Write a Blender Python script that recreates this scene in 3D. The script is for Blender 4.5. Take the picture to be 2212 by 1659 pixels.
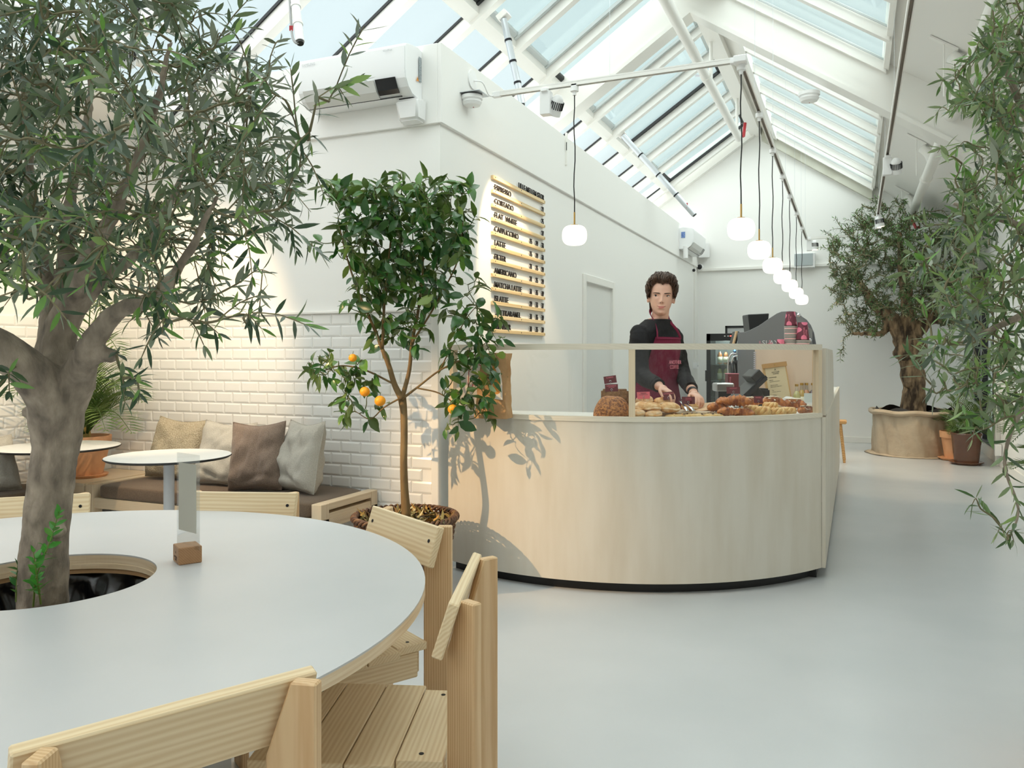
import bpy, bmesh, math, random
import numpy as np
from mathutils import Vector, Matrix, Euler, noise
S = bpy.context.scene
COL = S.collection
for _o in list(bpy.data.objects):
    bpy.data.objects.remove(_o)
PI = math.pi
# ---------------------------------------------------------------- camera, world, sun, exposure
EYE = 1.3
YAW = math.radians(23.28)
FPX, CX, HY = 1720.0, 1106.0, 769.0
cd = bpy.data.cameras.new('camera')
cam = bpy.data.objects.new('camera', cd)
COL.objects.link(cam)
cam.location = (0, 0, EYE)
cam.rotation_euler = (PI / 2, 0, YAW)
cd.sensor_width = 36
cd.lens = 36 * FPX / 2212
cd.shift_y = -(829.5 - HY) / 2212
cd.clip_start = 0.02
cd.clip_end = 200
S.camera = cam

world = bpy.data.worlds.new('overcast_sky')
S.world = world
world.use_nodes = True
bg = world.node_tree.nodes['Background']
bg.inputs[0].default_value = (0.88, 0.945, 0.972, 1)
bg.inputs[1].default_value = 0.80

sl = bpy.data.lights.new('hazy_sun', 'SUN')
sl.energy = 6.3
sl.angle = math.radians(150)
sl.color = (1.0, 0.885, 0.85)
sun = bpy.data.objects.new('hazy_sun', sl)
COL.objects.link(sun)
sun.rotation_euler = (math.radians(10), math.radians(6), 0)

S.view_settings.view_transform = 'Standard'
S.view_settings.look = 'None'
S.view_settings.gamma = 1
S.view_settings.use_curve_mapping = False
S.view_settings.exposure = 0.33
S.cycles.max_bounces = 10
S.cycles.diffuse_bounces = 5
S.cycles.transparent_max_bounces = 24
S.cycles.caustics_reflective = False
S.cycles.caustics_refractive = False
S.cycles.sample_clamp_indirect = 4.0

# ---------------------------------------------------------------- geometry helpers
F3 = Vector((-math.sin(YAW), math.cos(YAW), 0))
R3 = Vector((math.cos(YAW), math.sin(YAW), 0))
U3 = Vector((0, 0, 1))
C3 = Vector((0, 0, EYE))
def ray(px, py):
    return F3 + R3 * ((px - CX) / FPX) + U3 * ((HY - py) / FPX)
def P(px, py, d):
    "the point seen at a photograph pixel at d metres depth"
    return C3 + ray(px, py) * d
def at(px, py, x=None, y=None, z=None):
    "the point seen at a photograph pixel that lies on one known plane"
    r = ray(px, py)
    i, v = (0, x) if x is not None else (1, y) if y is not None else (2, z)
    return C3 + r * ((v - C3[i]) / r[i])
def proj(p):
    q = Vector(p) - C3
    d = q.dot(F3)
    return CX + FPX * q.dot(R3) / d, HY - FPX * q.z / d, d
def lin(r, g, b):
    f = lambda c: (c / 12.92) if c <= 0.04045 else ((c + 0.055) / 1.055) ** 2.4
    return (f(r / 255), f(g / 255), f(b / 255), 1)

WM = {}
def wm(o):
    return WM.get(o.name, Matrix.Identity(4)) if o else Matrix.Identity(4)
def tag(o, label=None, cat=None, group=None, kind=None):
    if label: o['label'] = label
    if cat: o['category'] = cat
    if group: o['group'] = group
    if kind: o['kind'] = kind
    return o
def thing(name, label, cat, loc=(0, 0, 0), rz=0, group=None):
    o = bpy.data.objects.new(name, None)
    COL.objects.link(o)
    o.empty_display_size = 0.05
    o.location = loc
    o.rotation_euler = (0, 0, rz)
    WM[o.name] = Matrix.Translation(Vector(loc)) @ Matrix.Rotation(rz, 4, 'Z')
    return tag(o, label, cat, group)
def add_obj(name, me, parent=None, basis=None):
    o = bpy.data.objects.new(name, me)
    COL.objects.link(o)
    if parent:
        o.parent = parent
    if basis is not None:
        o.matrix_basis = basis
    return o
def copy_tree(o, parent=None):
    c = o.copy()
    COL.objects.link(c)
    if parent:
        c.parent = parent
    for ch in list(o.children):
        copy_tree(ch, c)
    return c
def rot_to(d, up=(0, 0, 1)):
    "rotation whose x axis is d and z axis close to up"
    x = Vector(d).normalized()
    u = Vector(up)
    z = u - x * u.dot(x)
    if z.length < 1e-4:
        z = Vector((1, 0, 0)) - x * x.x
        if z.length < 1e-4:
            z = Vector((0, 1, 0)) - x * x.y
    z.normalize()
    y = z.cross(x)
    return Matrix((x, y, z)).transposed()
def RZ(a):
    return Matrix.Rotation(a, 3, 'Z')

class MB:
    def __init__(s):
        s.v = []; s.f = []; s.m = []; s.cur = 0
    def add(s, vs, fs):
        b = len(s.v)
        s.v += [tuple(v) for v in vs]
        s.f += [tuple(b + i for i in f) for f in fs]
        s.m += [s.cur] * len(fs)
        return s
    def box(s, c, d, R=None):
        c = Vector(c); hx, hy, hz = d[0] / 2, d[1] / 2, d[2] / 2
        vs = [Vector((x, y, z)) for z in (-hz, hz) for y in (-hy, hy) for x in (-hx, hx)]
        if R is not None: vs = [R @ v for v in vs]
        return s.add([c + v for v in vs], [(0, 2, 3, 1), (4, 5, 7, 6), (0, 1, 5, 4), (2, 6, 7, 3), (0, 4, 6, 2), (1, 3, 7, 5)])
    def span(s, a, b):
        a, b = Vector(a), Vector(b)
        return s.box((a + b) / 2, [abs(b[i] - a[i]) for i in range(3)])
    def bar(s, a, b, w, h, up=(0, 0, 1)):
        "a square bar from a to b: w across, h along up"
        a, b = Vector(a), Vector(b)
        return s.box((a + b) / 2, ((b - a).length, w, h), rot_to(b - a, up))
    def prism(s, poly, z0, z1, M=None):
        n = len(poly)
        area = sum(poly[i][0] * poly[(i + 1) % n][1] - poly[(i + 1) % n][0] * poly[i][1] for i in range(n))
        if area < 0: poly = poly[::-1]
        vs = [Vector((p[0], p[1], z0)) for p in poly] + [Vector((p[0], p[1], z1)) for p in poly]
        if M is not None: vs = [M @ v for v in vs]
        return s.add(vs, [tuple(range(n))[::-1], tuple(range(n, 2 * n))] + [(i, (i + 1) % n, n + (i + 1) % n, n + i) for i in range(n)])
    def lathe(s, prof, n=24, c=(0, 0, 0), M=None, a0=0, a1=2 * PI):
        full = abs(a1 - a0 - 2 * PI) < 1e-6
        m = n if full else n + 1
        c = Vector(c); vs = []
        for r, z in prof:
            for i in range(m):
                a = a0 + (a1 - a0) * i / n
                p = Vector((r * math.cos(a), r * math.sin(a), z))
                vs.append(c + (M @ p if M is not None else p))
        fs = []
        for k in range(len(prof) - 1):
            for i in range(n):
                j = (i + 1) % m
                fs.append((k * m + i, k * m + j, (k + 1) * m + j, (k + 1) * m + i))
        if full and prof[0][0] > 1e-5: fs.append(tuple(range(m))[::-1])
        if full and prof[-1][0] > 1e-5: fs.append(tuple((len(prof) - 1) * m + i for i in range(m)))
        return s.add(vs, fs)
    def cyl(s, a, b, r, n=16, r2=None):
        return s.tube([a, b], [r, r if r2 is None else r2], n)
    def tube(s, pts, rs, n=8, cap=True, flat=1.0, up=(0, 0, 1)):
        pts = [Vector(p) for p in pts]
        if not hasattr(rs, '__len__'): rs = [rs] * len(pts)
        vs = []; N = len(pts); prev = None
        for i, p in enumerate(pts):
            t = pts[min(i + 1, N - 1)] - pts[max(i - 1, 0)]
            if t.length < 1e-9: t = Vector((0, 0, 1))
            t.normalize()
            if prev is None:
                u = Vector(up)
                if abs(t.dot(u)) > 0.95: u = Vector((1, 0, 0))
                prev = (u - t * u.dot(t)).normalized()
            else:
                prev = prev - t * prev.dot(t)
                prev = prev.normalized() if prev.length > 1e-6 else t.orthogonal().normalized()
            w = t.cross(prev)
            for k in range(n):
                a = 2 * PI * k / n
                vs.append(p + (prev * math.cos(a) * flat + w * math.sin(a)) * rs[i])
        fs = [(i * n + k, i * n + (k + 1) % n, (i + 1) * n + (k + 1) % n, (i + 1) * n + k) for i in range(N - 1) for k in range(n)]
        if cap: fs += [tuple(range(n))[::-1], tuple((N - 1) * n + k for k in range(n))]
        return s.add(vs, fs)
    def ell(s, c, r, nu=16, nv=10, R=None):
        c = Vector(c)
        if not hasattr(r, '__len__'): r = (r, r, r)
        vs = [Vector((0, 0, -r[2]))]
        for j in range(1, nv):
            b = -PI / 2 + PI * j / nv
            for i in range(nu):
                a = 2 * PI * i / nu
                vs.append(Vector((r[0] * math.cos(b) * math.cos(a), r[1] * math.cos(b) * math.sin(a), r[2] * math.sin(b))))
        vs.append(Vector((0, 0, r[2])))
        if R is not None: vs = [R @ v for v in vs]
        L = len(vs) - 1
        fs = [(0, 1 + (i + 1) % nu, 1 + i) for i in range(nu)]
        for j in range(nv - 2):
            for i in range(nu):
                fs.append((1 + j * nu + i, 1 + j * nu + (i + 1) % nu, 1 + (j + 1) * nu + (i + 1) % nu, 1 + (j + 1) * nu + i))
        fs += [(L, 1 + (nv - 2) * nu + i, 1 + (nv - 2) * nu + (i + 1) % nu) for i in range(nu)]
        return s.add([c + v for v in vs], fs)
    def grid(s, fn, nu, nv, wrap=False):
        m = nu if wrap else nu + 1
        vs = [fn(i / nu, j / nv) for j in range(nv + 1) for i in range(m)]
        fs = [(j * m + i, j * m + (i + 1) % m, (j + 1) * m + (i + 1) % m, (j + 1) * m + i) for j in range(nv) for i in range(nu)]
        return s.add(vs, fs)
    def mesh(s, name, mats, inv=None, bevel=0, smooth=False, seg=1):
        me = bpy.data.meshes.new(name)
        vs = s.v if inv is None else [tuple(inv @ Vector(v)) for v in s.v]
        me.from_pydata(vs, [], s.f)
        for m in (mats if isinstance(mats, (list, tuple)) else [mats]): me.materials.append(m)
        if max(s.m, default=0) > 0: me.polygons.foreach_set('material_index', s.m)
        if bevel > 0:
            bm = bmesh.new(); bm.from_mesh(me)
            es = [e for e in bm.edges if len(e.link_faces) == 2 and e.calc_face_angle(0) > 0.6]
            bmesh.ops.bevel(bm, geom=es, offset=bevel, segments=seg, affect='EDGES', clamp_overlap=True)
            bm.to_mesh(me); bm.free()
        if smooth is True: me.polygons.foreach_set('use_smooth', [True] * len(me.polygons))
        elif smooth:
            me.polygons.foreach_set('use_smooth', [True] * len(me.polygons))
            me.set_sharp_from_angle(angle=smooth)
        me.update()
        return me
    def build(s, name, mats, parent=None, bevel=0, smooth=False, seg=1, kind=None):
        inv = wm(parent).inverted() if parent else None
        o = add_obj(name, s.mesh(name, mats, inv, bevel, smooth, seg), parent)
        WM[o.name] = wm(parent).copy() if parent else Matrix.Identity(4)
        if kind: o['kind'] = kind
        return o
def remeshed(mb, voxel, smooth_it=4, fac=0.5):
    "one continuous skin over overlapping volumes"
    me = mb.mesh('tmp', [])
    o = bpy.data.objects.new('tmp', me); COL.objects.link(o)
    r = o.modifiers.new('r', 'REMESH'); r.mode = 'VOXEL'; r.voxel_size = voxel
    if smooth_it:
        q = o.modifiers.new('s', 'SMOOTH'); q.iterations = smooth_it; q.factor = fac
    dg = bpy.context.evaluated_depsgraph_get()
    out = bpy.data.meshes.new_from_object(o.evaluated_get(dg))
    bpy.data.objects.remove(o); bpy.data.meshes.remove(me)
    n = MB()
    co = np.empty(len(out.vertices) * 3); out.vertices.foreach_get('co', co)
    n.v = [tuple(c) for c in co.reshape(-1, 3)]
    n.f = [tuple(p.vertices) for p in out.polygons]
    n.m = [0] * len(n.f)
    bpy.data.meshes.remove(out)
    return n
def smooth_path(pts, n=6):
    "Catmull-Rom through points"
    pts = [Vector(p) for p in pts]
    q = [pts[0] * 2 - pts[1]] + pts + [pts[-1] * 2 - pts[-2]]
    out = []
    for i in range(1, len(q) - 2):
        for k in range(n):
            t = k / n
            a, b, c, d = q[i - 1], q[i], q[i + 1], q[i + 2]
            out.append(0.5 * ((2 * b) + (c - a) * t + (2 * a - 5 * b + 4 * c - d) * t * t + (3 * b - a - 3 * c + d) * t ** 3))
    out.append(pts[-1])
    return out

# ---------------------------------------------------------------- materials
MATS = {}
def mat(name, col, rough=0.5, metal=0.0, spec=0.5, col2=None, vscale=4.0, vstretch=(1, 1, 1), vramp=(0.35, 0.65), bump=0.0, bscale=60.0,
        emit=None, estr=0.0, back=None, transl=0.0, coat=0.0, sheen=0.0, sss=0.0, detail=6.0):
    m = bpy.data.materials.new(name); MATS[name] = m
    m.use_nodes = True
    nt = m.node_tree; N = nt.nodes; L = nt.links
    b = N['Principled BSDF']
    b.inputs['Base Color'].default_value = col
    b.inputs['Roughness'].default_value = rough
    b.inputs['Metallic'].default_value = metal
    b.inputs['Specular IOR Level'].default_value = spec
    if coat: b.inputs['Coat Weight'].default_value = coat; b.inputs['Coat Roughness'].default_value = 0.1
    if sheen: b.inputs['Sheen Weight'].default_value = sheen
    if sss:
        b.inputs['Subsurface Weight'].default_value = sss
        b.inputs['Subsurface Radius'].default_value = (0.012, 0.005, 0.003)
    tc = N.new('ShaderNodeTexCoord'); mp = N.new('ShaderNodeMapping')
    L.new(tc.outputs['Object'], mp.inputs['Vector'])
    mp.inputs['Scale'].default_value = vstretch
    cs = None
    if col2 is not None:
        nz = N.new('ShaderNodeTexNoise'); nz.inputs['Scale'].default_value = vscale; nz.inputs['Detail'].default_value = detail
        L.new(mp.outputs[0], nz.inputs['Vector'])
        rp = N.new('ShaderNodeValToRGB')
        rp.color_ramp.elements[0].position, rp.color_ramp.elements[1].position = vramp
        rp.color_ramp.elements[0].color = col; rp.color_ramp.elements[1].color = col2
        L.new(nz.outputs[0], rp.inputs[0]); cs = rp.outputs[0]
        L.new(cs, b.inputs['Base Color'])
    if back is not None:
        g = N.new('ShaderNodeNewGeometry'); mx = N.new('ShaderNodeMix'); mx.data_type = 'RGBA'
        L.new(g.outputs['Backfacing'], mx.inputs[0])
        if cs is not None: L.new(cs, mx.inputs[6])
        else: mx.inputs[6].default_value = col
        mx.inputs[7].default_value = back
        L.new(mx.outputs[2], b.inputs['Base Color']); cs = mx.outputs[2]
    if bump:
        nb = N.new('ShaderNodeTexNoise'); nb.inputs['Scale'].default_value = bscale; nb.inputs['Detail'].default_value = 4
        L.new(mp.outputs[0], nb.inputs['Vector'])
        bp = N.new('ShaderNodeBump'); bp.inputs['Strength'].default_value = bump; bp.inputs['Distance'].default_value = 0.01
        L.new(nb.outputs[0], bp.inputs['Height']); L.new(bp.outputs[0], b.inputs['Normal'])
    if emit is not None:
        b.inputs['Emission Color'].default_value = emit; b.inputs['Emission Strength'].default_value = estr
    if transl:
        tr = N.new('ShaderNodeBsdfTranslucent'); ms = N.new('ShaderNodeMixShader'); ms.inputs[0].default_value = transl
        if cs is not None: L.new(cs, tr.inputs[0])
        else: tr.inputs[0].default_value = col
        L.new(b.outputs[0], ms.inputs[1]); L.new(tr.outputs[0], ms.inputs[2])
        L.new(ms.outputs[0], N['Material Output'].inputs[0])
    return m
def wood(name, axis, c1, c2, scale=26.0, rough=0.5, dist=5.0, contrast=(0.3, 0.8), fig=0.35):
    "straight to cathedral grain that runs along one local axis"
    m = bpy.data.materials.new(name); MATS[name] = m
    m.use_nodes = True
    nt = m.node_tree; N = nt.nodes; L = nt.links
    b = N['Principled BSDF']; b.inputs['Roughness'].default_value = rough
    tc = N.new('ShaderNodeTexCoord'); mp = N.new('ShaderNodeMapping')
    L.new(tc.outputs['Object'], mp.inputs['Vector'])
    oi = N.new('ShaderNodeObjectInfo')
    sc = N.new('ShaderNodeVectorMath'); sc.operation = 'SCALE'; sc.inputs[0].default_value = (3.1, 2.3, 1.7)
    L.new(oi.outputs['Random'], sc.inputs['Scale']); L.new(sc.outputs[0], mp.inputs['Location'])
    st = [1.0, 1.0, 1.0]; st['xyz'.index(axis)] = 0.07
    mp.inputs['Scale'].default_value = st
    wv = N.new('ShaderNodeTexWave'); wv.wave_type = 'RINGS'; wv.rings_direction = axis.upper()
    wv.inputs['Scale'].default_value = scale; wv.inputs['Distortion'].default_value = dist
    wv.inputs['Detail'].default_value = 2; wv.inputs['Detail Scale'].default_value = 1.2
    L.new(mp.outputs[0], wv.inputs['Vector'])
    nz = N.new('ShaderNodeTexNoise'); nz.inputs['Scale'].default_value = 90; nz.inputs['Detail'].default_value = 4
    L.new(mp.outputs[0], nz.inputs['Vector'])
    mx = N.new('ShaderNodeMath'); mx.operation = 'MULTIPLY_ADD'; mx.inputs[1].default_value = 1 - fig
    ml = N.new('ShaderNodeMath'); ml.operation = 'MULTIPLY'; ml.inputs[1].default_value = fig
    L.new(nz.outputs[0], ml.inputs[0]); L.new(wv.outputs[1], mx.inputs[0]); L.new(ml.outputs[0], mx.inputs[2])
    rp = N.new('ShaderNodeValToRGB'); rp.color_ramp.elements[0].position, rp.color_ramp.elements[1].position = contrast
    rp.color_ramp.elements[0].color = c1; rp.color_ramp.elements[1].color = c2
    L.new(mx.outputs[0], rp.inputs[0]); L.new(rp.outputs[0], b.inputs['Base Color'])
    return m
def glass(name, tint, refl=0.06, rough=0.02):
    m = bpy.data.materials.new(name); MATS[name] = m
    m.use_nodes = True
    nt = m.node_tree; N = nt.nodes; L = nt.links
    N.remove(N['Principled BSDF'])
    t = N.new('ShaderNodeBsdfTransparent'); t.inputs[0].default_value = tint
    g = N.new('ShaderNodeBsdfGlossy'); g.inputs['Roughness'].default_value = rough
    fr = N.new('ShaderNodeLayerWeight'); fr.inputs[0].default_value = 0.5
    pw = N.new('ShaderNodeMath'); pw.operation = 'POWER'; pw.inputs[1].default_value = 3.5
    ad = N.new('ShaderNodeMath'); ad.operation = 'MULTIPLY_ADD'; ad.inputs[1].default_value = 0.6; ad.inputs[2].default_value = refl
    ad.use_clamp = True
    L.new(fr.outputs['Facing'], pw.inputs[0]); L.new(pw.outputs[0], ad.inputs[0])
    ms = N.new('ShaderNodeMixShader')
    L.new(ad.outputs[0], ms.inputs[0]); L.new(t.outputs[0], ms.inputs[1]); L.new(g.outputs[0], ms.inputs[2])
    L.new(ms.outputs[0], N['Material Output'].inputs[0])
    return m

WHITE = mat('white_paint', lin(240, 239, 236), 0.6, spec=0.3)
CEILW = mat('ceiling_paint', lin(236, 234, 230), 0.7, spec=0.2)
FRAMEW = mat('frame_lacquer', lin(238, 236, 231), 0.4)
PLASTICW = mat('white_plastic', lin(240, 240, 240), 0.35)
PLASTICG = mat('pale_grey_plastic', lin(205, 206, 205), 0.45)
FLOORM = mat('pale_resin_floor', lin(202, 204, 206), 0.27, col2=lin(195, 198, 200), vscale=1.3, bump=0.012, bscale=9)
GROUT = mat('white_grout', lin(226, 225, 222), 0.8)
TILE = mat('white_glaze', lin(238, 237, 234), 0.12, spec=0.55)
BLACK = mat('black_rubber', lin(14, 14, 15), 0.5)
BLACKP = mat('black_plastic', lin(26, 26, 28), 0.35)
GASKET = mat('black_gasket', lin(20, 22, 24), 0.5)
DARKSTEEL = mat('dark_frame_steel', lin(30, 28, 28), 0.4, metal=0.4)
STEEL = mat('brushed_steel', lin(190, 190, 192), 0.28, metal=1)
CHROME = mat('polished_chrome', lin(215, 215, 218), 0.1, metal=1)
ALU = mat('zinc_tube', lin(200, 205, 210), 0.35, metal=0.8)
BRASS = mat('brushed_brass', lin(198, 160, 92), 0.3, metal=1)
RED = mat('red_tape', lin(176, 44, 50), 0.5)
PANEF = glass('frosted_pane', (0.925, 0.98, 0.985, 1), 0.02, 0.25)
PANEC = glass('clear_pane', (0.90, 0.985, 0.975, 1), 0.03)
CASEGL = glass('case_glass', (0.975, 0.98, 0.978, 1), 0.02)
FRIDGEGL = glass('fridge_glass', (0.78, 0.84, 0.82, 1), 0.08)
ACRYLIC = glass('clear_acrylic', (0.93, 0.94, 0.94, 1), 0.09)
BOTTLEGL = glass('bottle_glass', (0.92, 0.94, 0.92, 1), 0.1)
ASH1, ASH2 = lin(233, 212, 176), lin(214, 184, 140)
ASHX = wood('ash_grain_x', 'x', ASH1, ASH2, 42, dist=3.5, contrast=(.2, 1.0), fig=.45)
ASHY = wood('ash_grain_y', 'y', ASH1, ASH2, 42, dist=3.5, contrast=(.2, 1.0), fig=.45)
ASHZ = wood('ash_grain_z', 'z', lin(222, 190, 148), lin(198, 156, 110), 46, dist=3, contrast=(.2, 1.0), fig=.45)
BIRX = wood('birch_grain_x', 'x', lin(224, 206, 178), lin(212, 190, 158), 30, dist=4, contrast=(.2, 1.0), fig=.6)
BIRY = wood('birch_grain_y', 'y', lin(224, 206, 178), lin(212, 190, 158), 30, dist=4, contrast=(.2, 1.0), fig=.6)
BIRZ = wood('birch_grain_z', 'z', lin(224, 206, 178), lin(212, 190, 158), 30, dist=4, contrast=(.2, 1.0), fig=.6)
PLY = mat('whitewashed_ply', lin(213, 206, 193), .55, col2=lin(204, 195, 179), vscale=9, vstretch=(1, 1, .16), vramp=(.38, .68), detail=8)
PLYX = wood('whitewashed_rail', 'x', lin(222, 213, 196), lin(212, 202, 183), 24, rough=0.5, dist=4, contrast=(.2, 1.0), fig=.6)
PINKPLY = mat('pink_birch_panel', lin(230, 208, 186), .5, col2=lin(221, 197, 173), vscale=6, vstretch=(1, 1, .2))
SCREW = mat('black_screw', lin(38, 38, 42), 0.35, metal=0.7)
LAMINATE = mat('grey_white_laminate', lin(200, 200, 201), 0.38, col2=lin(195, 196, 197), vscale=3)
# ---------------------------------------------------------------- the room shell
XL, XR, YB, YF = -5.12, 1.58, 13.0, -3.0       # left wall, right wall, far wall, wall behind the camera
XM, YT = -2.33, 4.3                            # menu wall, tiled wall
RX, RZ0, SLP = -1.43, 4.97, 0.675              # ridge line and roof pitch
ZBOX = 3.21
def roof(x, y=0, down=0.0):
    return Vector((x, y, RZ0 - SLP * abs(x - RX) - down))
def structure(name, mb, m, parent=None, **k):
    o = mb.build(name, m, parent, **k)
    if not parent: o['kind'] = 'structure'
    return o
structure('floor', MB().span((XL - .2, YF - .2, -.1), (XR + .2, YB + .2, 0)), FLOORM)
wall_back = structure('wall_back', MB().prism([(XL, 0), (XR + .2, 0), (XR + .2, 2.94), (RX, 5.15), (XL, 2.8)], 0, .2,
          Matrix(((1, 0, 0, 0), (0, 0, -1, YB + .2), (0, 1, 0, 0), (0, 0, 0, 1))) ), WHITE)
structure('wall_front', MB().prism([(XL, 0), (XR + .2, 0), (XR + .2, 2.94), (RX, 5.15), (XL, 2.8)], 0, .2,
          Matrix(((1, 0, 0, 0), (0, 0, -1, YF), (0, 1, 0, 0), (0, 0, 0, 1)))), WHITE)
wall_left = structure('wall_left', MB().span((XL - .2, YF - .2, 0), (XL, YT, 3.0)), WHITE)
wall_right = structure('wall_right', MB().span((XR, YF - .2, 0), (XR + .2, 11.0, 2.98)).span((XR, 11.0, 0), (XR + .2, YB, .16)).span((XR, 11.0, 2.45), (XR + .2, YB, 2.98)), WHITE)
# the kitchen block: tiled front, menu side
wall_tiled = structure('wall_tiled', MB().span((XL, YT, 0), (XM, YT + .15, ZBOX)), WHITE)
d0 = at(1263, 700, x=XM).y; d1 = at(1321, 700, x=XM).y
wall_menu = structure('wall_menu', MB().span((XM - .15, YT + .15, 0), (XM, d0, ZBOX)).span((XM - .15, d1, 0), (XM, YB, ZBOX)).span((XM - .15, d0, 2.0), (XM, d1, ZBOX)), WHITE)
structure('trim_1', MB().span((XM - .005, YT - .022, 2.72), (XM + .022, YB, ZBOX)).span((XL, YT - .022, 2.72), (XM - .005, YT + .01, ZBOX)), WHITE, bevel=.004)
structure('trim_2', MB().span((XL, YT + .15, ZBOX - .06), (XM - .15, YB, ZBOX)), WHITE)
structure('trim_3', MB().span((XM - .045, YT - .03, 0), (XM + .006, YT + .0, 1.59)), FRAMEW, bevel=.004)
structure('trim_4', MB().span((XL, YT - .022, 1.575), (XM - .045, YT, 1.592)), FRAMEW, bevel=.003)
structure('trim_5', MB().span((XM, YB - .045, 2.66), (XR, YB, 2.705)), FRAMEW, bevel=.004)
structure('baseboard_back', MB().span((XM, YB - .018, 0), (XR, YB, .09)), FRAMEW, bevel=.004)
structure('baseboard_right', MB().span((XR - .018, YF, 0), (XR, 10.96, .09)), FRAMEW, bevel=.004)
structure('trim_6', MB().span((XR - .05, 10.93, 0), (XR + .004, 11.03, 2.5)), FRAMEW, bevel=.005)
# far right glazing with dark mullions
w3 = structure('window_3', MB().span((XR - .01, 11.03, .16), (XR + .06, YB, .2)).span((XR - .01, 11.03, 2.41), (XR + .06, YB, 2.45)), DARKSTEEL)
for yy in (11.05, 11.35, 12.25, 12.95):
    structure('mullion', MB().span((XR - .02, yy - .02, .2), (XR + .05, yy + .02, 2.41)), DARKSTEEL, w3)
structure('glass_pane', MB().span((XR + .02, 11.03, .2), (XR + .026, YB, 2.41)), PANEC, w3)
structure('trim_7', MB().span((XR + 1.2, 10.4, 0), (XR + 1.3, 13.6, 3)), mat('room_beyond', lin(150, 132, 116), .8))

# ceiling: plaster slopes right, flat strip left, strips at the ridge
def slab(x0, x1, y0, y1, t=.06, up=0.0):
    a, b = roof(x0), roof(x1)
    return [(a.x, a.z + up), (b.x, b.z + up), (b.x, b.z + up + t), (a.x, a.z + up + t)], Matrix(((1, 0, 0, 0), (0, 0, 1, y0), (0, 1, 0, 0), (0, 0, 0, 1))), y1 - y0
ce = MB()
for (x0, x1, y0, y1) in ((.25, XR + .1, YF, YB + .2),):
    pl, Mx, ln = slab(x0, x1, y0, y1, .12)
    ce.prism(pl, 0, ln, Mx)
ce.span((XL - .1, YF, 2.97), (-4.38, YB, 3.1))
structure('ceiling', ce, CEILW)
structure('trim_8', MB().prism([(.23, 3.78), (.27, 3.76), (.27, 4.05), (.23, 4.05)], YF, YB, Matrix(((1, 0, 0, 0), (0, 0, 1, 0), (0, 1, 0, 0), (0, 0, 0, 1)))), FRAMEW)
M_XZ = lambda y0: Matrix(((1, 0, 0, 0), (0, 0, 1, y0), (0, 1, 0, 0), (0, 0, 0, 1)))

# skylights: every pane its own piece, between white bars
def slope_bar(mb, x0, x1, y0, y1, top, bot):
    a, b = roof(x0), roof(x1)
    mb.prism([(a.x, a.z - bot), (b.x, b.z - bot), (b.x, b.z - top), (a.x, a.z - top)], y0, y1, M_XZ(0))
    return mb
win1 = structure('window_1', MB().prism([(-1.52, RZ0 - .03), (-1.14, RZ0 - .22), (-1.14, RZ0 - .08), (RX, RZ0 + .12), (-1.52, RZ0 + .05)], YF, YB, M_XZ(0)).span((-1.5, YF, RZ0 - .22), (-1.34, YB, RZ0 - .02)), FRAMEW)
ly = [4.175 + .7535 * k for k in range(-9, 5)] + [7.94] + [8.70 + .77 * k for k in range(5)] + [12.7]
PUR = -2.77
SASHM = mat('grey_sash', lin(186, 192, 192), .4)
for i, y in enumerate(ly):
    if abs(y - 7.94) > .01:
        structure('rafter', slope_bar(MB(), -4.4, -1.5, y, y + .075, -.02, .12), FRAMEW, win1)
    structure('gasket', slope_bar(MB(), -4.4, -1.5, y - .012, y, -.012, .012), GASKET, win1)
    y1 = ly[i + 1] if i + 1 < len(ly) else YB
    structure('pane', slope_bar(MB(), -4.4, PUR, y + .075, y1, -.006, 0), PANEF, win1)
    structure('pane', slope_bar(MB(), PUR + .05, -1.5, y + .075, y1, -.006, 0), PANEC, win1)
    structure('purlin', slope_bar(MB(), PUR - .05, PUR + .04, y + .075, y1, -.02, .085), FRAMEW, win1)
    sash = MB()
    slope_bar(sash, PUR + .04, -1.55, y1 - .05, y1 - .012, -.01, .03)
    slope_bar(sash, PUR + .04, PUR + .075, y + .075, y1, -.01, .02)
    slope_bar(sash, -1.58, -1.55, y + .075, y1, -.01, .012)
    structure('sash', sash, GASKET if i % 3 == 1 else SASHM, win1)
win2 = structure('window_2', slope_bar(MB(), -1.16, -1.10, YF, YB, -.03, .12), FRAMEW)
ry = [6.12 + .753 * k for k in range(-11, 2)] + [7.63, 8.38, 9.10, 9.80, 10.58, 11.30, 12.06, 12.92]
for i, y in enumerate(ry):
    structure('rafter', slope_bar(MB(), -1.13, .25, y - .065, y, -.02, .10), FRAMEW, win2)
    structure('gasket', slope_bar(MB(), -1.12, .245, y, y + .014, -.012, .014), GASKET, win2)
    y1 = (ry[i + 1] if i + 1 < len(ry) else YB) - .065
    if y1 - y > .1:
        structure('pane', slope_bar(MB(), -1.12, .245, y, y1, -.006, 0), PANEC, win2)
        structure('sash', slope_bar(MB(), -1.12, .245, y1 - .03, y1 - .02, -.004, .012), SASHM, win2)
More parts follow.
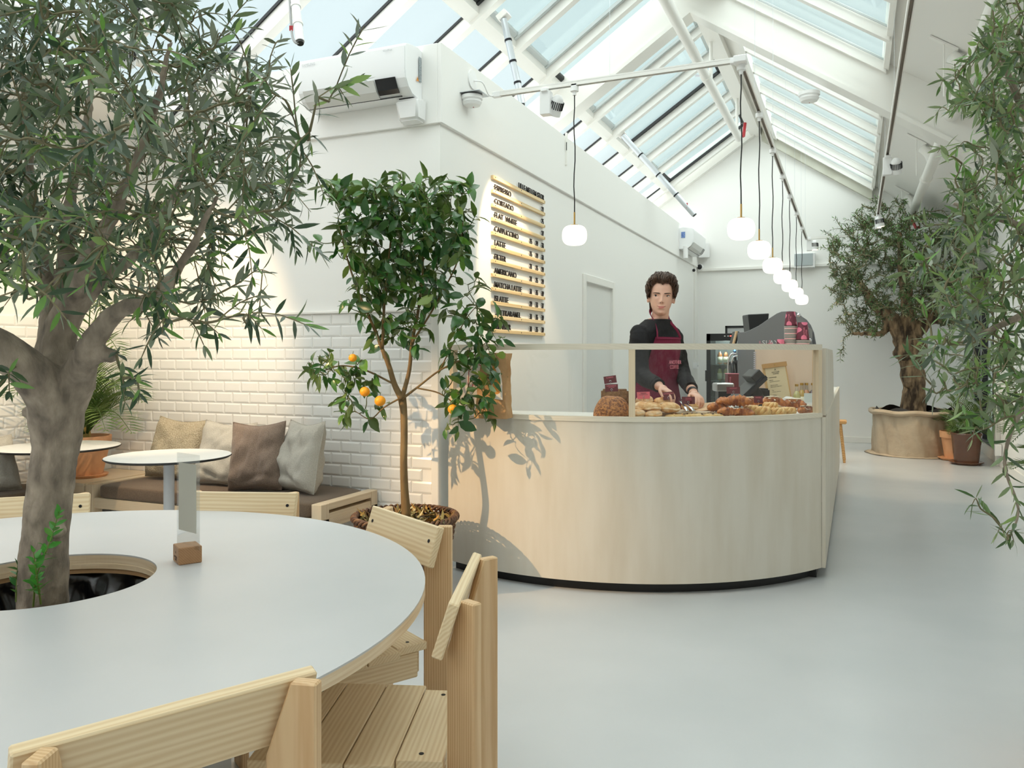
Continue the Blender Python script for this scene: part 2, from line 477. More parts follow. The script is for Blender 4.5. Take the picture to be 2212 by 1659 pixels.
# portal frame across the room
tr = MB()
for y0 in (7.6, -.2):
    a = [(-4.4, roof(-4.4).z - .38), (RX, RZ0 - .40), (XR, roof(XR).z - .40), (XR, roof(XR).z + .03), (RX, RZ0 + .03), (-4.4, roof(-4.4).z + .03)]
    tr.prism([a[0], a[1], a[4], a[5]], y0, y0 + .16, M_XZ(0)).prism([a[1], a[2], a[3], a[4]], y0, y0 + .16, M_XZ(0))
    tr.prism([(-4.4, a[0][1] - .02), (RX, a[1][1] - .025), (RX, a[1][1] + .02), (-4.4, a[0][1] + .025)], y0 - .03, y0 + .19, M_XZ(0))
    tr.prism([(RX, a[1][1] - .025), (XR, a[2][1] - .02), (XR, a[2][1] + .02), (RX, a[1][1] + .02)], y0 - .03, y0 + .19, M_XZ(0))
structure('trim_9', tr, FRAMEW)
structure('trim_10', slope_bar(MB(), -4.3, RX, YB - .12, YB, 0, .22), FRAMEW)
structure('trim_11', slope_bar(MB(), RX + .1, .24, YB - .08, YB, .0, .24), mat('greyed_timber', lin(206, 205, 192), .7, col2=lin(190, 188, 172), vscale=3))
# ---------------------------------------------------------------- white metro tiles
def tile_mesh():
    mb = MB(); w, h, i, t = .1475, .0725, .011, .007
    o = [(-w / 2, 0, -h / 2), (w / 2, 0, -h / 2), (w / 2, 0, h / 2), (-w / 2, 0, h / 2)]
    b = [(x, -.003, z) for x, _, z in o]
    n = [(x * (1 - 2 * i / w), -t, z * (1 - 2 * i / h)) for x, _, z in o]
    mb.add(o + b + n, [(0, 1, 5, 4), (1, 2, 6, 5), (2, 3, 7, 6), (3, 0, 4, 7), (4, 5, 9, 8), (5, 6, 10, 9), (6, 7, 11, 10), (7, 4, 8, 11), (8, 9, 10, 11)])
    return mb
TM = tile_mesh()
TILE_ME = TM.mesh('tile', TILE)
def lay_tiles(wall, origin, ax, R, length, rows, keep):
    near, rest = [], MB()
    for r in range(rows):
        for k in range(int(length / .15) + 1):
            u = k * .15 + (.075 if r % 2 else .0) + .075
            if u > length - .03: continue
            p = Vector(origin) + Vector(ax) * u + Vector((0, 0, r * .075 + .0375))
            if keep(p): near.append(p)
            else: rest.add([p + R @ Vector(v) for v in TM.v], TM.f)
    for p in near[:300]:
        add_obj('tile', TILE_ME, wall, Matrix.Translation(p) @ R.to_4x4())
    for p in near[300:]:
        rest.add([p + R @ Vector(v) for v in TM.v], TM.f)
    if rest.v: rest.build('tiles', TILE, wall, kind='stuff')
lay_tiles(wall_tiled, (XM - .048, YT, 0), (-1, 0, 0), Matrix.Identity(3), 2.74, 21, lambda p: p.z > .46 or p.x > -2.8)
lay_tiles(wall_left, (XL, YT, 0), (0, -1, 0), RZ(PI / 2), 4.0, 21, lambda p: p.y > 2.9 and p.z > .45)

# ---------------------------------------------------------------- door in the menu wall
dz = 2.0
door = MB().span((XM - .05, d0, 0), (XM - .012, d1, dz)).build('door_1', mat('door_paint', lin(226, 226, 223), .5))
door['kind'] = 'structure'
fr = MB()
fr.span((XM, d0 - .07, 0), (XM + .02, d0, dz + .07)).span((XM, d1, 0), (XM + .02, d1 + .07, dz + .07)).span((XM, d0, dz), (XM + .02, d1, dz + .07))
structure('door_frame', fr, FRAMEW, door, bevel=.003)
for hz in (.25, 1.75):
    structure('hinge', MB().cyl((XM - .005, d0 + .008, hz), (XM - .005, d0 + .008, hz + .09), .008), STEEL, door)
structure('door_handle', MB().cyl((XM - .012, d1 - .07, 1.0), (XM + .04, d1 - .07, 1.0), .01).cyl((XM + .04, d1 - .07, 1.0), (XM + .04, d1 - .19, 1.0), .009), STEEL, door)
# ---------------------------------------------------------------- the curved counter
CC = Vector((-1.61, 5.80, 0)); CR = 1.64
A0, A1 = math.atan2(4.30 - 5.8, -2.272 + 1.61), math.atan2(4.99 - 5.80, -.156 + 1.61)
XS = -.156
ZD = .95
TXT = []
def text(s, size, M, m, parent, sx=1.0, ext=.0015, name='lettering', align='LEFT', space=1.0):
    TXT.append((s, size, M, m, parent, sx, ext, name, align, space))
def frame_m(o, xdir, up):
    "text plane: x along xdir, y along up"
    x = Vector(xdir).normalized(); u = Vector(up); y = (u - x * u.dot(x)).normalized(); z = x.cross(y)
    M = Matrix((x, y, z)).transposed().to_4x4(); M.translation = Vector(o)
    return M
def arc(r, n=48, a0=None, a1=None):
    a0 = A0 if a0 is None else a0; a1 = A1 if a1 is None else a1
    return [(CC.x + r * math.cos(a0 + (a1 - a0) * i / n), CC.y + r * math.sin(a0 + (a1 - a0) * i / n)) for i in range(n + 1)]
def arc_band(mb, r0, r1, z0, z1, n=48, a0=None, a1=None):
    o, i = arc(r1, n, a0, a1), arc(r0, n, a0, a1)
    vs = [(p[0], p[1], z) for z in (z0, z1) for q in (o, i) for p in q]
    m = n + 1; fs = []
    for k in range(n):
        fs += [(k, k + 1, 2 * m + k + 1, 2 * m + k), (m + k + 1, m + k, 3 * m + k, 3 * m + k + 1),
               (2 * m + k, 2 * m + k + 1, 3 * m + k + 1, 3 * m + k), (k + 1, k, m + k, m + k + 1)]
    fs += [(0, 2 * m, 3 * m, m), (n, m + n, 3 * m + n, 2 * m + n)]
    return mb.add(vs, fs)
ctr = thing('counter', 'long whitewashed plywood bar counter with a curved front and black plinth', 'counter', (-1.2, 4.6, 0))
YE = 9.7
arc_band(MB(), CR - .02, CR, .06, .941).build('curved_panel', PLY, ctr, smooth=.5)
MB().span((XS - .02, 5.0, .06), (XS, YE, .941)).build('side_panel', PLY, ctr)
arc_band(MB(), CR - .035, CR + .006, .941, .968).build('top_edge', PLYX, ctr, smooth=.5)
pl = arc_band(MB(), CR - .12, CR - .06, 0, .06)
pl.span((XS - .1, 5.0, 0), (XS - .05, YE, .06))
pl.build('plinth', BLACK, ctr, smooth=.5)
deck = arc(CR - .03, 40) + [(XS - .005, 5.2), (XS - .005, YE), (-.8, YE), (-.8, 5.15), (-.95, 4.92), (-1.3, 4.76), (-2.27, 4.66)]
MB().prism(deck, .922, ZD).build('worktop', mat('white_worktop', lin(232, 228, 220), .4), ctr)
MB().span((-.8, 5.3, .06), (-.78, YE, .92)).span((-.8, YE - .02, .06), (XS, YE, .92)).build('inner_panel', PLYX, ctr)
MB().span((XS - .022, 5.2, .941), (XS + .002, YE, .956)).build('side_edge', PLYX, ctr)
# glass case rail, posts and panes
def ang(px):
    "angle on the counter arc seen at a photograph column"
    r = ray(px, HY); a, b, c = r.x ** 2 + r.y ** 2, -2 * (r.x * CC.x + r.y * CC.y), CC.x ** 2 + CC.y ** 2 - (CR - .015) ** 2
    t = (-b - math.sqrt(max(b * b - 4 * a * c, 0))) / (2 * a)
    return math.atan2(r.y * t - CC.y, r.x * t - CC.x), t
case = thing('display_case', 'low curved glass pastry case with a pale wooden rail on the counter', 'display case', (-1.2, 4.4, .968))
arc_band(MB(), CR - .035, CR + .004, 1.335, 1.368).build('rail', PLYX, case, smooth=.5)
am, _ = ang(1365)
def post(a, w=.034, zt=1.335):
    p = CC + Vector((math.cos(a), math.sin(a), 0)) * (CR - .015)
    return MB().box((p.x, p.y, (.968 + zt) / 2), (w, .036, zt - .968), RZ(a + PI / 2))
post(A0 + .02).build('post', BIRZ, case)
post(am).build('post', BIRZ, case)
post(A1 - .012).build('post', BIRZ, case)
arc_band(MB(), CR - .019, CR - .013, .968, 1.335, 30, A0 + .03, am - .011).build('glass_pane', CASEGL, case, smooth=.5)
arc_band(MB(), CR - .019, CR - .013, .968, 1.335, 30, am + .011, A1 - .022).build('glass_pane', CASEGL, case, smooth=.5)
ip = Vector((XS - .055, 5.06, 0))
MB().span((ip.x - .02, ip.y, ZD), (ip.x + .02, ip.y + .03, 1.335)).build('peg_post', ASHZ, case)
pg = MB()
for k in range(14):
    pg.cyl((ip.x - .012, ip.y - .001, 1.0 + k * .022), (ip.x - .012, ip.y + .002, 1.0 + k * .022), .0035, 8)
pg.build('peg_holes', PLASTICW, case, kind='stuff')
# raised wooden cabinet behind the case, with its own top and side cheek
cab = thing('raised_cabinet', 'raised pale birch cabinet on the counter with paper cups on top', 'cabinet', (-.4, 6.2, ZD))
MB().span((-.64, 5.78, ZD), (XS - .022, 5.80, 1.345)).build('front_panel', PINKPLY, cab)
MB().prism([(5.03, ZD), (7.0, ZD), (6.75, 1.30), (6.6, 1.345), (5.03, 1.345)], XS - .02, XS + .001, Matrix(((0, 0, 1, 0), (1, 0, 0, 0), (0, 1, 0, 0), (0, 0, 0, 1)))).build('side_cheek', PLY, cab)
MB().span((-.64, 5.78, 1.328), (XS - .021, 6.75, 1.345)).build('top_board', BIRX, cab)
MB().span((-.64, 5.8, ZD), (-.62, 6.75, 1.328)).build('inner_cheek', PINKPLY, cab)
st = MB()
for k in range(26):
    st.span((-.648, 5.776, .97 + k * .014), (-.632, 5.779, .978 + k * .014))
st.build('ticket_strip', mat('pale_violet_card', lin(196, 192, 202), .6), cab)

# ---------------------------------------------------------------- menu on the wall
mb_y0, mb_y1 = 5.04, 6.05
menu = thing('menu_board', 'wall menu of black letters on twelve pale wooden rails', 'menu', (XM + .01, 5.5, 1.5))
rows = [('', 'LILLE MELLEM STOR'), ('ESPRESSO', '22'), ('CORTADO', '25'), ('FLAT  WHITE', '27'), ('CAPPUCCINO', '25 29 33'), ('LATTE', '25 29 33'), ('FILTER', '21 25 29'),
        ('AMERICANO', '21 25 29'), ('MATCHA LATTE', '31 35 39'), ('ISLATTE', '29 33 37'), ('.SALTKARAMEL', '31 35 39'), ('.BLÅBÆR', '31 35 39')]
LETTER = mat('black_letters', lin(34, 28, 26), .5)
RAILW = wood('menu_rail_wood', 'y', lin(236, 212, 168), lin(222, 192, 142), 12, dist=2)
for k, (a, b) in enumerate(rows):
    z = 2.548 - k * .0975
    rl = MB().span((XM, mb_y0, z - .013), (XM + .022, mb_y1, z + .013)).build('rail', RAILW, menu, bevel=.002)
    for q in (.03, .5, .985):
        yy = mb_y0 + q * (mb_y1 - mb_y0)
        MB().cyl((XM + .0215, yy, z), (XM + .0235, yy, z), .0045, 8).build('screw', SCREW, rl)
    if a: text(a, .060, frame_m((XM + .012, mb_y0 + (.035 if a[0] != '.' else .05), z + .013), (0, 1, 0), (0, 0, 1)), LETTER, menu, 1.14, .003, 'menu_word')
    cols = b.split() if k else []
    if k == 0:
        text(b, .062, frame_m((XM + .012, mb_y1 - .005, z + .013), (0, 1, 0), (0, 0, 1)), LETTER, menu, .98, .003, 'menu_word', 'RIGHT')
    for i, c in enumerate(cols):
        yy = mb_y1 - .012 - (len(cols) - 1 - i) * .127
        text(c, .062, frame_m((XM + .012, yy, z + .013), (0, 1, 0), (0, 0, 1)), LETTER, menu, .78, .003, 'menu_price', 'RIGHT')

# ---------------------------------------------------------------- pastries
random.seed(5)
CRUST = mat('golden_crust', lin(214, 152, 84), .5, col2=lin(238, 200, 146), vscale=38, bump=.4, bscale=90)
FLOUR = mat('floured_bun', lin(222, 166, 104), .6, col2=lin(246, 224, 190), vscale=22, bump=.35, bscale=70)
DARKC = mat('dark_bake', lin(138, 66, 26), .32, col2=lin(222, 142, 70), vscale=34, bump=.3, bscale=50)
BRAIDM = mat('glazed_braid', lin(220, 160, 84), .3, col2=lin(240, 204, 136), vscale=40, bump=.2, bscale=80)
LOAFM = mat('seeded_crust', lin(120, 66, 32), .45, col2=lin(200, 134, 72), vscale=75, bump=.9, bscale=130, vramp=(.4, .6))
RYEM = mat('rye_crumb', lin(112, 76, 44), .8, col2=lin(150, 108, 66), vscale=60, bump=.8, bscale=120)
COOKM = mat('pale_cookie', lin(214, 172, 106), .65, col2=lin(232, 198, 138), vscale=40, bump=.6, bscale=80)
CHOC = mat('chocolate', lin(62, 30, 20), .35)
SUGAR = mat('icing_sugar', lin(240, 228, 206), .8)
def noisy(mb, amp, sc, off=0, start=0):
    for i in range(start, len(mb.v)):
        v = Vector(mb.v[i]); n = noise.noise_vector(v * sc + Vector((off, off * 2, 0)))
        mb.v[i] = tuple(v + n * amp)
    return mb
def glass_d(px): return ang(px)[1]
def deck_pt(px, py, off):
    p = P(px, py, glass_d(px) + off)
    return p
riser = thing('pastry_riser', 'low wooden riser board under the pastries', 'tray', (-1.0, 4.6, ZD))
ra, rb = ang(1380)[0], ang(1752)[0]
arc_band(MB(), CR - .44, CR - .17, ZD, ZD + .03, 24, ra, rb).build('board', BIRX, riser)
def pastry(kind, label, px, py, off, w, group, **k):
    p = deck_pt(px, py, off); rz = k.get('rz', random.uniform(-.4, .4)) + YAW
    if kind == 'bun':
        h = k.get('h', .062); lo = ZD + .001 if off < .16 else ZD + .031
        c = Vector((p.x, p.y, max(p.z, lo + h / 2)))
        t = thing('bun', label, 'bun', (c.x, c.y, c.z - h / 2), rz, group)
        mb = MB()
        fn = lambda u, v: (lambda a, b: (w / 2 * math.cos(a) * abs(math.cos(b)) ** .7, w / 2 * .85 * math.sin(a) * abs(math.cos(b)) ** .7, h / 2 + h / 2 * math.sin(b) * (1 if b > 0 else .9)))(2 * PI * u, -PI / 2 + PI * v)
        mb.grid(fn, 22, 14, True); noisy(mb, .005, 22, px)
        mb.v = [tuple(wm(t) @ Vector(v)) for v in mb.v]
        mb.build('crust', k.get('m', CRUST), t, smooth=True)
        sp = MB(); pts = [(w * .48 * math.cos(a), w * .42 * math.sin(a), h * (.42 + .06 * math.sin(3 * a + px))) for a in [(-2.7 + .2 * i) for i in range(12)]]
        sp.tube([wm(t) @ Vector(q) for q in pts], [.003] + [.006] * 10 + [.003], 6); sp.build('split', FLOUR if k.get('m', CRUST) is CRUST else CRUST, t, smooth=True)
    elif kind == 'croissant':
        h = w * .44
        lo = k.get('lo', ZD + .031 if off > .16 else ZD)
        c = Vector((p.x, p.y, max(p.z, lo + h * .5)))
        t = thing('croissant', label, 'croissant', (c.x, c.y, c.z - h / 2), rz, group)
        n = 56; pts = []; rs = []
        for i in range(n + 1):
            u = -1 + 2 * i / n
            pts.append(wm(t) @ Vector((u * w * .5, -.22 * w * u * u + .1 * w, h * .5 - .02 * w * u * u)))
            seg = math.floor((u + 1) * 3.5); fr = (u + 1) * 3.5 - seg
            rs.append(h * .5 * (1 - abs(u) ** 2.2 * .74) * (.74 + .3 * (fr if u < 0 else 1 - fr)))
        mb = MB().tube(pts, rs, 14); noisy(mb, .003, 40, px); mb.build('body', k.get('m', DARKC), t, smooth=True)
        if k.get('alm'):
            for q in range(16):
                v = Vector(mb.v[random.randrange(14 * 14, 42 * 14)])
                if v.z > c.z - .002:
                    MB().ell(v + Vector((0, 0, .002)), (.009, .006, .0018), 6, 4, Euler((random.uniform(-.6, .6), random.uniform(-.6, .6), random.uniform(0, 3))).to_matrix()).build('almond_flake', SUGAR, t)
            MB().tube([wm(t) @ Vector((u * w * .36, .05 * w - .1 * w * abs(u), h * .93)) for u in (-1, -.5, 0, .5, 1)], [.004, .009, .01, .009, .004], 8, flat=.4).build('icing', SUGAR, t, smooth=True)
    elif kind == 'braid':
        h = w * .55; lo = ZD + .001 if off < .16 else ZD + .031
        c = Vector((p.x, p.y, max(p.z, lo + h / 2)))
        t = thing('braided_bun', label, 'bun', (c.x, c.y, c.z - h / 2), rz, group)
        for s in range(3):
            pts = []
            for i in range(31):
                a = 2 * PI * i / 30 * (1 if s < 2 else 1)
                q = 3 * a + 2 * PI * s / 3
                r = w * .29 + w * .11 * math.cos(q)
                pts.append(wm(t) @ Vector((r * math.cos(a), r * math.sin(a) * .9, h * .52 + h * .24 * math.sin(q))))
            MB().tube(pts, w * .105, 8, cap=False).build('strand', BRAIDM, t, smooth=True)
        MB().ell(wm(t) @ Vector((0, 0, h * .5)), (w * .2, w * .2, h * .46), 12, 8).build('knot', BRAIDM, t, smooth=True)
    elif kind == 'cookie':
        t = thing('cookie', label, 'cookie', (p.x, p.y, ZD), rz, group)
        mb = MB().lathe([(0.0, .001), (w * .46, .001), (w * .5, .009), (w * .46, .02), (w * .3, .026), (0.0, .028)], 26)
        noisy(mb, .004, 30, px); mb.v = [tuple(wm(t) @ Vector(v)) for v in mb.v]
        mb.build('dough', COOKM, t, smooth=True)
        for q in range(7):
            a, r = random.uniform(0, 6.28), random.uniform(.1, .4) * w
            MB().ell(wm(t) @ Vector((r * math.cos(a), r * math.sin(a), .027)), (.006, .005, .004), 6, 4).build('chip', CHOC if px % 2 else CRUST, t)
    return t
B = 'pastries in the glass case'
pastry('bun', 'floury pale bun right beside the wooden post, top of its heap', 1392, 866, .24, .105, B, m=FLOUR)
pastry('bun', 'floury pale bun against the wooden post, under the pink card', 1386, 880, .14, .10, B, m=FLOUR)
pastry('bun', 'split golden bun in front of the pink price card', 1407, 880, .11, .115, B, h=.055)
pastry('bun', 'golden bun behind the split buns, under the second dark red card', 1433, 869, .25, .12, B)
pastry('bun', 'split golden bun nearest the metal tongs', 1447, 881, .12, .12, B, h=.062)
pastry('bun', 'low floury bun at the glass, at the foot of the bun heap', 1411, 895, .075, .10, B, m=FLOUR, h=.045)
pastry('bun', 'dark floury bun half hidden by the wooden post', 1379, 893, .08, .085, B, m=FLOUR, h=.045)
pastry('bun', 'golden bun behind the tongs, under the widest dark red card', 1490, 879, .27, .10, B, h=.05)
pastry('cookie', 'flat pale cookie closest to the low floury bun', 1458, 893, .09, .12, B)
pastry('cookie', 'flat seeded cookie below the tongs, between two others', 1499, 893, .10, .12, B)
pastry('cookie', 'flat pale cookie beside the dark croissants', 1541, 894, .09, .115, B)
pastry('croissant', 'dark glossy croissant on top of the heap, its left end free', 1566, 868, .21, .135, B, rz=.5, lo=ZD + .055)
pastry('croissant', 'largest dark croissant lying across the top of the heap', 1592, 870, .14, .165, B, rz=-.35, lo=ZD + .058)
pastry('croissant', 'ribbed croissant beside the paper bag, low left of the heap', 1546, 884, .18, .12, B, rz=.4)
pastry('croissant', 'dark croissant at the bottom middle of the croissant heap', 1571, 889, .10, .125, B, rz=.2)
pastry('croissant', 'dark croissant at the glass beside the first braided bun', 1603, 891, .10, .13, B, rz=-.3)
for (px, py, off, w, lab) in ((1623, 884, .15, .10, 'braided bun tucked behind the croissants'), (1645, 888, .11, .115, 'largest braided bun, front and centre of the braids'), (1664, 880, .2, .095, 'braided bun at the back of the braids'),
                              (1681, 890, .11, .10, 'braided bun between the two front braids'), (1702, 888, .12, .10, 'braided bun at the end next to the almond croissants')):
    pastry('braid', lab, px, py, off, w, B)
for (px, py, off, w, lab, rz) in ((1619, 868, .34, .14, 'almond croissant under the small dark red card', -.2), (1668, 867, .32, .15, 'almond croissant with icing behind the braided buns', .2),
                                  (1713, 873, .24, .15, 'almond croissant in front of the white box', -.5), (1742, 887, .14, .13, 'almond croissant in the corner of the case', .3)):
    pastry('croissant', lab, px, py, off, w, B, m=DARKC, alm=True, rz=rz)
# big loaf and rye loaf
lp = deck_pt(1322, 880, .13)
t = thing('round_loaf', 'large round brown seeded loaf beside the wooden post', 'bread', (lp.x, lp.y, ZD), YAW)
mb = MB().grid(lambda u, v: (lambda a, b: (.108 * math.cos(a) * math.cos(b) ** .8, .1 * math.sin(a) * math.cos(b) ** .8, .125 * math.sin(b)))(2 * PI * u, PI / 2 * v * .999), 32, 14, True)
noisy(mb, .006, 16); mb.v = [tuple(wm(t) @ Vector((v[0], v[1], max(v[2], 0.001)))) for v in mb.v]; mb.build('crust', LOAFM, t, smooth=True)
MB().tube([wm(t) @ Vector((.085 * u, -.03 - .02 * u, .122 * math.sqrt(max(0, 1 - (u * .8) ** 2 - .1)))) for u in (-.9, -.5, 0, .5, .9)], [.002, .008, .011, .008, .002], 8, flat=.5).build('slash', mat('loaf_slash', lin(196, 136, 72), .6), t, smooth=True)
lp = deck_pt(1328, 860, .32)
t = thing('rye_loaf', 'square dark rye loaf standing behind the round loaf', 'bread', (lp.x, lp.y, ZD), YAW - .1)
mb = MB().box((0, 0, .078), (.16, .11, .155)); mb.v = [tuple(wm(t) @ Vector(v)) for v in mb.v]
mb.build('crumb', RYEM, t, bevel=.012, seg=3, smooth=True)
# price cards on wire clips
CARD = mat('dark_red_card', lin(104, 34, 42), .5); PINKC = mat('pink_card', lin(232, 112, 126), .5)
CARDT = mat('pink_print', lin(236, 128, 140), .6); CARDB = mat('black_print', lin(30, 20, 22), .6)
def price_card(px, py, w_px, h_px, off, tilt, l1, l2, label, m=CARD, tm=CARDT):
    d = glass_d(px) + off; p = P(px, py, d); w = w_px * d / FPX; h = h_px * d / FPX
    t = thing('price_card', label, 'price card', (p.x, p.y, ZD + .03), YAW, 'price cards in the glass case')
    R = RZ(YAW) @ Euler((-.12, tilt, 0)).to_matrix()
    MB().box(p, (w, .0012, h), R).build('card', m, t)
    up = R @ Vector((0, 0, 1)); xx = R @ Vector((1, 0, 0)); nn = R @ Vector((0, -1, 0))
    M1 = frame_m(p + up * h * .2 + nn * .0012, xx, up)
    text(l1, h * .26, M1, tm, t, .8, .0002, 'lettering', 'CENTER')
    if l2: text(l2, h * .17, frame_m(p + up * h * .02 + nn * .0012, xx, up), tm, t, .8, .0002, 'lettering', 'CENTER')
    base = Vector((p.x, p.y, ZD + .03)) + F3 * .01
    ring = [p - up * h * .24 + nn * .002 + (xx * math.cos(a) + up * math.sin(a)) * h * .13 for a in [2 * PI * i / 12 for i in range(13)]]
    MB().tube(ring, .0009, 5, cap=False).tube([p - up * h * .36 + nn * .002, p - up * h * .6 + nn * .002, base], .0009, 5).build('wire_clip', CHROME, t)
price_card(1318, 820, 27, 16, .30, -.13, 'RUGBRØD', '', 'tilted dark red card above another, over the rye loaf')
price_card(1321, 838, 28, 16, .27, -.03, 'SURDEJSBRØD', 'ØKOLOGISK', 'dark red card stuck in the bread, below the tilted one')
price_card(1390, 854, 28, 15, .2, -.04, 'TEBIRKES', 'MED SMØR OG OST', 'bright pink price card over the floury buns', PINKC, CARDB)
price_card(1444, 855, 24, 17, .2, -.1, 'BURGERBOLLE', '', 'dark red card in front of the hand, over the split buns')
price_card(1487, 865, 28, 16, .2, 0, 'COOKIE', 'CHOKOLADE', 'wide dark red card between the two hands')
price_card(1584, 843, 29, 15, .24, 0, 'CROISSANT', '', 'dark red card standing above the croissant heap')
price_card(1638, 863, 19, 15, .25, 0, 'MANDEL', '', 'small dark red card among the almond croissants')
# tongs
tg = thing('tongs', 'polished steel pastry tongs in the hand behind the cards', 'tongs', tuple(P(1478, 872, 4.55)), 0)
for dx in (-5, 6):
    q = [P(1463 + dx * .3, 858, 4.62), P(1474 + dx * .7, 869, 4.56), P(1484 + dx, 878, 4.5), P(1492 + dx * 1.3, 888, 4.44)]
    MB().tube(q, [.004, .006, .009, .011], 8, flat=.35).build('arm', CHROME, tg, smooth=True)
# clipboard menu, bottles, white box, till on the deck
cbp = at(1690, 868, z=ZD)
cbp = P(1688, 874, 5.35); cbp.z = ZD
cbd = thing('clipboard_menu', 'slanted wooden clipboard menu leaning on the pink birch panel', 'menu', tuple(cbp), YAW + .05)
Rc = RZ(YAW + .05) @ Euler((-.14, 0, 0)).to_matrix() @ Euler((0, -.12, 0)).to_matrix()
oc = cbp + Vector((0, 0, .003))
bx = lambda a, b: MB().box(oc + Rc @ ((Vector(a) + Vector(b)) / 2), [abs(b[i] - a[i]) for i in range(3)], Rc)
bx((-.082, 0, 0), (.082, .012, .305)).build('board', mat('oak_back', lin(214, 174, 116), .5), cbd)
bx((-.068, -.003, .01), (.072, 0, .28)).build('paper', mat('kraft_sheet', lin(226, 208, 170), .7), cbd)
bx((-.084, -.012, .275), (.084, .0, .305)).build('clamp', mat('oak_clamp', lin(196, 150, 92), .5), cbd)
MB().cyl(oc + Rc @ Vector((0, -.013, .292)), oc + Rc @ Vector((0, -.018, .292)), .006, 10).build('knob', BRASS, cbd)
xx, up, nn = Rc @ Vector((1, 0, 0)), Rc @ Vector((0, 0, 1)), Rc @ Vector((0, -1, 0))
for (s, sz, u, v, al) in (('A', .022, 0, .252, 'CENTER'), ('ANOTHER', .013, 0, .238, 'CENTER'), ('COFFEE', .013, 0, .227, 'CENTER'), ('SANDWICHES', .010, -.055, .205, 'LEFT'), ('Italiensk', .009, -.052, .188, 'LEFT'), ('mozzarella, tomat, basilikum', .007, -.052, .178, 'LEFT'),
                          ('Laks & avocado', .009, -.05, .153, 'LEFT'), ('flødeost, agurk, purløg, citron', .007, -.05, .143, 'LEFT'), ('Tun', .009, -.045, .118, 'LEFT'), ('tunmousse, syltede løg', .007, -.045, .108, 'LEFT'), ('Kylling', .009, -.042, .085, 'LEFT'), ('bacon, karry, salat', .007, -.042, .075, 'LEFT'), ('GRØD & SKYR', .010, -.04, .045, 'LEFT')):
    text(s, sz, frame_m(oc + xx * u + up * v + nn * .0036, xx, up), CARDB, cbd, .9, .0002, 'lettering', al)
GOLD = mat('gold_cap', lin(206, 164, 66), .3, metal=.9); LAB = mat('cream_label', lin(238, 232, 206), .6)
def bottle(px, py, d, w_px, juice, label, group, name_m):
    p = P(px, py, d); r = w_px * d / FPX / 2; z0 = p.z
    t = thing('juice_bottle', label, 'bottle', (p.x, p.y, z0), 0, group)
    H = r * 6.6
    MB().lathe([(0, .002), (r * .95, .002), (r, .01), (r, H * .52), (r * .85, H * .62), (r * .42, H * .74), (r * .40, H * .92), (r * .40, H * .94)], 18, (p.x, p.y, z0)).build('glass_body', BOTTLEGL, t, smooth=True)
    MB().lathe([(0, .006), (r * .9, .006), (r * .93, H * .5), (r * .76, H * .62), (r * .35, H * .72), (0, H * .72)], 18, (p.x, p.y, z0)).build('juice', juice, t, smooth=True)
    MB().lathe([(r * .46, H * .91), (r * .47, H), (0, H + .001)], 14, (p.x, p.y, z0)).build('cap', GOLD, t, smooth=.6)
    MB().lathe([(r * 1.015, H * .1), (r * 1.015, H * .45)], 18, (p.x, p.y, z0)).build('label', LAB, t, smooth=True)
    return t
J1 = mat('elderflower_juice', lin(226, 212, 142), .2); J2 = mat('apple_juice', lin(222, 178, 72), .2); J3 = mat('rhubarb_juice', lin(228, 150, 96), .2); J4 = mat('cherry_juice', lin(88, 14, 26), .2)
for (px, j, l) in ((1721, J1, 'pale yellow juice bottle nearest the clipboard menu'), (1732, J2, 'amber juice bottle, second from the clipboard'), (1742, J3, 'peach juice bottle, third from the clipboard'), (1755, J4, 'dark red juice bottle at the peg post')):
    d = 5.42 if j is not J1 else 5.3
    p = P(px, 870, d); pz = HY + FPX * (EYE - ZD) / d
    bottle(px, pz, d, 16, j, l, 'juice bottles behind the pastries', '')
bxp = P(1724, 874, 5.12)
wb = thing('napkin_box', 'white angled plastic box behind the almond croissants', 'box', (bxp.x, bxp.y, ZD), YAW)
MB().prism([(-.09, 0), (.09, 0), (.09, .05), (.05, .055), (-.06, .09), (-.09, .07)], -.05, .05, Matrix.Translation((bxp.x, bxp.y, ZD)) @ Matrix.Rotation(YAW, 4, 'Z') @ Matrix(((1, 0, 0, 0), (0, 0, 1, 0), (0, 1, 0, 0), (0, 0, 0, 1)))).build('shell', PLASTICW, wb, bevel=.004)
MB().box((bxp.x + .07, bxp.y - .06, ZD + .085), (.07, .004, .06), RZ(YAW + .2)).build('card_stack', mat('pale_blue_cards', lin(214, 226, 228), .6), wb)
# card terminal / till seen from behind
pp = P(1612, 880, 5.2); pp.z = ZD
pos = thing('till', 'black touch-screen till seen from behind on a curved stand', 'till', tuple(pp), YAW)
Rt = RZ(YAW) @ Euler((0, math.radians(-38), 0)).to_matrix()
q0 = P(1612, 842, 5.2)
MB().box(q0, (.26, .26, .035), RZ(YAW) @ Euler((0, math.radians(-43), 0)).to_matrix()).build('screen', BLACKP, pos, bevel=.008, seg=2)
MB().box(P(1627, 812, 5.2), (.075, .2, .06), RZ(YAW) @ Euler((0, math.radians(-43), 0)).to_matrix()).build('customer_display', mat('grey_black_plastic', lin(48, 47, 46), .4), pos, bevel=.006)
MB().tube(smooth_path([P(1622, 838, 5.2), P(1634, 852, 5.2), P(1640, 868, 5.2), Vector((P(1640, 868, 5.2).x, P(1640, 868, 5.2).y, ZD + .012))], 4), [.022] * 13, 10, flat=1.8).build('stand', BLACKP, pos, smooth=True)
MB().box(P(1640, 858, 5.3) * 1.0 + Vector((0, 0, -.0)), (.1, .14, .12), RZ(YAW)).build('receipt_printer', BLACKP, pos, bevel=.01, seg=2)
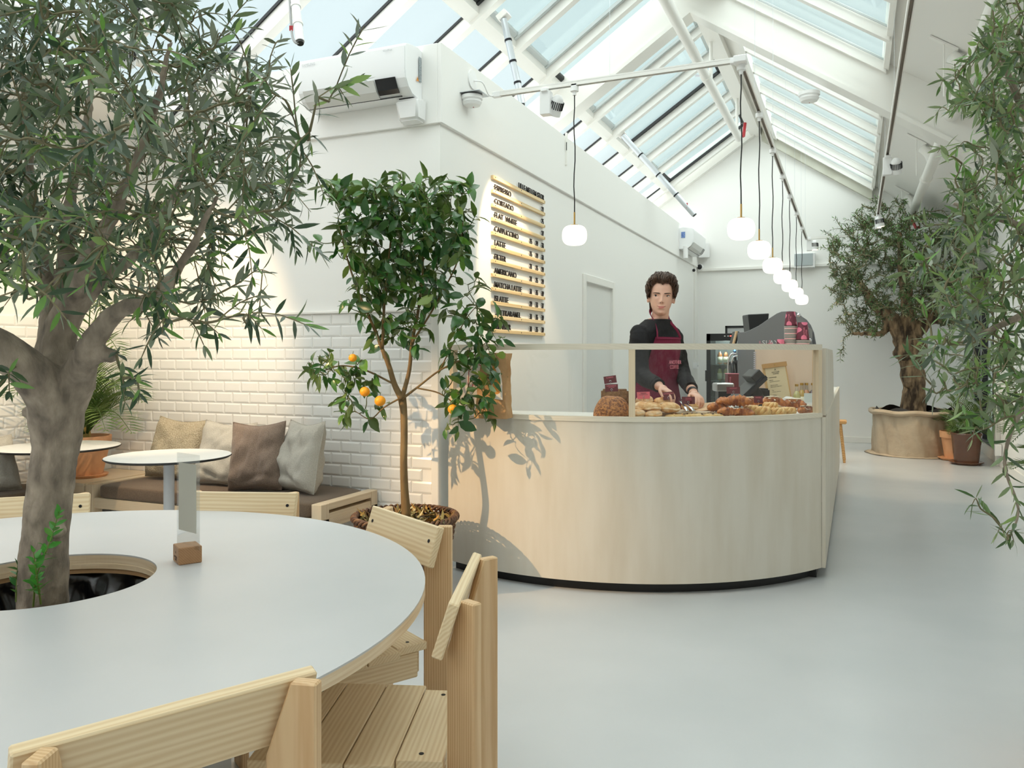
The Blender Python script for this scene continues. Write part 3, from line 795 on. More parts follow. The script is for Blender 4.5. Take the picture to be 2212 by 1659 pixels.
MB().box((pp.x + .06, pp.y + .02, ZD + .007), (.24, .2, .014), RZ(YAW)).build('foot', BLACKP, pos, bevel=.004)
# paper bag for the hand, on the deck
sheet = thing('paper_sheet', 'brown paper bag lying flat by the hand on the pastries', 'paper bag', tuple(P(1520, 880, 4.75)), 0)
MB().add([P(1490, 892, 4.62), P(1538, 883, 4.62), P(1545, 868, 4.9), P(1510, 872, 4.95), P(1490, 893.5, 4.62), P(1538, 884.5, 4.62), P(1545, 869.5, 4.9), P(1510, 873.5, 4.95)],
         [(0, 1, 2, 3), (7, 6, 5, 4), (0, 4, 5, 1), (1, 5, 6, 2), (2, 6, 7, 3), (3, 7, 4, 0)]).build('sheet', mat('kraft_paper', lin(214, 178, 138), .7), sheet)

# ---------------------------------------------------------------- paper bags at the left end of the counter
KRAFT = mat('kraft_bag', lin(198, 158, 112), .75, col2=lin(176, 134, 90), vscale=9, bump=.5, bscale=16)
WBAG = mat('white_bag', lin(232, 226, 218), .7, bump=.5, bscale=16)
def paper_bag(name, label, px, py, d, w, dp, h, m, rz):
    p = at(px, py, z=ZD) if d is None else P(px, py, d); p.z = ZD
    t = thing(name, label, 'bag', tuple(p), rz, None)
    mb = MB(); M = wm(t)
    n = 9
    def fn(u, v):
        k = u * 4; s = int(k) % 4; f = k - int(k)
        ww, dd = w * (1 - .24 * v), dp * (1 - .35 * v)
        c = [(-1, -1), (1, -1), (1, 1), (-1, 1)]
        a, b = c[s], c[(s + 1) % 4]
        x, y = (a[0] + (b[0] - a[0]) * f) * ww / 2, (a[1] + (b[1] - a[1]) * f) * dd / 2
        if s in (1, 3): x *= 1 - .5 * v * math.sin(PI * f)
        pt = Vector((x + .02 * v * v, y, h * v))
        nv = noise.noise_vector(pt * 16 + Vector((px, 0, 0))) * .012 * min(1, v * 4 + .1)
        pt += Vector((nv.x, nv.y, nv.z * .4))
        return M @ Vector((pt.x, pt.y, max(pt.z, 0)))
    mb.grid(fn, 48, 16, True)
    mb.build('paper', m, t, smooth=False)
    return t, M
bagw, Mw = paper_bag('paper_bag', 'white paper bag with red print behind the brown bag', 1022, 880, 4.72, .2, .12, .36, WBAG, YAW - .1)
bagb, Mb = paper_bag('paper_bag', 'crumpled brown paper bag with bread picture on the counter end', 1066, 888, 4.5, .19, .12, .365, KRAFT, YAW - .3)
REDP = mat('red_print', lin(150, 40, 44), .6)
text('HOLME', .032, Mw @ frame_m((.005, -.066, .215), (1, 0, -.25), (.1, 0, 1)), REDP, bagw, .9, .0004, 'lettering')
text('HVEDE', .040, Mw @ frame_m((.0, -.066, .17), (1, 0, -.25), (.1, 0, 1)), REDP, bagw, .9, .0004, 'lettering')
fr_ = [Mw @ Vector(q) for q in ((-.02, -.066, .17), (.1, -.066, .145), (.105, -.066, .25), (.045, -.066, .30), (-.015, -.066, .265), (-.02, -.066, .17))]
MB().tube(fr_, .0025, 5).build('printed_frame', REDP, bagw)
PM = Mb @ Matrix.Translation((.012, -.0575, 0)) @ Matrix.Rotation(.12, 4, 'X') @ Matrix(((1, 0, 0, 0), (0, 0, 1, 0), (0, 1, 0, 0), (0, 0, 0, 1)))
PM = Mb @ Matrix.Translation((.012, -.068, -.002)) @ Matrix.Rotation(-.055, 4, 'X') @ Matrix(((1, 0, 0, 0), (0, 0, 1, 0), (0, 1, 0, 0), (0, 0, 0, 1)))
MB().prism([(.0, .115), (.062, .108), (.058, .20), (.046, .27), (.004, .335), (-.012, .33), (-.004, .22)], -.0012, .0012, PM).build('printed_panel', mat('pale_print', lin(232, 224, 212), .7), bagb)
tear = [(.027 + .024 * math.cos(a), .165 + .026 * math.sin(a)) for a in [math.radians(d) for d in range(-200, 21, 20)]] + [(.040, .21), (.026, .26), (.008, .305), (.0, .308), (-.001, .27), (.001, .21)]
MB().prism(tear, -.002, .002, PM).build('printed_loaf', mat('orange_print', lin(232, 164, 84), .6, col2=lin(216, 140, 60), vscale=90), bagb)
# ---------------------------------------------------------------- round communal table with the olive tree in its middle
TC = Vector((-1.87, 1.24, 0)); TR = 1.017; HC = Vector((-1.867, 1.375, 0)); HR = .255; TZ = .74
tb = thing('communal_table', 'large round grey-white table with a pale wooden edge and a tree hole', 'table', tuple(TC))
def ring_plate(c0, r0, c1, r1, z0, z1, n=128):
    "plate between an outer circle and an inner hole"
    mb = MB(); vs = []
    for z in (z0, z1):
        for (c, r) in ((c0, r0), (c1, r1)):
            vs += [(c.x + r * math.cos(2 * PI * i / n), c.y + r * math.sin(2 * PI * i / n), z) for i in range(n)]
    fs = []
    for i in range(n):
        j = (i + 1) % n
        fs += [(2 * n + i, 2 * n + j, 3 * n + j, 3 * n + i), (j, i, n + i, n + j), (i, j, 2 * n + j, 2 * n + i), (n + j, n + i, 3 * n + i, 3 * n + j)]
    return mb.add(vs, fs)
EDGE = mat('pale_ply_edge', lin(232, 212, 182), .5, col2=lin(218, 192, 156), vscale=6, vstretch=(1, 1, 30))
ring_plate(TC, TR, HC, HR, TZ - .004, TZ).build('table_surface', LAMINATE, tb)
ring_plate(TC, TR, HC, HR, TZ - .028, TZ - .004).build('table_edge', EDGE, tb)
ring_plate(HC, HR + .022, HC, HR - .001, TZ - .042, TZ - .028, 64).build('hole_lining', EDGE, tb)
ring_plate(HC, HR + .03, HC, HR + .004, TZ - .056, TZ - .043, 64).build('inner_hoop', mat('raw_ply', lin(176, 140, 100), .6), tb)
PLANTER = mat('grey_planter', lin(196, 197, 196), .5)
MB().lathe([(.44, 0), (.44, TZ - .13), (.41, TZ - .13), (.41, TZ - .2)], 48, HC).build('planter_drum', PLANTER, tb, smooth=.5)
LINER = mat('black_liner', lin(12, 12, 13), .22, bump=.0)
lm = MB().grid(lambda u, v: (lambda a, r: (HC.x + r * math.cos(a), HC.y + r * math.sin(a), TZ - .057 - .14 * v + .010 * math.sin(9 * a + 3 * v) * math.sin(3 * v)))(2 * PI * u, .285 - .05 * v + (.012 * math.sin(11 * 2 * PI * u + 5 * v) + .008 * math.sin(27 * 2 * PI * u)) * math.sin(PI * v)), 110, 12, True)
lm.build('liner_bag', LINER, tb, smooth=True)
SOIL = mat('bark_soil', lin(56, 46, 36), .95, col2=lin(112, 96, 76), vscale=60, bump=1.0, bscale=90)
soil = MB().lathe([(0.0, TZ - .185), (.12, TZ - .19), (.26, TZ - .2), (.4, TZ - .2)], 40, HC); noisy(soil, .012, 30); soil.build('soil', SOIL, tb, smooth=True)
random.seed(3)
ch = MB()
for i in range(420):
    a, r = random.uniform(0, 2 * PI), .25 * math.sqrt(random.random())
    ch.box((HC.x + r * math.cos(a), HC.y + r * math.sin(a), TZ - .183 + random.uniform(0, .012)), (random.uniform(.015, .04), random.uniform(.004, .01), .003), Euler((random.uniform(-.4, .4), random.uniform(-.4, .4), random.uniform(0, 3))).to_matrix())
ch.build('bark_chips', mat('bark_chips', lin(140, 122, 98), .9, col2=lin(86, 74, 58), vscale=30), tb, kind='stuff')

# ---------------------------------------------------------------- ash chairs: splayed plank posts, tilted back board, four-plank seat
def make_chair(label, loc, face):
    rz = math.atan2(face[1], face[0]) - PI / 2
    t = thing('plank_chair', label, 'chair', (loc[0], loc[1], 0), rz, 'ash plank chairs at the round table')
    M = wm(t); W = lambda mb: mb
    def put(name, mb, m, parent=t, bevel=.003):
        mb.v = [tuple(M @ Vector(v)) for v in mb.v]
        return mb.build(name, m, parent, bevel=bevel)
    tilt = math.radians(18)
    Rb = Euler((tilt, 0, 0)).to_matrix()
    # the back board: its top front edge lies near y = 0 and leans back
    bh, bt = .118, .023
    bc = Vector((0, -.012, .803)) + Rb @ Vector((0, 0, -bh / 2))
    bd = put('backrest', MB().box(bc, (.415, bt, bh), Rb), ASHX)
    for s in (-1, 1):
        q = bc + Rb @ Vector((s * .178, bt / 2, .012)); e = q + Rb @ Vector((0, .0015, 0))
        put('screw', MB().cyl(q, e, .0055, 12), SCREW, bd, 0)
    for s in (-1, 1):
        a = math.radians(40)
        d = Vector((s * math.sin(a), -math.cos(a), 0)); n = Vector((math.cos(a), s * math.sin(a), 0))
        o = Vector((s * .192, -.058, 0))      # outer rear edge of the plank
        prof = [(0, 0), (.083, 0), (.083, .682), (.042, .800), (0, .800)]
        vs = [o - d * p[0] + Vector((0, 0, p[1])) + n * k for k in (-.012, .012) for p in prof]
        put('rear_leg', MB().add(vs, [(4, 3, 2, 1, 0), (5, 6, 7, 8, 9)] + [(i, (i + 1) % 5, 5 + (i + 1) % 5, 5 + i) for i in range(5)]), ASHZ)
        d2 = Vector((s * math.sin(a), math.cos(a), 0))
        c = Vector((s * .155, .355, 0))
        put('front_leg', MB().box((c.x, c.y, .2225), (.024, .08, .445), rot_to(Vector((0, 0, 1)).cross(d2), (0, 0, 1))), ASHZ)
        put('side_apron', MB().box((s * .15, .185, .405), (.023, .29, .075)), ASHY)
    put('front_apron', MB().box((0, .365, .405), (.25, .022, .075)), ASHX)
    put('rear_apron', MB().box((0, .028, .405), (.26, .022, .075)), ASHX)
    for k in range(4):
        y0 = .016 + k * .1015
        w = .395 - (.05 if k == 0 else 0)
        pk = put('seat_plank', MB().box((0, y0 + .0495, .458), (w, .0985, .023)), ASHX, bevel=.002)
        if k in (0, 3):
            for s in (-1, 1):
                put('screw', MB().cyl((s * .145, y0 + .05, .4693), (s * .145, y0 + .05, .4703), .0055, 12), SCREW, pk, 0)
    return t
make_chair('nearest ash chair, the back of its board and both posts facing us', (-.895, .862), (-.889, .457))
make_chair('ash chair at the table edge with its plank seat in full view', (-.816, 1.611), (-.945, -.328))
make_chair('ash chair in front of the wicker basket with the citrus tree', (-1.285, 2.132), (-.498, -.867))
make_chair('ash chair across the table below the bench cushion', (-2.048, 2.268), (.322, -.946))
make_chair('ash chair across the table behind the olive trunk', (-2.685, 1.895), (.69, -.72))

# ---------------------------------------------------------------- acrylic sign holder on the table
hp = at(396, 1213, z=TZ)
hb = thing('sign_holder', 'clear acrylic sign holder with a blank sheet in a wooden block', 'sign holder', tuple(hp))
zb = TZ
b0 = at(386, 1222, z=TZ); b1 = at(428, 1216, z=TZ); b2 = at(365, 1208, z=TZ)
ex, ey = (b1 - b0), (b2 - b0)
ex = ex.normalized(); ey = Vector((-ex.y, ex.x, 0)) if Vector((-ex.y, ex.x, 0)).dot(ey) > 0 else Vector((ex.y, -ex.x, 0))
wx, wy, hz = .060, .068, .046
Rb_ = Matrix((ex, ey, Vector((0, 0, 1)))).transposed()
bc = b0 + ex * wx / 2 + ey * wy / 2 + Vector((0, 0, hz / 2))
WALN = wood('smoked_oak', 'x', lin(178, 136, 96), lin(156, 112, 74), 70, dist=2, contrast=(.2, 1.0), fig=.6)
WALE = wood('smoked_oak_side', 'x', lin(204, 162, 116), lin(180, 134, 90), 20)
MB().box(bc, (wx, wy, hz), Rb_).build('block', WALN, hb, bevel=.002)
sd = (ey * .9 - ex * .28).normalized()
sc_ = b0 + ex * wx * .52 + ey * .030
sq = lambda u, z: sc_ + sd * u + Vector((0, 0, z))
Rs = Matrix((sd, Vector((0, 0, 1)).cross(sd), Vector((0, 0, 1)))).transposed()
MB().box(sq(.0, .166), (.110, .003, .255), Rs).build('acrylic_sheet', ACRYLIC, hb)
SHEET = mat('blank_sheet', lin(206, 204, 192), .7)
MB().box(sq(.0, .175) + Rs @ Vector((0, .0025, 0)), (.088, .0006, .185), Rs).build('blank_sheet', SHEET, hb)
for u in (-.026, .026):
    q = sq(u, .252) + Rs @ Vector((0, -.0015, 0))
    MB().cyl(q, q - Rs @ Vector((0, .003, 0)), .004, 10).build('brass_stud', BRASS, hb)
nn = -ex
bm_ = frame_m(b0 + ey * wy * .5 - ex * .0006 + Vector((0, 0, .026)), -ey, (0, 0, 1))
text('A', .011, bm_, CARDB, hb, 1, .0001, 'lettering', 'CENTER')
text('ANOTHER', .008, frame_m(b0 + ey * wy * .5 - ex * .0006 + Vector((0, 0, .014)), -ey, (0, 0, 1)), CARDB, hb, .9, .0001, 'lettering', 'CENTER')
text('COFFEE', .008, frame_m(b0 + ey * wy * .5 - ex * .0006 + Vector((0, 0, .007)), -ey, (0, 0, 1)), CARDB, hb, .9, .0001, 'lettering', 'CENTER')

# ---------------------------------------------------------------- bistro tables
HPL = mat('white_compact_top', lin(238, 238, 234), .3)
TUBEG = mat('pale_grey_tube', lin(214, 216, 220), .4)
def bistro(label, px, py, r):
    c = at(px, py, z=TZ)
    t = thing('bistro_table', label, 'table', (c.x, c.y, 0), 0, 'round bistro tables by the benches')
    MB().lathe([(0, TZ - .001), (r - .004, TZ - .001), (r - .003, TZ), (0, TZ)], 72, (c.x, c.y, 0)).build('top_face', HPL, t)
    MB().lathe([(0, TZ - .014), (r - .012, TZ - .014), (r, TZ - .006), (r - .002, TZ - .0012), (0, TZ - .0012)], 72, (c.x, c.y, 0)).build('black_edge', BLACK, t, smooth=.6)
    MB().cyl((c.x, c.y, .02), (c.x, c.y, TZ - .014), .029, 24).build('pole', TUBEG, t, smooth=.6)
    MB().lathe([(0, 0), (.2, 0), (.2, .008), (.06, .02), (0, .02)], 36, (c.x, c.y, 0)).build('foot', TUBEG, t, smooth=.6)
    return c
bistro('round white bistro table in front of the pillows on the bench', 365, 984, .335)
bistro('round white bistro table in front of the terracotta pot', 125, 964, .355)

# ---------------------------------------------------------------- built-in benches
bn = thing('bench', 'pale wooden wall bench with brown cushion under the tiled wall', 'bench', (-3.75, 4.0, 0))
BYF, BYB = 3.72, YT - .012
bx0, bx1 = -4.66, -2.77
MB().span((bx0, BYF, .30), (bx1, BYF + .03, .37)).build('front_rail', BIRX, bn, bevel=.003)
MB().span((bx0, BYF + .03, .34), (bx1, BYB, .365)).build('seat_board', BIRX, bn)
for xx_ in (bx0, bx1 - .07):
    MB().span((xx_, BYF - .01, 0), (xx_ + .07, BYF + .065, .455)).build('leg', BIRZ, bn, bevel=.003)
    MB().span((xx_, BYB - .07, 0), (xx_ + .07, BYB, .455)).build('leg', BIRZ, bn, bevel=.003)
    MB().span((xx_, BYF + .065, .415), (xx_ + .07, BYB - .07, .455)).build('arm_rail', BIRY, bn, bevel=.003)
    MB().span((xx_ + .004, BYF + .065, .31), (xx_ + .066, BYB - .07, .395)).build('arm_rail', BIRY, bn, bevel=.003)
def cushion_mesh(x0, x1, y0, y1, z0, z1):
    mb = MB()
    def fn(u, v):
        a = 2 * PI * u; b = -PI / 2 + PI * v
        se = lambda c, e: math.copysign(abs(c) ** e, c)
        x = (x0 + x1) / 2 + (x1 - x0) / 2 * se(math.cos(b), .12) * se(math.cos(a), .12)
        y = (y0 + y1) / 2 + (y1 - y0) / 2 * se(math.cos(b), .12) * se(math.sin(a), .12)
        z = (z0 + z1) / 2 + (z1 - z0) / 2 * se(math.sin(b), .35)
        return (x, y, z + .004 * noise.noise(Vector((x * 5, y * 5, z))))
    return mb.grid(fn, 64, 20, True)
BROWN = mat('brown_wool', lin(118, 98, 78), .95, col2=lin(96, 78, 62), vscale=220, bump=.4, bscale=320, sheen=.2)
cs = cushion_mesh(bx0 + .09, bx1 - .08, BYF - .005, BYB - .01, .366, .462).build('seat_cushion', BROWN, bn, smooth=True)
bl = thing('bench', 'pale wooden bench along the left wall behind the olive trunk', 'bench', (-4.8, 2.6, 0))
MB().span((-4.72, 1.2, .30), (-4.69, 3.66, .37)).build('front_rail', BIRY, bl, bevel=.003)
MB().span((XL + .012, 1.2, .34), (-4.72, 3.66, .365)).build('seat_board', BIRY, bl)
for yy in (1.2, 3.59):
    MB().span((-4.76, yy, 0), (-4.68, yy + .07, .37)).build('leg', BIRZ, bl)
cushion_mesh(XL + .03, -4.69, 1.25, 3.6, .366, .462).build('seat_cushion', BROWN, bl, smooth=True)
cb = thing('corner_box', 'pale wooden corner box between the benches under the terracotta pot', 'box', (-4.9, 4.0, 0))
MB().span((-4.89, BYF - .02, 0), (-4.665, BYF, .44)).build('front_panel', BIRZ, cb, bevel=.002)
MB().span((XL + .01, BYF - .02, 0), (-4.897, BYF, .44)).build('front_panel', BIRZ, cb, bevel=.002)
MB().span((XL + .012, BYF - .02, .44), (-4.665, BYB, .46)).build('top_board', BIRX, cb, bevel=.002)

# ---------------------------------------------------------------- pillows
def pillow(label, px, py, y, w, h, th, m, yaw, lean, roll=0.0, crush=.02, group='scatter pillows on the bench'):
    p = at(px, py, y=y); p.z = .462
    t = thing('pillow', label, 'pillow', tuple(p), 0, group)
    R = RZ(yaw) @ Euler((-lean, 0, 0)).to_matrix() @ Euler((0, roll, 0)).to_matrix()
    mb = MB()
    def side(sg):
        def fn(u, v):
            x, z = u * 2 - 1, v * 2 - 1
            e = (1 - x ** 4) * (1 - z ** 4)
            pinch = 1 - .07 * (1 - abs(x) ** 2) * abs(z) ** 6 - .0
            px_ = x * w / 2 * (1 - .08 * (1 - x * x * 1.0) * 0 - .06 * (1 - abs(z)) * abs(x) ** 4)
            pz_ = z * h / 2 * (1 - .06 * (1 - abs(x)) * abs(z) ** 4)
            y_ = sg * th / 2 * max(e, 0) ** .55 * (1.08 - .25 * z)
            nz = noise.noise(Vector((x * 2.2 + px, z * 2.2, sg * 3))) * crush + noise.noise(Vector((x * 5 + px, z * 3 - x * 2, sg))) * crush * .45
            wr = crush * .6 * math.exp(-((z + .72 + .12 * math.sin(3 * x + px)) / .07) ** 2) * (1 - x * x)
            y_ += (nz - wr) * max(e, 0) ** .4 * sg
            sag = -.02 * max(0, z) * (1 - x * x)
            return Vector((px_, y_, pz_ + h / 2 + sag))
        return fn
    n0 = len(mb.v)
    mb.grid(side(-1), 32, 32); mb.grid(lambda u, v: side(1)(1 - u, v), 32, 32)
    q = [R @ Vector(v) for v in mb.v]; zm = min(v.z for v in q)
    mb.v = [tuple(p + Vector((v.x, v.y, v.z - zm))) for v in q]
    mb.build('cover', m, t, smooth=True)
    ed = [R @ side(-1)(min(max(u, 0), 1), min(max(v, 0), 1)) for (u, v) in [(i / 16, 0) for i in range(17)] + [(1, i / 16) for i in range(1, 17)] + [(1 - i / 16, 1) for i in range(1, 17)] + [(0, 1 - i / 16) for i in range(1, 17)]]
    MB().tube([p + Vector((v.x, v.y, v.z - zm)) for v in ed], .0035, 6, cap=False).build('seam', m, t, smooth=True)
BOUCLE = mat('cream_boucle', lin(192, 180, 156), .95, col2=lin(168, 154, 128), vscale=120, bump=1.0, bscale=130)
LGREY = mat('light_grey_wool', lin(192, 187, 176), .95, col2=lin(174, 169, 158), vscale=200, bump=.4, bscale=260, sheen=.2)
TWEED = mat('brown_tweed', lin(150, 130, 114), .95, col2=lin(116, 98, 86), vscale=260, bump=.5, bscale=260, sheen=.2)
pillow('cream bouclé pillow, the one behind the bistro table top', 366, 1020, 4.03, .40, .42, .15, BOUCLE, .12, .30, .05)
pillow('light grey pillow between the cream and the brown one', 472, 1033, 3.97, .40, .42, .14, LGREY, .1, .28, .03, .03)
pillow('brown tweed pillow among the light pillows', 550, 1045, 3.91, .345, .43, .15, TWEED, .3, .24, -.03, .03)
pillow('light grey pillow at the end beside the bare cushion', 640, 1047, 3.97, .40, .44, .15, LGREY, -.38, .2, -.03, .03)
pillow('pale pillow on the left wall bench at the photo edge', -26, 1034, 3.2, .40, .36, .13, LGREY, 1.45, .35, 0, .02)
# ---------------------------------------------------------------- plants
BARK = mat('olive_bark', lin(106, 95, 84), .9, col2=lin(174, 159, 142), vscale=26, vstretch=(1, 1, .5), bump=1.0, bscale=45, vramp=(.3, .7))
OLDBARK = mat('old_olive_bark', lin(70, 56, 44), .95, col2=lin(158, 132, 102), vscale=17, vstretch=(1, 1, .35), vramp=(.38, .64), bump=1.0, bscale=26)
TWIG = mat('olive_twig', lin(120, 112, 84), .8)
CBARK = mat('citrus_bark', lin(112, 88, 56), .85, col2=lin(134, 110, 72), vscale=20, vstretch=(1, 1, .3), bump=.5, bscale=60)
OL1 = mat('olive_leaf_dark', lin(54, 78, 52), .34, back=lin(112, 128, 98), transl=.10)
OL2 = mat('olive_leaf_mid', lin(72, 99, 58), .34, back=lin(124, 142, 102), transl=.13)
OL3 = mat('olive_leaf_young', lin(104, 148, 66), .38, back=lin(142, 170, 98), transl=.28)
OL4 = mat('olive_leaf_grey', lin(90, 105, 87), .40, back=lin(146, 154, 134), transl=.10)
CL1 = mat('citrus_leaf_dark', lin(46, 88, 36), .28, back=lin(88, 112, 52), transl=.12, spec=.6)
CL2 = mat('citrus_leaf_mid', lin(68, 112, 46), .28, back=lin(104, 130, 62), transl=.18, spec=.6)
CL3 = mat('citrus_leaf_new', lin(84, 128, 38), .3, back=lin(128, 150, 70), transl=.25, spec=.6)
PALM = mat('palm_leaf', lin(74, 104, 44), .42, back=lin(104, 126, 66), transl=.25)
TERRA = mat('terracotta', lin(222, 168, 126), .8, col2=lin(212, 156, 114), vscale=7)
def leaf_tpl(L, w, fold, droop, fine=True):
    st = ((.0, 0), (.22, .78), (.5, 1.0), (.78, .62), (1.0, 0)) if fine else ((0, 0), (.45, 1.0), (1.0, 0))
    v = []; f = []
    for i, (t, k) in enumerate(st):
        z = -droop * t * t * L
        if k == 0: v.append((t * L, 0, z))
        else: v += [(t * L, w / 2 * k, z + fold * w / 2 * k), (t * L, 0, z), (t * L, -w / 2 * k, z + fold * w / 2 * k)]
    if fine:
        f = [(0, 2, 1), (0, 3, 2), (1, 2, 5, 4), (2, 3, 6, 5), (4, 5, 8, 7), (5, 6, 9, 8), (7, 8, 10), (8, 9, 10)]
    else:
        f = [(0, 2, 1), (0, 3, 2), (1, 2, 4), (2, 3, 4)]
    return np.array(v, dtype=float), f
def place_leaves(root, M4s, mi, tpls, mats, npart, name='leaf', rest='foliage'):
    "the leaves that show largest become parts, the others one joined part"
    scored = []
    for i, M in enumerate(M4s):
        p = M.translation; d = (p - C3).dot(F3)
        sz = 0
        if d > .2:
            x, y, _ = proj(p)
            if -20 < x < 2232 and -20 < y < 1680: sz = 1 / d
        scored.append((sz * (.8 + .4 * random.random()), i))
    scored.sort(reverse=True)
    part_ids = {i for s, i in scored[:npart] if s > 0}
    meshes = {}
    inv = wm(root).inverted()
    buf = {}
    for i, M in enumerate(M4s):
        k = i % len(tpls)
        if i in part_ids:
            key = (k, mi[i])
            if key not in meshes:
                b = MB(); b.add([tuple(v) for v in tpls[k][0]], tpls[k][1]); meshes[key] = b.mesh(name, mats[mi[i]], smooth=True)
            add_obj(name, meshes[key], root, inv @ M)
        else: buf.setdefault(k, []).append(i)
    V = []; Fc = []; Mi = []; off = 0
    for k, ids in buf.items():
        tv, tf = tpls[k]; hv = np.c_[tv, np.ones(len(tv))]
        A = np.array([np.array(inv @ M4s[i]) for i in ids])
        W = np.einsum('nij,vj->nvi', A, hv)[:, :, :3]
        V.append(W.reshape(-1, 3))
        for n, i in enumerate(ids):
            b = off + n * len(tv)
            Fc += [tuple(b + q for q in f) for f in tf]; Mi += [mi[i]] * len(tf)
        off += len(ids) * len(tv)
    if V:
        me = bpy.data.meshes.new(rest); me.from_pydata(np.concatenate(V).tolist(), [], Fc)
        for m in mats: me.materials.append(m)
        me.polygons.foreach_set('material_index', Mi); me.polygons.foreach_set('use_smooth', [True] * len(Fc)); me.update()
        o = add_obj(rest, me, root); o['kind'] = 'stuff'
def leafy(root, twigs, rng, spacing, size, tpls, mats, weights, npart, start=.25, angle=(35, 65), whorl=False, up_bias=.5, rest='foliage', pick=None):
    "leaves in opposite pairs along each twig path"
    Ms = []; mi = []
    for path in twigs:
        L = [0.0]
        for a, b in zip(path, path[1:]): L.append(L[-1] + (b - a).length)
        s = L[-1] * start + rng.uniform(0, spacing); roll = rng.uniform(0, PI); base = rng.choices(range(len(mats)), weights)[0]
        while s < L[-1] + spacing * .4:
            ss = min(s, L[-1] - 1e-4)
            i = max(k for k in range(len(L)) if L[k] <= ss); i = min(i, len(path) - 2)
            f = (ss - L[i]) / max(L[i + 1] - L[i], 1e-6); p = path[i].lerp(path[i + 1], f); t = (path[i + 1] - path[i]).normalized()
            o = t.orthogonal().normalized(); b = t.cross(o); last = s >= L[-1] - spacing * .6
            for h in ((0, 1) if not whorl else (0,)):
                r = roll + h * PI
                side = o * math.cos(r) + b * math.sin(r)
                an = math.radians(rng.uniform(*angle) * (.5 if last else 1))
                d = (t * math.cos(an) + side * math.sin(an)).normalized()
                n = (t * .6 - d * .2 + Vector((0, 0, up_bias)) + Vector((rng.uniform(-.5, .5), rng.uniform(-.5, .5), rng.uniform(-.3, .5)))).normalized()
                R = rot_to(d, n)
                sc = size * rng.uniform(.62, 1.1) * (.72 if last else 1)
                M = R.to_4x4() @ Matrix.Diagonal((sc, sc * rng.uniform(.85, 1.15), sc, 1)); M.translation = p
                Ms.append(M)
                q = pick(p, base) if pick else base
                mi.append(q if rng.random() < .75 else rng.choices(range(len(mats)), weights)[0])
            roll += PI / 2 if not whorl else 2.4
            s += spacing * rng.uniform(.75, 1.25)
    place_leaves(root, Ms, mi, tpls, mats, npart, rest=rest)
def branch_out(nodes, tips, rng, wob=.05, lift=.1, maxn=2500):
    "shoots to every tip, the near ones first; later shoots fork off the earlier ones"
    nodes = list(nodes); out = []
    tips = sorted(tips, key=lambda t: min((q - t).length for q in nodes))
    for t in tips:
        p = twig_to(nodes, t, rng, wob, lift); out.append(p)
        if len(nodes) < maxn: nodes += p[len(p) // 4:len(p) * 3 // 4 + 1:2]
    return out
def twig_to(nodes, tip, rng, wob=.05, lift=.1):
    "a curved shoot from the nearest limb node out to a tip"
    best = min(nodes, key=lambda q: (q - tip).length + .25 * max(0, q.z - tip.z))
    v = tip - best
    mid = best + v * .5 + Vector((rng.uniform(-wob, wob), rng.uniform(-wob, wob), lift * v.length * .5 + rng.uniform(-wob, wob)))
    q1 = best.lerp(mid, .5) + Vector((rng.uniform(-wob, wob), rng.uniform(-wob, wob), rng.uniform(-wob, wob))) * .4
    return smooth_path([best, q1, mid, mid.lerp(tip, .55) + Vector((0, 0, .02)), tip], 3)
def sphere_tip(rng, c, r, inner=.35):
    while True:
        v = Vector((rng.uniform(-1, 1), rng.uniform(-1, 1), rng.uniform(-1, 1)))
        if inner < v.length < 1: return Vector((c[0] + v.x * r[0], c[1] + v.y * r[1], c[2] + v.z * r[2]))
# ---- olive tree in the round table
rng = random.Random(11); random.seed(11)
ot = thing('olive_tree', 'olive tree growing up through the hole in the round table', 'tree', (HC.x, HC.y, TZ - .185))
tk = lambda px, py, d=1.99: P(px, py, d)
limb = [([(92, 1330), (94, 1250), (96, 1190), (107, 1090), (117, 1000), (121, 950), (123, 910)], [.062, .056, .054, .053, .053, .056, .062]),
        ([(123, 915), (112, 870), (75, 810), (20, 765), (-60, 700), (-120, 560)], [.06, .056, .05, .043, .034, .02]),
        ([(123, 915), (122, 860), (124, 800), (132, 720), (150, 670), (178, 630), (205, 600)], [.062, .056, .046, .04, .038, .036, .03]),
        ([(125, 905), (150, 850), (168, 810), (178, 790), (195, 750), (225, 700), (270, 665), (330, 640), (400, 560), (470, 420)], [.058, .05, .042, .036, .03, .024, .02, .016, .011, .006]),
        ([(168, 775), (200, 766), (252, 768)], [.026, .022, .018]),
        ([(118, 860), (104, 770), (112, 690), (100, 600), (70, 470), (60, 300), (40, 120)], [.045, .034, .028, .022, .016, .012, .007]),
        ([(150, 670), (190, 560), (260, 430), (330, 250), (370, 90)], [.026, .02, .014, .01, .006]),
        ([(132, 720), (140, 600), (150, 450), (190, 250), (200, 60)], [.028, .022, .016, .011, .007]),
        ([(205, 605), (280, 560), (350, 470), (420, 330), (480, 230)], [.02, .015, .011, .008, .005])]
dofs = [[0] * 7, [0, -.03, -.08, -.12, -.16, -.2], [0] * 7, [0, 0, -.02, -.05, -.08, -.1, -.12, -.15, -.2, -.25], [-.02, -.05, -.08], [0, .03, .06, .1, .15, .2, .25], [0, -.1, -.18, -.25, -.3], [0, .05, .12, .2, .25], [0, .1, .2, .25, .3]]
nodes = []; tm = MB()
for (pts, rs), do in zip(limb, dofs):
    q = [tk(x, y, 1.985 + o) for (x, y), o in zip(pts, do)]
    sp = smooth_path(q, 5); rr = np.interp(np.linspace(0, len(rs) - 1, len(sp)), range(len(rs)), rs)
    tm.tube(sp, list(rr), 14)
    if rs[-1] < .03 or len(pts) < 5: nodes += sp[len(sp) // 2:]
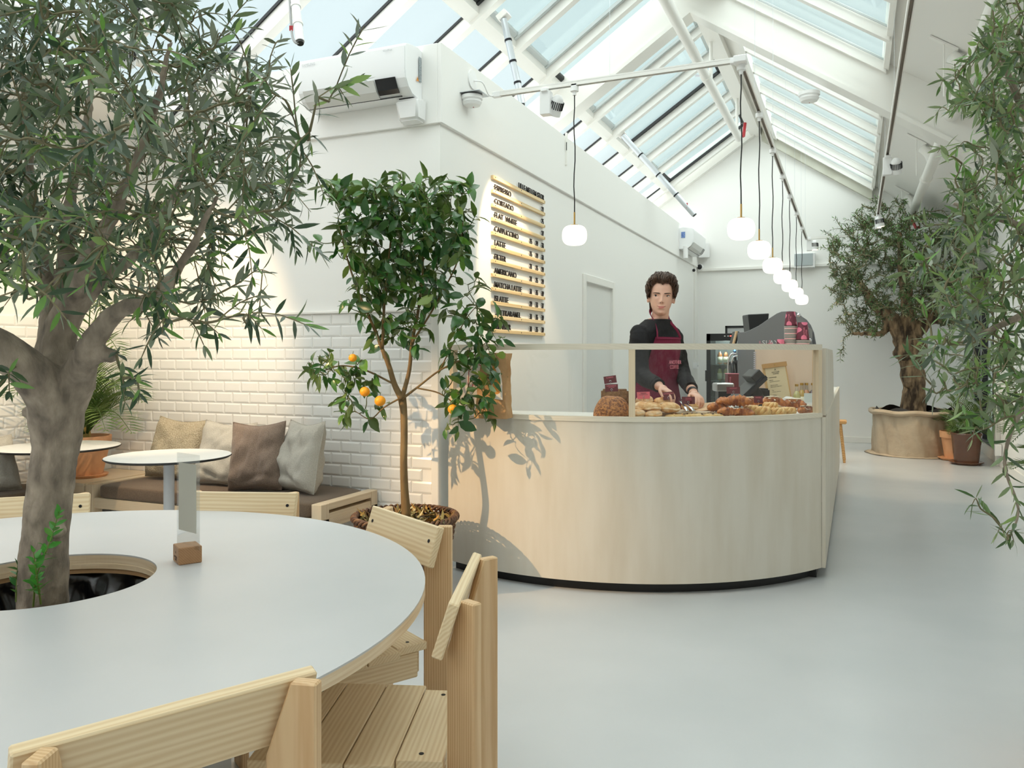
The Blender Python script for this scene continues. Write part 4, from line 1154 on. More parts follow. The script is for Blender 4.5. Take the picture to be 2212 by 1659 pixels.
for (px, py, r, d) in ((58, 888, .014, 1.96), (122, 872, .02, 1.94), (100, 1005, .03, 1.965), (120, 780, .03, 1.96), (190, 830, .02, 1.97), (128, 1150, .018, 1.95)):
    tm.ell(tk(px, py, d), r, 10, 8)
tr_ = remeshed(tm, .0075, 3)
for i in range(len(tr_.v)):
    v = Vector(tr_.v[i]); n_ = noise.noise_vector(v * 14) * .006 + noise.noise_vector(v * 45) * .0025
    tr_.v[i] = tuple(v + n_)
tr_.build('trunk', BARK, ot, smooth=True)
OC = tk(130, 270, 1.98)
tips = []
bound = [(330, 0), (430, 60), (500, 150), (560, 230), (600, 330), (610, 440), (590, 540), (560, 640), (540, 720), (420, 760), (300, 690), (200, 640)]
def inside(px, py):
    lim = np.interp(py, [-300, 0, 100, 200, 330, 450, 560, 660, 740, 790], [260, 420, 500, 590, 640, 640, 600, 560, 520, 300])
    low = np.interp(px, [-600, 0, 120, 260, 420, 560], [690, 640, 560, 700, 730, 720])
    return px < lim and py < low
while len(tips) < 600:
    c = sphere_tip(rng, OC, (.62, .62, .66), .25)
    x, y, d = proj(c)
    if d > 1.36 and inside(x, y): tips.append(c)
for (px, py, d) in ((742, 205, 1.75), (690, 230, 1.7), (655, 330, 1.75), (670, 305, 1.72), (650, 390, 1.8), (640, 420, 1.75), (560, 190, 1.6), (520, 130, 1.6), (545, 600, 1.7), (565, 710, 1.72), (540, 690, 1.65), (440, 745, 1.7), (350, 720, 1.6), (300, 850, 1.7), (360, 650, 1.6),
                    (600, 480, 1.8), (620, 250, 1.7), (590, 120, 1.8), (330, 160, 1.45), (250, 300, 1.4), (290, 260, 1.4), (120, 130, 1.45), (20, 850, 1.7), (10, 660, 1.5), (60, 620, 1.45), (110, 640, 1.5), (150, 480, 1.42), (40, 560, 1.42), (210, 560, 1.48), (300, 540, 1.5), (270, 870, 1.75)):
    tips.append(tk(px, py, d))
tw = branch_out(nodes, tips, rng, .02, .1)
side = []
for path in tw:
    for _ in range(1):
        k = rng.randrange(len(path) // 3, len(path) - 2)
        t_ = (path[k + 1] - path[k]).normalized()
        dv = (t_ + Vector((rng.uniform(-1, 1), rng.uniform(-1, 1), rng.uniform(-.8, .6)))).normalized() * rng.uniform(.07, .16)
        side.append(smooth_path([path[k], path[k] + dv * .5 + Vector((0, 0, .01)), path[k] + dv], 2))
tb_ = MB()
for path in tw: tb_.tube(path, list(np.linspace(.0034, .001, len(path))), 4, cap=False)
for path in side: tb_.tube(path, [.0018] * (len(path) - 1) + [.001], 3, cap=False)
tb_.build('twigs', TWIG, ot, kind='stuff')
OTPL = [leaf_tpl(1, .22, .25, .12), leaf_tpl(1, .17, .15, .25), leaf_tpl(1, .25, .2, -.08)]
young = lambda p, b: (2 if (p - OC).length > .5 and (p - C3).dot(F3) < 1.75 and rng.random() < .35 else b)
leafy(ot, tw + side, rng, .022, .058, OTPL, [OL1, OL2, OL3, OL4], [5, 4, .4, 3.5], 300, .30, pick=young)
# sucker shoots at the trunk foot
sh = [smooth_path([tk(72, 1310, 1.9), tk(80, 1240, 1.88), tk(108, 1170, 1.88), tk(128, 1105, 1.88)], 4), smooth_path([tk(88, 1305, 1.89), tk(78, 1235, 1.86), tk(72, 1190, 1.85)], 4), smooth_path([tk(35, 1300, 1.95), tk(36, 1260, 1.95), tk(38, 1222, 1.95)], 4)]
sg = thing('olive_sucker', 'bright green sucker shoots at the foot of the olive trunk', 'plant', tuple(tk(75, 1310, 1.9)))
sb = MB()
for q in sh: sb.tube(q, list(np.linspace(.0026, .001, len(q))), 5)
sb.build('stems', mat('green_stem', lin(110, 130, 60), .6), sg)
STPL = [leaf_tpl(1, .5, .2, .1), leaf_tpl(1, .44, .2, .25)]
leafy(sg, sh, rng, .014, .034, STPL, [mat('sucker_leaf', lin(70, 148, 48), .4, back=lin(110, 168, 80), transl=.25), mat('sucker_leaf_deep', lin(48, 112, 44), .4, back=lin(98, 140, 76), transl=.2)], [2, 1], 200, .1)

# ---- olive at the right edge, its trunk just outside the picture
rng = random.Random(23); random.seed(23)
rb = P(2440, 900, 2.35)
r2 = thing('olive_tree', 'olive tree reaching in from the right edge with a long hanging shoot', 'tree', (rb.x, rb.y, 0))
tm = MB(); nodes = []
for pts, rs in (([(rb.x, rb.y, .3), (rb.x + .02, rb.y, .8), (rb.x, rb.y + .01, 1.25)], [.07, .06, .05]),):
    tm.tube(smooth_path(pts, 5), list(np.interp(np.linspace(0, 2, 11), range(3), rs)), 12)
for pts, rs in (([(2440, 800, 2.35), (2350, 700, 2.3), (2270, 660, 2.25), (2190, 690, 2.2), (2080, 740, 2.1)], [.035, .026, .018, .01, .005]),
                ([(2440, 800, 2.35), (2380, 560, 2.35), (2300, 420, 2.35), (2220, 260, 2.35), (2160, 120, 2.3)], [.04, .03, .02, .012, .006]),
                ([(2380, 560, 2.35), (2280, 520, 2.4), (2180, 480, 2.45), (2060, 440, 2.5)], [.024, .016, .01, .005]),
                ([(2440, 800, 2.35), (2330, 840, 2.2), (2260, 850, 2.1), (2200, 900, 2.0), (2170, 1000, 2.0), (2200, 1100, 2.0), (2178, 1165, 2.0)], [.02, .012, .008, .005, .004, .003, .002]),
                ([(2440, 700, 2.35), (2500, 400, 2.4), (2450, 100, 2.5)], [.03, .02, .01])):
    sp = smooth_path([P(*q) for q in pts], 5)
    tm.tube(sp, list(np.interp(np.linspace(0, len(rs) - 1, len(sp)), range(len(rs)), rs)), 8); nodes += sp[2:]
    if pts[1][1] == 840: hang = sp
tm.build('trunk', BARK, r2, smooth=True)
tips = []
while len(tips) < 500:
    c = sphere_tip(rng, P(2300, 430, 2.35), (.62, .55, .72), .1) if rng.random() < .45 else P(rng.uniform(1950, 2240), rng.uniform(0, 930), rng.uniform(1.95, 2.6))
    x, y, d = proj(c)
    lim = np.interp(y, [-200, 30, 120, 200, 300, 420, 520, 600, 700, 780, 860, 930, 1000], [2120, 2130, 2060, 2035, 2040, 2030, 1990, 1940, 1985, 1960, 2030, 2060, 2150])
    if d > 1.75 and x > lim + (25 if y > 560 else 8) and y < 930 and c.x < XR - .05: tips.append(c)
for q in ((1935, 607, 2.15), (1958, 560, 2.2), (1990, 545, 2.3), (1965, 470, 2.45), (2025, 330, 2.3), (2020, 250, 2.35), (2030, 190, 2.35), (2062, 170, 2.35), (1948, 768, 2.0), (2000, 740, 2.1), (1985, 665, 2.1), (2010, 850, 2.0), (2100, 950, 1.95), (2110, 905, 2.0), (2100, 1090, 2.0), (2155, 1150, 1.98), (2190, 1170, 2.0), (2140, 40, 2.35), (2210, 30, 2.3), (2200, 780, 1.9), (2150, 830, 1.9)):
    tips.append(P(*q))
tw = branch_out(nodes, tips, rng, .018, .05)
tb_ = MB()
for path in tw: tb_.tube(path, list(np.linspace(.0030, .0009, len(path))), 4, cap=False)
tb_.build('twigs', TWIG, r2, kind='stuff')
OLR = mat('olive_leaf_bright', lin(98, 126, 74), .36, back=lin(146, 162, 118), transl=.18)
leafy(r2, tw + [hang[len(hang) // 2:]], rng, .019, .057, OTPL, [OL2, OLR, OL3, OL4], [4, 5, 2.2, 2], 300, .2)
pot_ = MB().lathe([(.2, 0), (.23, .02), (.26, .34), (.24, .34), (.22, .29), (0, .29)], 32, (rb.x, rb.y, 0))
pot_.build('pot', TERRA, r2, smooth=.5)

# ---- big old olive in a sacking-wrapped tub at the far wall
rng = random.Random(7); random.seed(7)
fb = Vector((.72, 11.85, 0))
fo = thing('olive_tree', 'big old olive tree in a sacking-wrapped tub at the far wall', 'tree', tuple(fb))
SACK = mat('sackcloth', lin(190, 174, 152), .95, col2=lin(176, 158, 136), vscale=5, bump=.9, bscale=14)
def sack(u, v):
    a = 2 * PI * u
    fold = .016 * math.sin(7 * a + 2 * math.sin(2 * a)) * (1 - .5 * v) + .01 * math.sin(17 * a + 5 * v)
    r = .492 + fold * .8 + .022 * (1 - v) ** 2 * (1 + math.sin(3 * a + 1)) + .006 * math.sin(29 * a + 3 * math.sin(5 * v + a))
    if v > .93: r += .012
    return (fb.x + r * math.cos(a), fb.y + r * math.sin(a), .58 * v + .006 * math.sin(9 * a) * v)
MB().grid(sack, 96, 22, True).build('sack_wrap', SACK, fo, smooth=True)
hem = MB().grid(lambda u, v: (lambda a, b: (fb.x + (.515 + .03 * math.cos(b) + .012 * math.sin(9 * a)) * math.cos(a), fb.y + (.515 + .03 * math.cos(b) + .012 * math.sin(9 * a)) * math.sin(a), .56 + .034 * math.sin(b) + .008 * math.sin(7 * a)))(2 * PI * u, 2 * PI * v), 64, 8, True)
hem.build('rolled_hem', SACK, fo, smooth=True)
hm = MB().lathe([(.5, .02), (.56, .012), (.6, .003)], 40, fb)
noisy(hm, .012, 6); hm.v = [(x, y, max(z, .002)) for x, y, z in hm.v]; hm.build('sack_skirt', SACK, fo, smooth=True)
so = MB().lathe([(0, .54), (.5, .53)], 24, fb); noisy(so, .01, 9); so.build('soil', SOIL, fo, smooth=True)
ln_ = MB().grid(lambda u, v: (lambda a: (fb.x + (.48 - .03 * v) * math.cos(a), fb.y + (.48 - .03 * v) * math.sin(a), .54 + .06 * v + .03 * v * math.sin(6 * a + 1)))(2 * PI * u), 48, 2, True)
ln_.build('liner_edge', mat('dark_liner', lin(38, 34, 32), .6), fo, smooth=True)
tm = MB(); nodes = []
DD = 10.85
for pts, rs in (([(1970, 900), (1974, 840), (1968, 780), (1955, 730)], [.155, .145, .15, .17]), ([(1955, 735), (1925, 690), (1880, 650), (1850, 590)], [.13, .1, .07, .04]), ([(1958, 735), (1960, 660), (1950, 580), (1940, 500)], [.12, .08, .06, .03]),
                ([(1960, 735), (2000, 690), (2040, 640), (2060, 560)], [.13, .09, .06, .03]), ([(1925, 690), (1900, 720), (1840, 720)], [.06, .04, .02]), ([(2000, 690), (2060, 690), (2110, 650)], [.06, .04, .02])):
    sp = smooth_path([P(x, y, DD) for x, y in pts], 6); rr = np.interp(np.linspace(0, len(rs) - 1, len(sp)), range(len(rs)), rs)
    tm.tube(sp, list(rr), 14)
    if rs[-1] < .1: nodes += sp[4:]
for q in ((1950, 760, .12), (1985, 745, .1), (1960, 830, .06)): tm.ell(P(q[0], q[1], DD - .08), q[2], 12, 8)
tr_ = remeshed(tm, .02, 2)
for i in range(len(tr_.v)):
    v = Vector(tr_.v[i]); tr_.v[i] = tuple(v + noise.noise_vector(v * 7) * .025 + noise.noise_vector(Vector((v.x * 20, v.y * 20, v.z * 7))) * .02)
tr_.build('trunk', OLDBARK, fo, smooth=True)
tips = []
CN = P(1945, 590, DD)
while len(tips) < 1050:
    c = sphere_tip(rng, CN, (1.12, .85, 1.05), .2)
    x, y, d = proj(c)
    lim = np.interp(y, [420, 470, 520, 600, 700, 780], [1880, 1800, 1785, 1790, 1790, 1810]); low = np.interp(x, [1780, 1830, 1900, 1940, 2010, 2100], [760, 790, 745, 690, 700, 720])
    if x > lim and y < low and c.y < YB - .1 and c.x < XR - .08 and c.z < roof(c.x).z - .2: tips.append(c)
for q in ((1776, 500), (1770, 535), (1884, 430), (1890, 445), (1815, 780), (1822, 770), (1780, 620), (1800, 470), (1850, 455), (1930, 440), (1985, 440)): tips.append(P(q[0], q[1], DD - .1))
tw = branch_out(nodes, tips, rng, .06, .1)
tb_ = MB()
for path in tw: tb_.tube(path, list(np.linspace(.010, .002, len(path))), 3, cap=False)
tb_.build('twigs', TWIG, fo, kind='stuff')
FTPL = [leaf_tpl(1, .27, .2, .1, False), leaf_tpl(1, .24, .2, .2, False)]
FL = [mat('far_olive_dark', lin(66, 90, 54), .5, back=lin(108, 122, 92)), mat('far_olive_mid', lin(92, 118, 70), .5, back=lin(124, 136, 104)), mat('far_olive_young', lin(98, 140, 74), .5, back=lin(128, 156, 98)), mat('far_olive_tan', lin(132, 130, 92), .6, back=lin(150, 150, 118))]
fpick = lambda p, b: (2 if p.z > 2.7 and rng.random() < .5 else 3 if p.z < 1.9 and rng.random() < .35 else b)
leafy(fo, tw, rng, .026, .066, FTPL, FL, [4, 3, 1, .6], 0, .05, pick=fpick)

# ---- citrus tree in a wicker basket
rng = random.Random(5); random.seed(5)
cbx = Vector((-2.275, 3.80, 0)); CD = 4.4
ct = thing('citrus_tree', 'small orange tree with dark glossy leaves standing in a wicker basket', 'tree', tuple(cbx))
bk = thing('wicker_basket', 'dark woven wicker basket holding the orange tree', 'basket', tuple(cbx))
W1 = mat('dark_willow', lin(72, 48, 36), .6, col2=lin(104, 72, 50), vscale=24); W2 = mat('light_willow', lin(132, 98, 68), .6, col2=lin(98, 68, 46), vscale=24)
RB0, RB1, BH = .185, .275, .41
brad = lambda z: RB0 + (RB1 - RB0) * (z / BH) ** .8
def ring(z, ph, n, amp, w, rw):
    mb = MB(); N_ = 96
    pts = [Vector((cbx.x + (brad(z) + amp * math.cos(n / 2 * a + ph)) * math.cos(a), cbx.y + (brad(z) + amp * math.cos(n / 2 * a + ph)) * math.sin(a), z + .004 * math.sin(3 * a + ph * 5))) for a in [2 * PI * i / N_ for i in range(N_ + 1)]]
    return mb.tube(pts, rw, 6, cap=False)
k = 0; z = .012
while z < BH - .02:
    for s in (0, 1):
        ring(z + s * .006, s * PI + (k % 2) * PI, 44, .007, .0, rng.uniform(.0045, .0065)).build('willow_weaver', W1 if (k * 2 + s) % 5 else W2, bk, smooth=True)
    z += .0155; k += 1
for i in range(44):
    a = 2 * PI * i / 44
    MB().tube([(cbx.x + brad(zz) * math.cos(a), cbx.y + brad(zz) * math.sin(a), zz) for zz in (0, .1, .2, .3, BH)], .0045, 5).build('stake', W1, bk, smooth=True)
rim = MB()
for s in range(3):
    pts = [Vector((cbx.x + (RB1 + .004 + .013 * math.cos(18 * a + s * 2.1)) * math.cos(a), cbx.y + (RB1 + .004 + .013 * math.cos(18 * a + s * 2.1)) * math.sin(a), BH + .005 + .013 * math.sin(18 * a + s * 2.1))) for a in [2 * PI * i / 200 for i in range(201)]]
    MB().tube(pts, .0075, 6, cap=False).build('rim_braid', (W1, W2, W1)[s], bk, smooth=True)
MB().lathe([(0, .01), (RB0 - .01, .01)], 24, cbx).build('base', W1, bk)
so = MB().lathe([(0, .40), (.15, .395), (.258, .375)], 30, cbx); noisy(so, .006, 20); so.build('soil', SOIL, ct, smooth=True)
DRY = [mat('dry_leaf_yellow', lin(196, 158, 84), .8, col2=lin(168, 126, 62), vscale=20), mat('dry_leaf_olive', lin(128, 120, 74), .8), mat('dry_leaf_pale', lin(196, 186, 142), .85), mat('dry_leaf_brown', lin(120, 92, 54), .85)]
dl = []; di = []
for i in range(150):
    a, r = rng.uniform(0, 2 * PI), .245 * math.sqrt(rng.random())
    R = Euler((rng.uniform(-.7, .7), rng.uniform(-.6, .6), rng.uniform(0, 6.3))).to_matrix().to_4x4() @ Matrix.Diagonal((.062, .05, .06, 1))
    R.translation = (cbx.x + r * math.cos(a), cbx.y + r * math.sin(a), .405 + rng.uniform(-.002, .014)); dl.append(R); di.append(rng.choices(range(4), [3, 3, 2, 3])[0])
place_leaves(ct, dl, di, [leaf_tpl(1, .5, .7, .5), leaf_tpl(1, .42, -.6, -.5)], DRY, 150, name='fallen_leaf')
cp = lambda px, py, o=0: P(px, py, CD + o)
tm = MB(); nodes = []
for pts, rs in (([(878, 1118), (874, 1060), (872, 1000), (873, 940), (872, 890), (868, 858)], [.027, .022, .02, .0195, .02, .024]), ([(868, 862), (852, 830), (840, 790), (826, 755)], [.019, .016, .014, .011]),
                ([(868, 862), (884, 800), (890, 740), (902, 680), (912, 600), (915, 500)], [.014, .011, .009, .008, .006, .004]), ([(826, 755), (800, 690), (770, 620), (745, 540), (730, 470)], [.010, .008, .006, .004, .003]), ([(826, 755), (830, 660), (840, 560), (850, 450)], [.009, .007, .005, .003]),
                ([(868, 858), (830, 880), (800, 905), (770, 890)], [.006, .004, .003, .002]), ([(868, 862), (900, 838), (950, 800), (1010, 770), (1050, 740)], [.008, .006, .005, .004, .002]), ([(900, 838), (950, 850), (990, 880), (1005, 900)], [.005, .004, .003, .002]),
                ([(890, 740), (940, 660), (990, 560), (1000, 480)], [.007, .005, .004, .003]), ([(852, 830), (790, 800), (740, 790), (700, 800)], [.006, .005, .004, .003]), ([(950, 800), (1000, 700), (1030, 660)], [.004, .003, .002])):
    sp = smooth_path([cp(x, y, rng.uniform(-.03, .03) if i > 1 else 0) for i, (x, y) in enumerate(pts)], 5)
    tm.tube(sp, list(np.interp(np.linspace(0, len(rs) - 1, len(sp)), range(len(rs)), rs)), 10)
    if rs[0] < .0195 and rs[-1] < .012: nodes += sp[2:]
tm.build('trunk', CBARK, ct, smooth=True)
tips = []
def box_tips(n, x0, x1, y0, y1, dd):
    for _ in range(n): tips.append(P(rng.uniform(x0, x1), rng.uniform(y0, y1), CD + rng.uniform(-dd, dd)))
box_tips(170, 712, 1020, 395, 470, .24); box_tips(165, 720, 1010, 470, 560, .24); box_tips(120, 745, 960, 560, 650, .2); box_tips(52, 770, 930, 640, 760, .16)
box_tips(22, 665, 780, 785, 830, .12); box_tips(24, 730, 830, 800, 900, .14); box_tips(44, 960, 1070, 760, 900, .16); box_tips(30, 970, 1080, 680, 780, .14); box_tips(10, 960, 1040, 600, 690, .12)
for q in ((870, 375), (955, 385), (905, 390), (980, 400), (745, 405), (700, 420), (835, 400), (668, 530), (662, 790), (690, 770), (1085, 690), (1088, 735), (1060, 820), (1062, 900), (990, 930), (960, 930), (740, 905), (795, 910), (1030, 600), (1010, 520), (1032, 470), (1025, 655), (715, 760), (1045, 860), (1000, 915)):
    tips.append(cp(*q, rng.uniform(-.15, .1)))
tw = branch_out(nodes, tips, rng, .015, .12)
tb_ = MB()
for path in tw: tb_.tube(path, list(np.linspace(.0034, .0013, len(path))), 4, cap=False)
tb_.build('twigs', mat('citrus_twig', lin(86, 92, 46), .7), ct, kind='stuff')
CTPL = [leaf_tpl(1, .44, .35, .3), leaf_tpl(1, .40, .25, .45), leaf_tpl(1, .48, .3, .15)]
cpick = lambda p, b: (2 if rng.random() < .07 else b)
leafy(ct, tw, rng, .026, .112, CTPL, [CL1, CL2, CL3], [6, 3, .5], 300, .45, (40, 80), True, .5, pick=cpick)
ORG = mat('orange_peel', lin(246, 160, 24), .4, bump=.15, bscale=220, spec=.5)
for (px, py, r, l) in ((788, 846, 11, 'orange hanging alone at the left, the rounder of the low pair'), (821, 866, 12, 'orange behind a leaf, right one of the low left pair'), (762, 773, 9, 'orange half hidden by leaves above the low pair'), (978, 884, 11, 'orange hanging low on the counter side of the tree')):
    p = cp(px, py, -.12); r = r * (CD - .12) / FPX
    t = thing('orange', l, 'orange', tuple(p), 0)
    MB().ell(p, (r, r, r * .95), 20, 14).build('peel', ORG, t, smooth=True)
    MB().cyl(p + Vector((0, 0, r * .9)), p + Vector((.003, .002, r * 1.6)), .0018, 6).build('stalk', MATS['citrus_twig'], t)

# ---- palms
def palm(label, base, h, n, rng, L, name='potted_palm', spread=1.0, lean=None, rise=(.5, 1.3), targets=None):
    t = thing(name, label, 'plant', tuple(base))
    b = Vector(base)
    for i in range(n):
        a = 2.399 * i + rng.uniform(-.3, .3); el = rng.uniform(*rise); l = L * rng.uniform(.75, 1.1)
        hv = Vector((math.cos(a), math.sin(a), 0))
        if targets and i < len(targets):
            e = targets[i]; hv = Vector((e.x - b.x, e.y - b.y, 0)); l = hv.length; hv.normalize()
            top = max(e.z, b.z + h * .5) + .12
            pts = smooth_path([b + Vector((0, 0, h * .2)), b + hv * l * .3 + Vector((0, 0, (top - b.z) * .85)), b + hv * l * .65 + Vector((0, 0, top - b.z)), e], 5)
        else:
            pts = []
            for k in range(13):
                s = k / 12
                pts.append(b + hv * (l * math.cos(el) * s * (1 + .2 * s)) + Vector((0, 0, h * .2 + l * math.sin(el) * s - l * .55 * s ** 2.6 * math.cos(el) ** .5)))
        mb = MB(); mb.tube(pts, list(np.linspace(.006, .0015, len(pts))), 5, cap=False)
        m = 24
        for q in range(3, m + 1):
            s = q / m; idx = s * (len(pts) - 1); i0 = min(int(idx), len(pts) - 2); p = pts[i0].lerp(pts[i0 + 1], idx - i0); tn = (pts[i0 + 1] - pts[i0]).normalized()
            sd = tn.cross(Vector((0, 0, 1))); sd = sd.normalized() if sd.length > 1e-3 else Vector((1, 0, 0)); un = sd.cross(tn)
            ll = l * .36 * (math.sin(PI * min(1, .18 + s * .82)) ** .6 * .8 + .12) * spread
            for sg_ in (-1, 1):
                d = (tn * .75 + sd * sg_ * .8 + un * .32 + Vector((0, 0, -.08))).normalized()
                e = p + d * ll; w_ = un * .0 + tn * .008
                mid = p + d * ll * .45
                mb.add([p, mid + tn * .007 + un * .002, e + Vector((0, 0, -.05 * ll)), mid - tn * .007 + un * .002], [(0, 1, 2, 3)])
        mb.v = [(min(max(x, XL + .02), XR - .03), min(y, YT - .03 if x < XM else YB - .05), z) for x, y, z in mb.v]
        mb.build('frond', PALM, t)
    return t
rng = random.Random(2)
p0 = P(196, 945, 5.55)
pc = Vector((-4.93, 3.93, .46))
pot = thing('terracotta_pot', 'large terracotta pot with saucer on the corner bench box', 'pot', tuple(pc))
MB().lathe([(0, .0), (.13, .0), (.145, .018), (.135, .018)], 40, pc).build('saucer', TERRA, pot, smooth=.6)
MB().lathe([(0, .016), (.108, .016), (.152, .225), (.16, .225), (.164, .285), (.148, .285), (.142, .23), (0, .23)], 44, pc).build('pot_body', TERRA, pot, smooth=.5)
MB().lathe([(0, .255), (.146, .25)], 24, pc).build('soil', SOIL, pot)
fp = palm('tall palm growing in the terracotta pot in the tiled corner', (pc.x, pc.y, pc.z + .25), .15, 22, rng, .62, rise=(.55, 1.4),
          targets=[P(308, 868, 5.1), P(285, 935, 5.1), P(228, 930, 5.0), P(110, 955, 5.0), P(60, 900, 5.0), P(22, 860, 4.95), P(245, 700, 5.2), P(262, 770, 5.2), P(255, 840, 5.0), P(215, 660, 5.2)])
MB().tube([pc + Vector((0, 0, .24)), pc + Vector((.01, 0, .38))], [.035, .02], 8).build('heart', mat('palm_heart', lin(150, 130, 70), .8), fp)
gp = Vector((1.235, 10.95, 0))
GLZ = mat('brown_glaze', lin(92, 58, 42), .12, spec=.7, col2=lin(110, 76, 58), vscale=3)
pt2 = thing('glazed_pot', 'glossy brown glazed pot on a saucer near the far window', 'pot', tuple(gp))
MB().lathe([(0, 0), (.15, 0), (.19, .03), (.18, .035), (.14, .02), (0, .02)], 36, gp).build('saucer', GLZ, pt2, smooth=.6)
MB().lathe([(0, .02), (.13, .02), (.135, .05), (.165, .35), (.172, .36), (.165, .38), (.15, .375), (.145, .33), (0, .33)], 40, gp).build('pot_body', GLZ, pt2, smooth=.6)
MB().lathe([(0, .34), (.15, .335)], 20, gp).build('soil', SOIL, pt2)
pl2 = palm('palm with spiky fronds growing in the brown glazed pot', (gp.x, gp.y, .36), .15, 17, rng, .62, rise=(.45, 1.35))
ALOE = mat('aloe_leaf', lin(116, 136, 92), .5)
for k in range(9):
    a = 2.4 * k; q = [Vector((gp.x, gp.y, .36)) + Vector((math.cos(a), math.sin(a), 0)) * r_ + Vector((0, 0, z_)) for r_, z_ in ((.02, 0), (.09, .16), (.17, .26), (.24, .26 if k % 2 else .14))]
    MB().tube(smooth_path(q, 3), list(np.linspace(.026, .003, 10)), 6, flat=.4).build('succulent_leaf', ALOE, pl2, smooth=True)
g2 = Vector((1.16, 11.35, 0))
pt3 = thing('terracotta_pot', 'plain terracotta pot half hidden behind the brown glazed pot', 'pot', tuple(g2))
MB().lathe([(0, 0), (.16, 0), (.2, .03), (.19, .03), (.14, .02), (0, .02)], 32, g2).build('saucer', TERRA, pt3, smooth=.6)
MB().lathe([(0, .02), (.12, .02), (.16, .28), (.175, .28), (.18, .36), (.165, .36), (.16, .3), (0, .3)], 32, g2).build('pot_body', TERRA, pt3, smooth=.6)
palm('small palm in the plain terracotta pot behind the glazed pot', (g2.x, g2.y, .3), .1, 9, rng, .4, rise=(.5, 1.3))
g3 = Vector((1.33, 6.6, 0))
pt4 = thing('terracotta_pot', 'terracotta pot by the right wall under the hanging olive shoots', 'pot', tuple(g3))
MB().lathe([(0, 0), (.14, 0), (.18, .34), (.195, .34), (.2, .42), (.18, .42), (.17, .36), (0, .36)], 32, g3).build('pot_body', TERRA, pt4, smooth=.6)
palm('palm at the right picture edge, its green fronds peeking past the olive', (g3.x, g3.y, .36), .15, 15, rng, .55, rise=(.4, 1.3), targets=[P(2172, 872, 6.0), P(2168, 935, 6.1), P(2180, 960, 5.95), P(2180, 845, 6.0)])
# ---------------------------------------------------------------- tracks, pendants, spotlights
TRX, TRY, TRZ = -.62, 4.86, 3.05
def track(name, label, a, b, up=(0, 0, 1)):
    a, b = Vector(a), Vector(b)
    t = thing(name, label, 'light track', tuple((a + b) / 2), 0)
    R = rot_to(b - a, up); ln = (b - a).length; c = (a + b) / 2
    mb = MB()
    mb.box(c + R @ Vector((0, 0, .012)), (ln, .034, .010), R)
    for s in (-1, 1): mb.box(c + R @ Vector((0, s * .0135, -.003)), (ln, .007, .022), R)
    mb.build('profile', FRAMEW, t)
    MB().box(c + R @ Vector((0, 0, .003)), (ln - .1, .018, .008), R).build('conductor', mat('track_groove', lin(120, 108, 96), .5) if 'track_groove' not in MATS else MATS['track_groove'], t)
    for e in (a, b): MB().box(e, (.06, .036, .036), R).build('end_cap', PLASTICW, t, bevel=.003)
    return t
def wires(t, pts):
    for p in pts:
        p = Vector(p); MB().cyl(p, (p.x, p.y, roof(p.x).z - .05), .0011, 5).build('hanger_wire', ALU, t)
tA = track('light_track', 'white light track from the menu wall across to the ridge side', (-2.20, TRY, TRZ), (TRX - .03, TRY, TRZ))
wires(tA, [(-1.42, TRY, TRZ)])
MB().cyl((XM, 4.70, 3.115), (XM + .03, 4.70, 3.115), .062, 28).build('ceiling_rose', PLASTICW, tA, smooth=.6)
MB().tube(smooth_path([(XM + .03, 4.71, 3.11), (XM + .08, 4.74, 3.10), (XM + .09, 4.82, 3.04), (-2.2, TRY, TRZ)], 6), .0045, 8).build('feed_cable', PLASTICW, tA, smooth=True)
tB = track('light_track', 'long white light track with the row of pendants running to the far wall', (TRX, TRY + .03, TRZ), (TRX, 11.9, TRZ - .1))
wires(tB, [(TRX, y, 3.02) for y in (5.6, 6.9, 8.2, 9.5, 10.7, 11.6)])
MB().box((TRX, TRY, TRZ), (.075, .075, .04)).build('corner_joint', PLASTICW, tB, bevel=.004)
tC = track('light_track', 'short white light track along the far wall end of the pendant row', (TRX + .03, 11.9, TRZ - .1), (.12, 11.9, TRZ - .1))
tD = track('light_track', 'white light track under the plaster slope with two lit spotlights', (.26, 2.2, 3.08), (.26, 10.75, 3.02))
wires(tD, [(.26, y, 3.05) for y in (3.0, 4.6, 6.3, 8.2, 10.2)])
tE = track('light_track', 'white light track ending behind the olive crown near the tiled wall', P(362, 60, 4.25), P(575, 186, 4.9))
wires(tE, [P(420, 96, 4.43)])
OPAL = mat('opal_glass', lin(250, 246, 236), .25, emit=(1, .93, .80, 1), estr=1.0)
CORD = mat('black_cord', lin(22, 22, 22), .7)
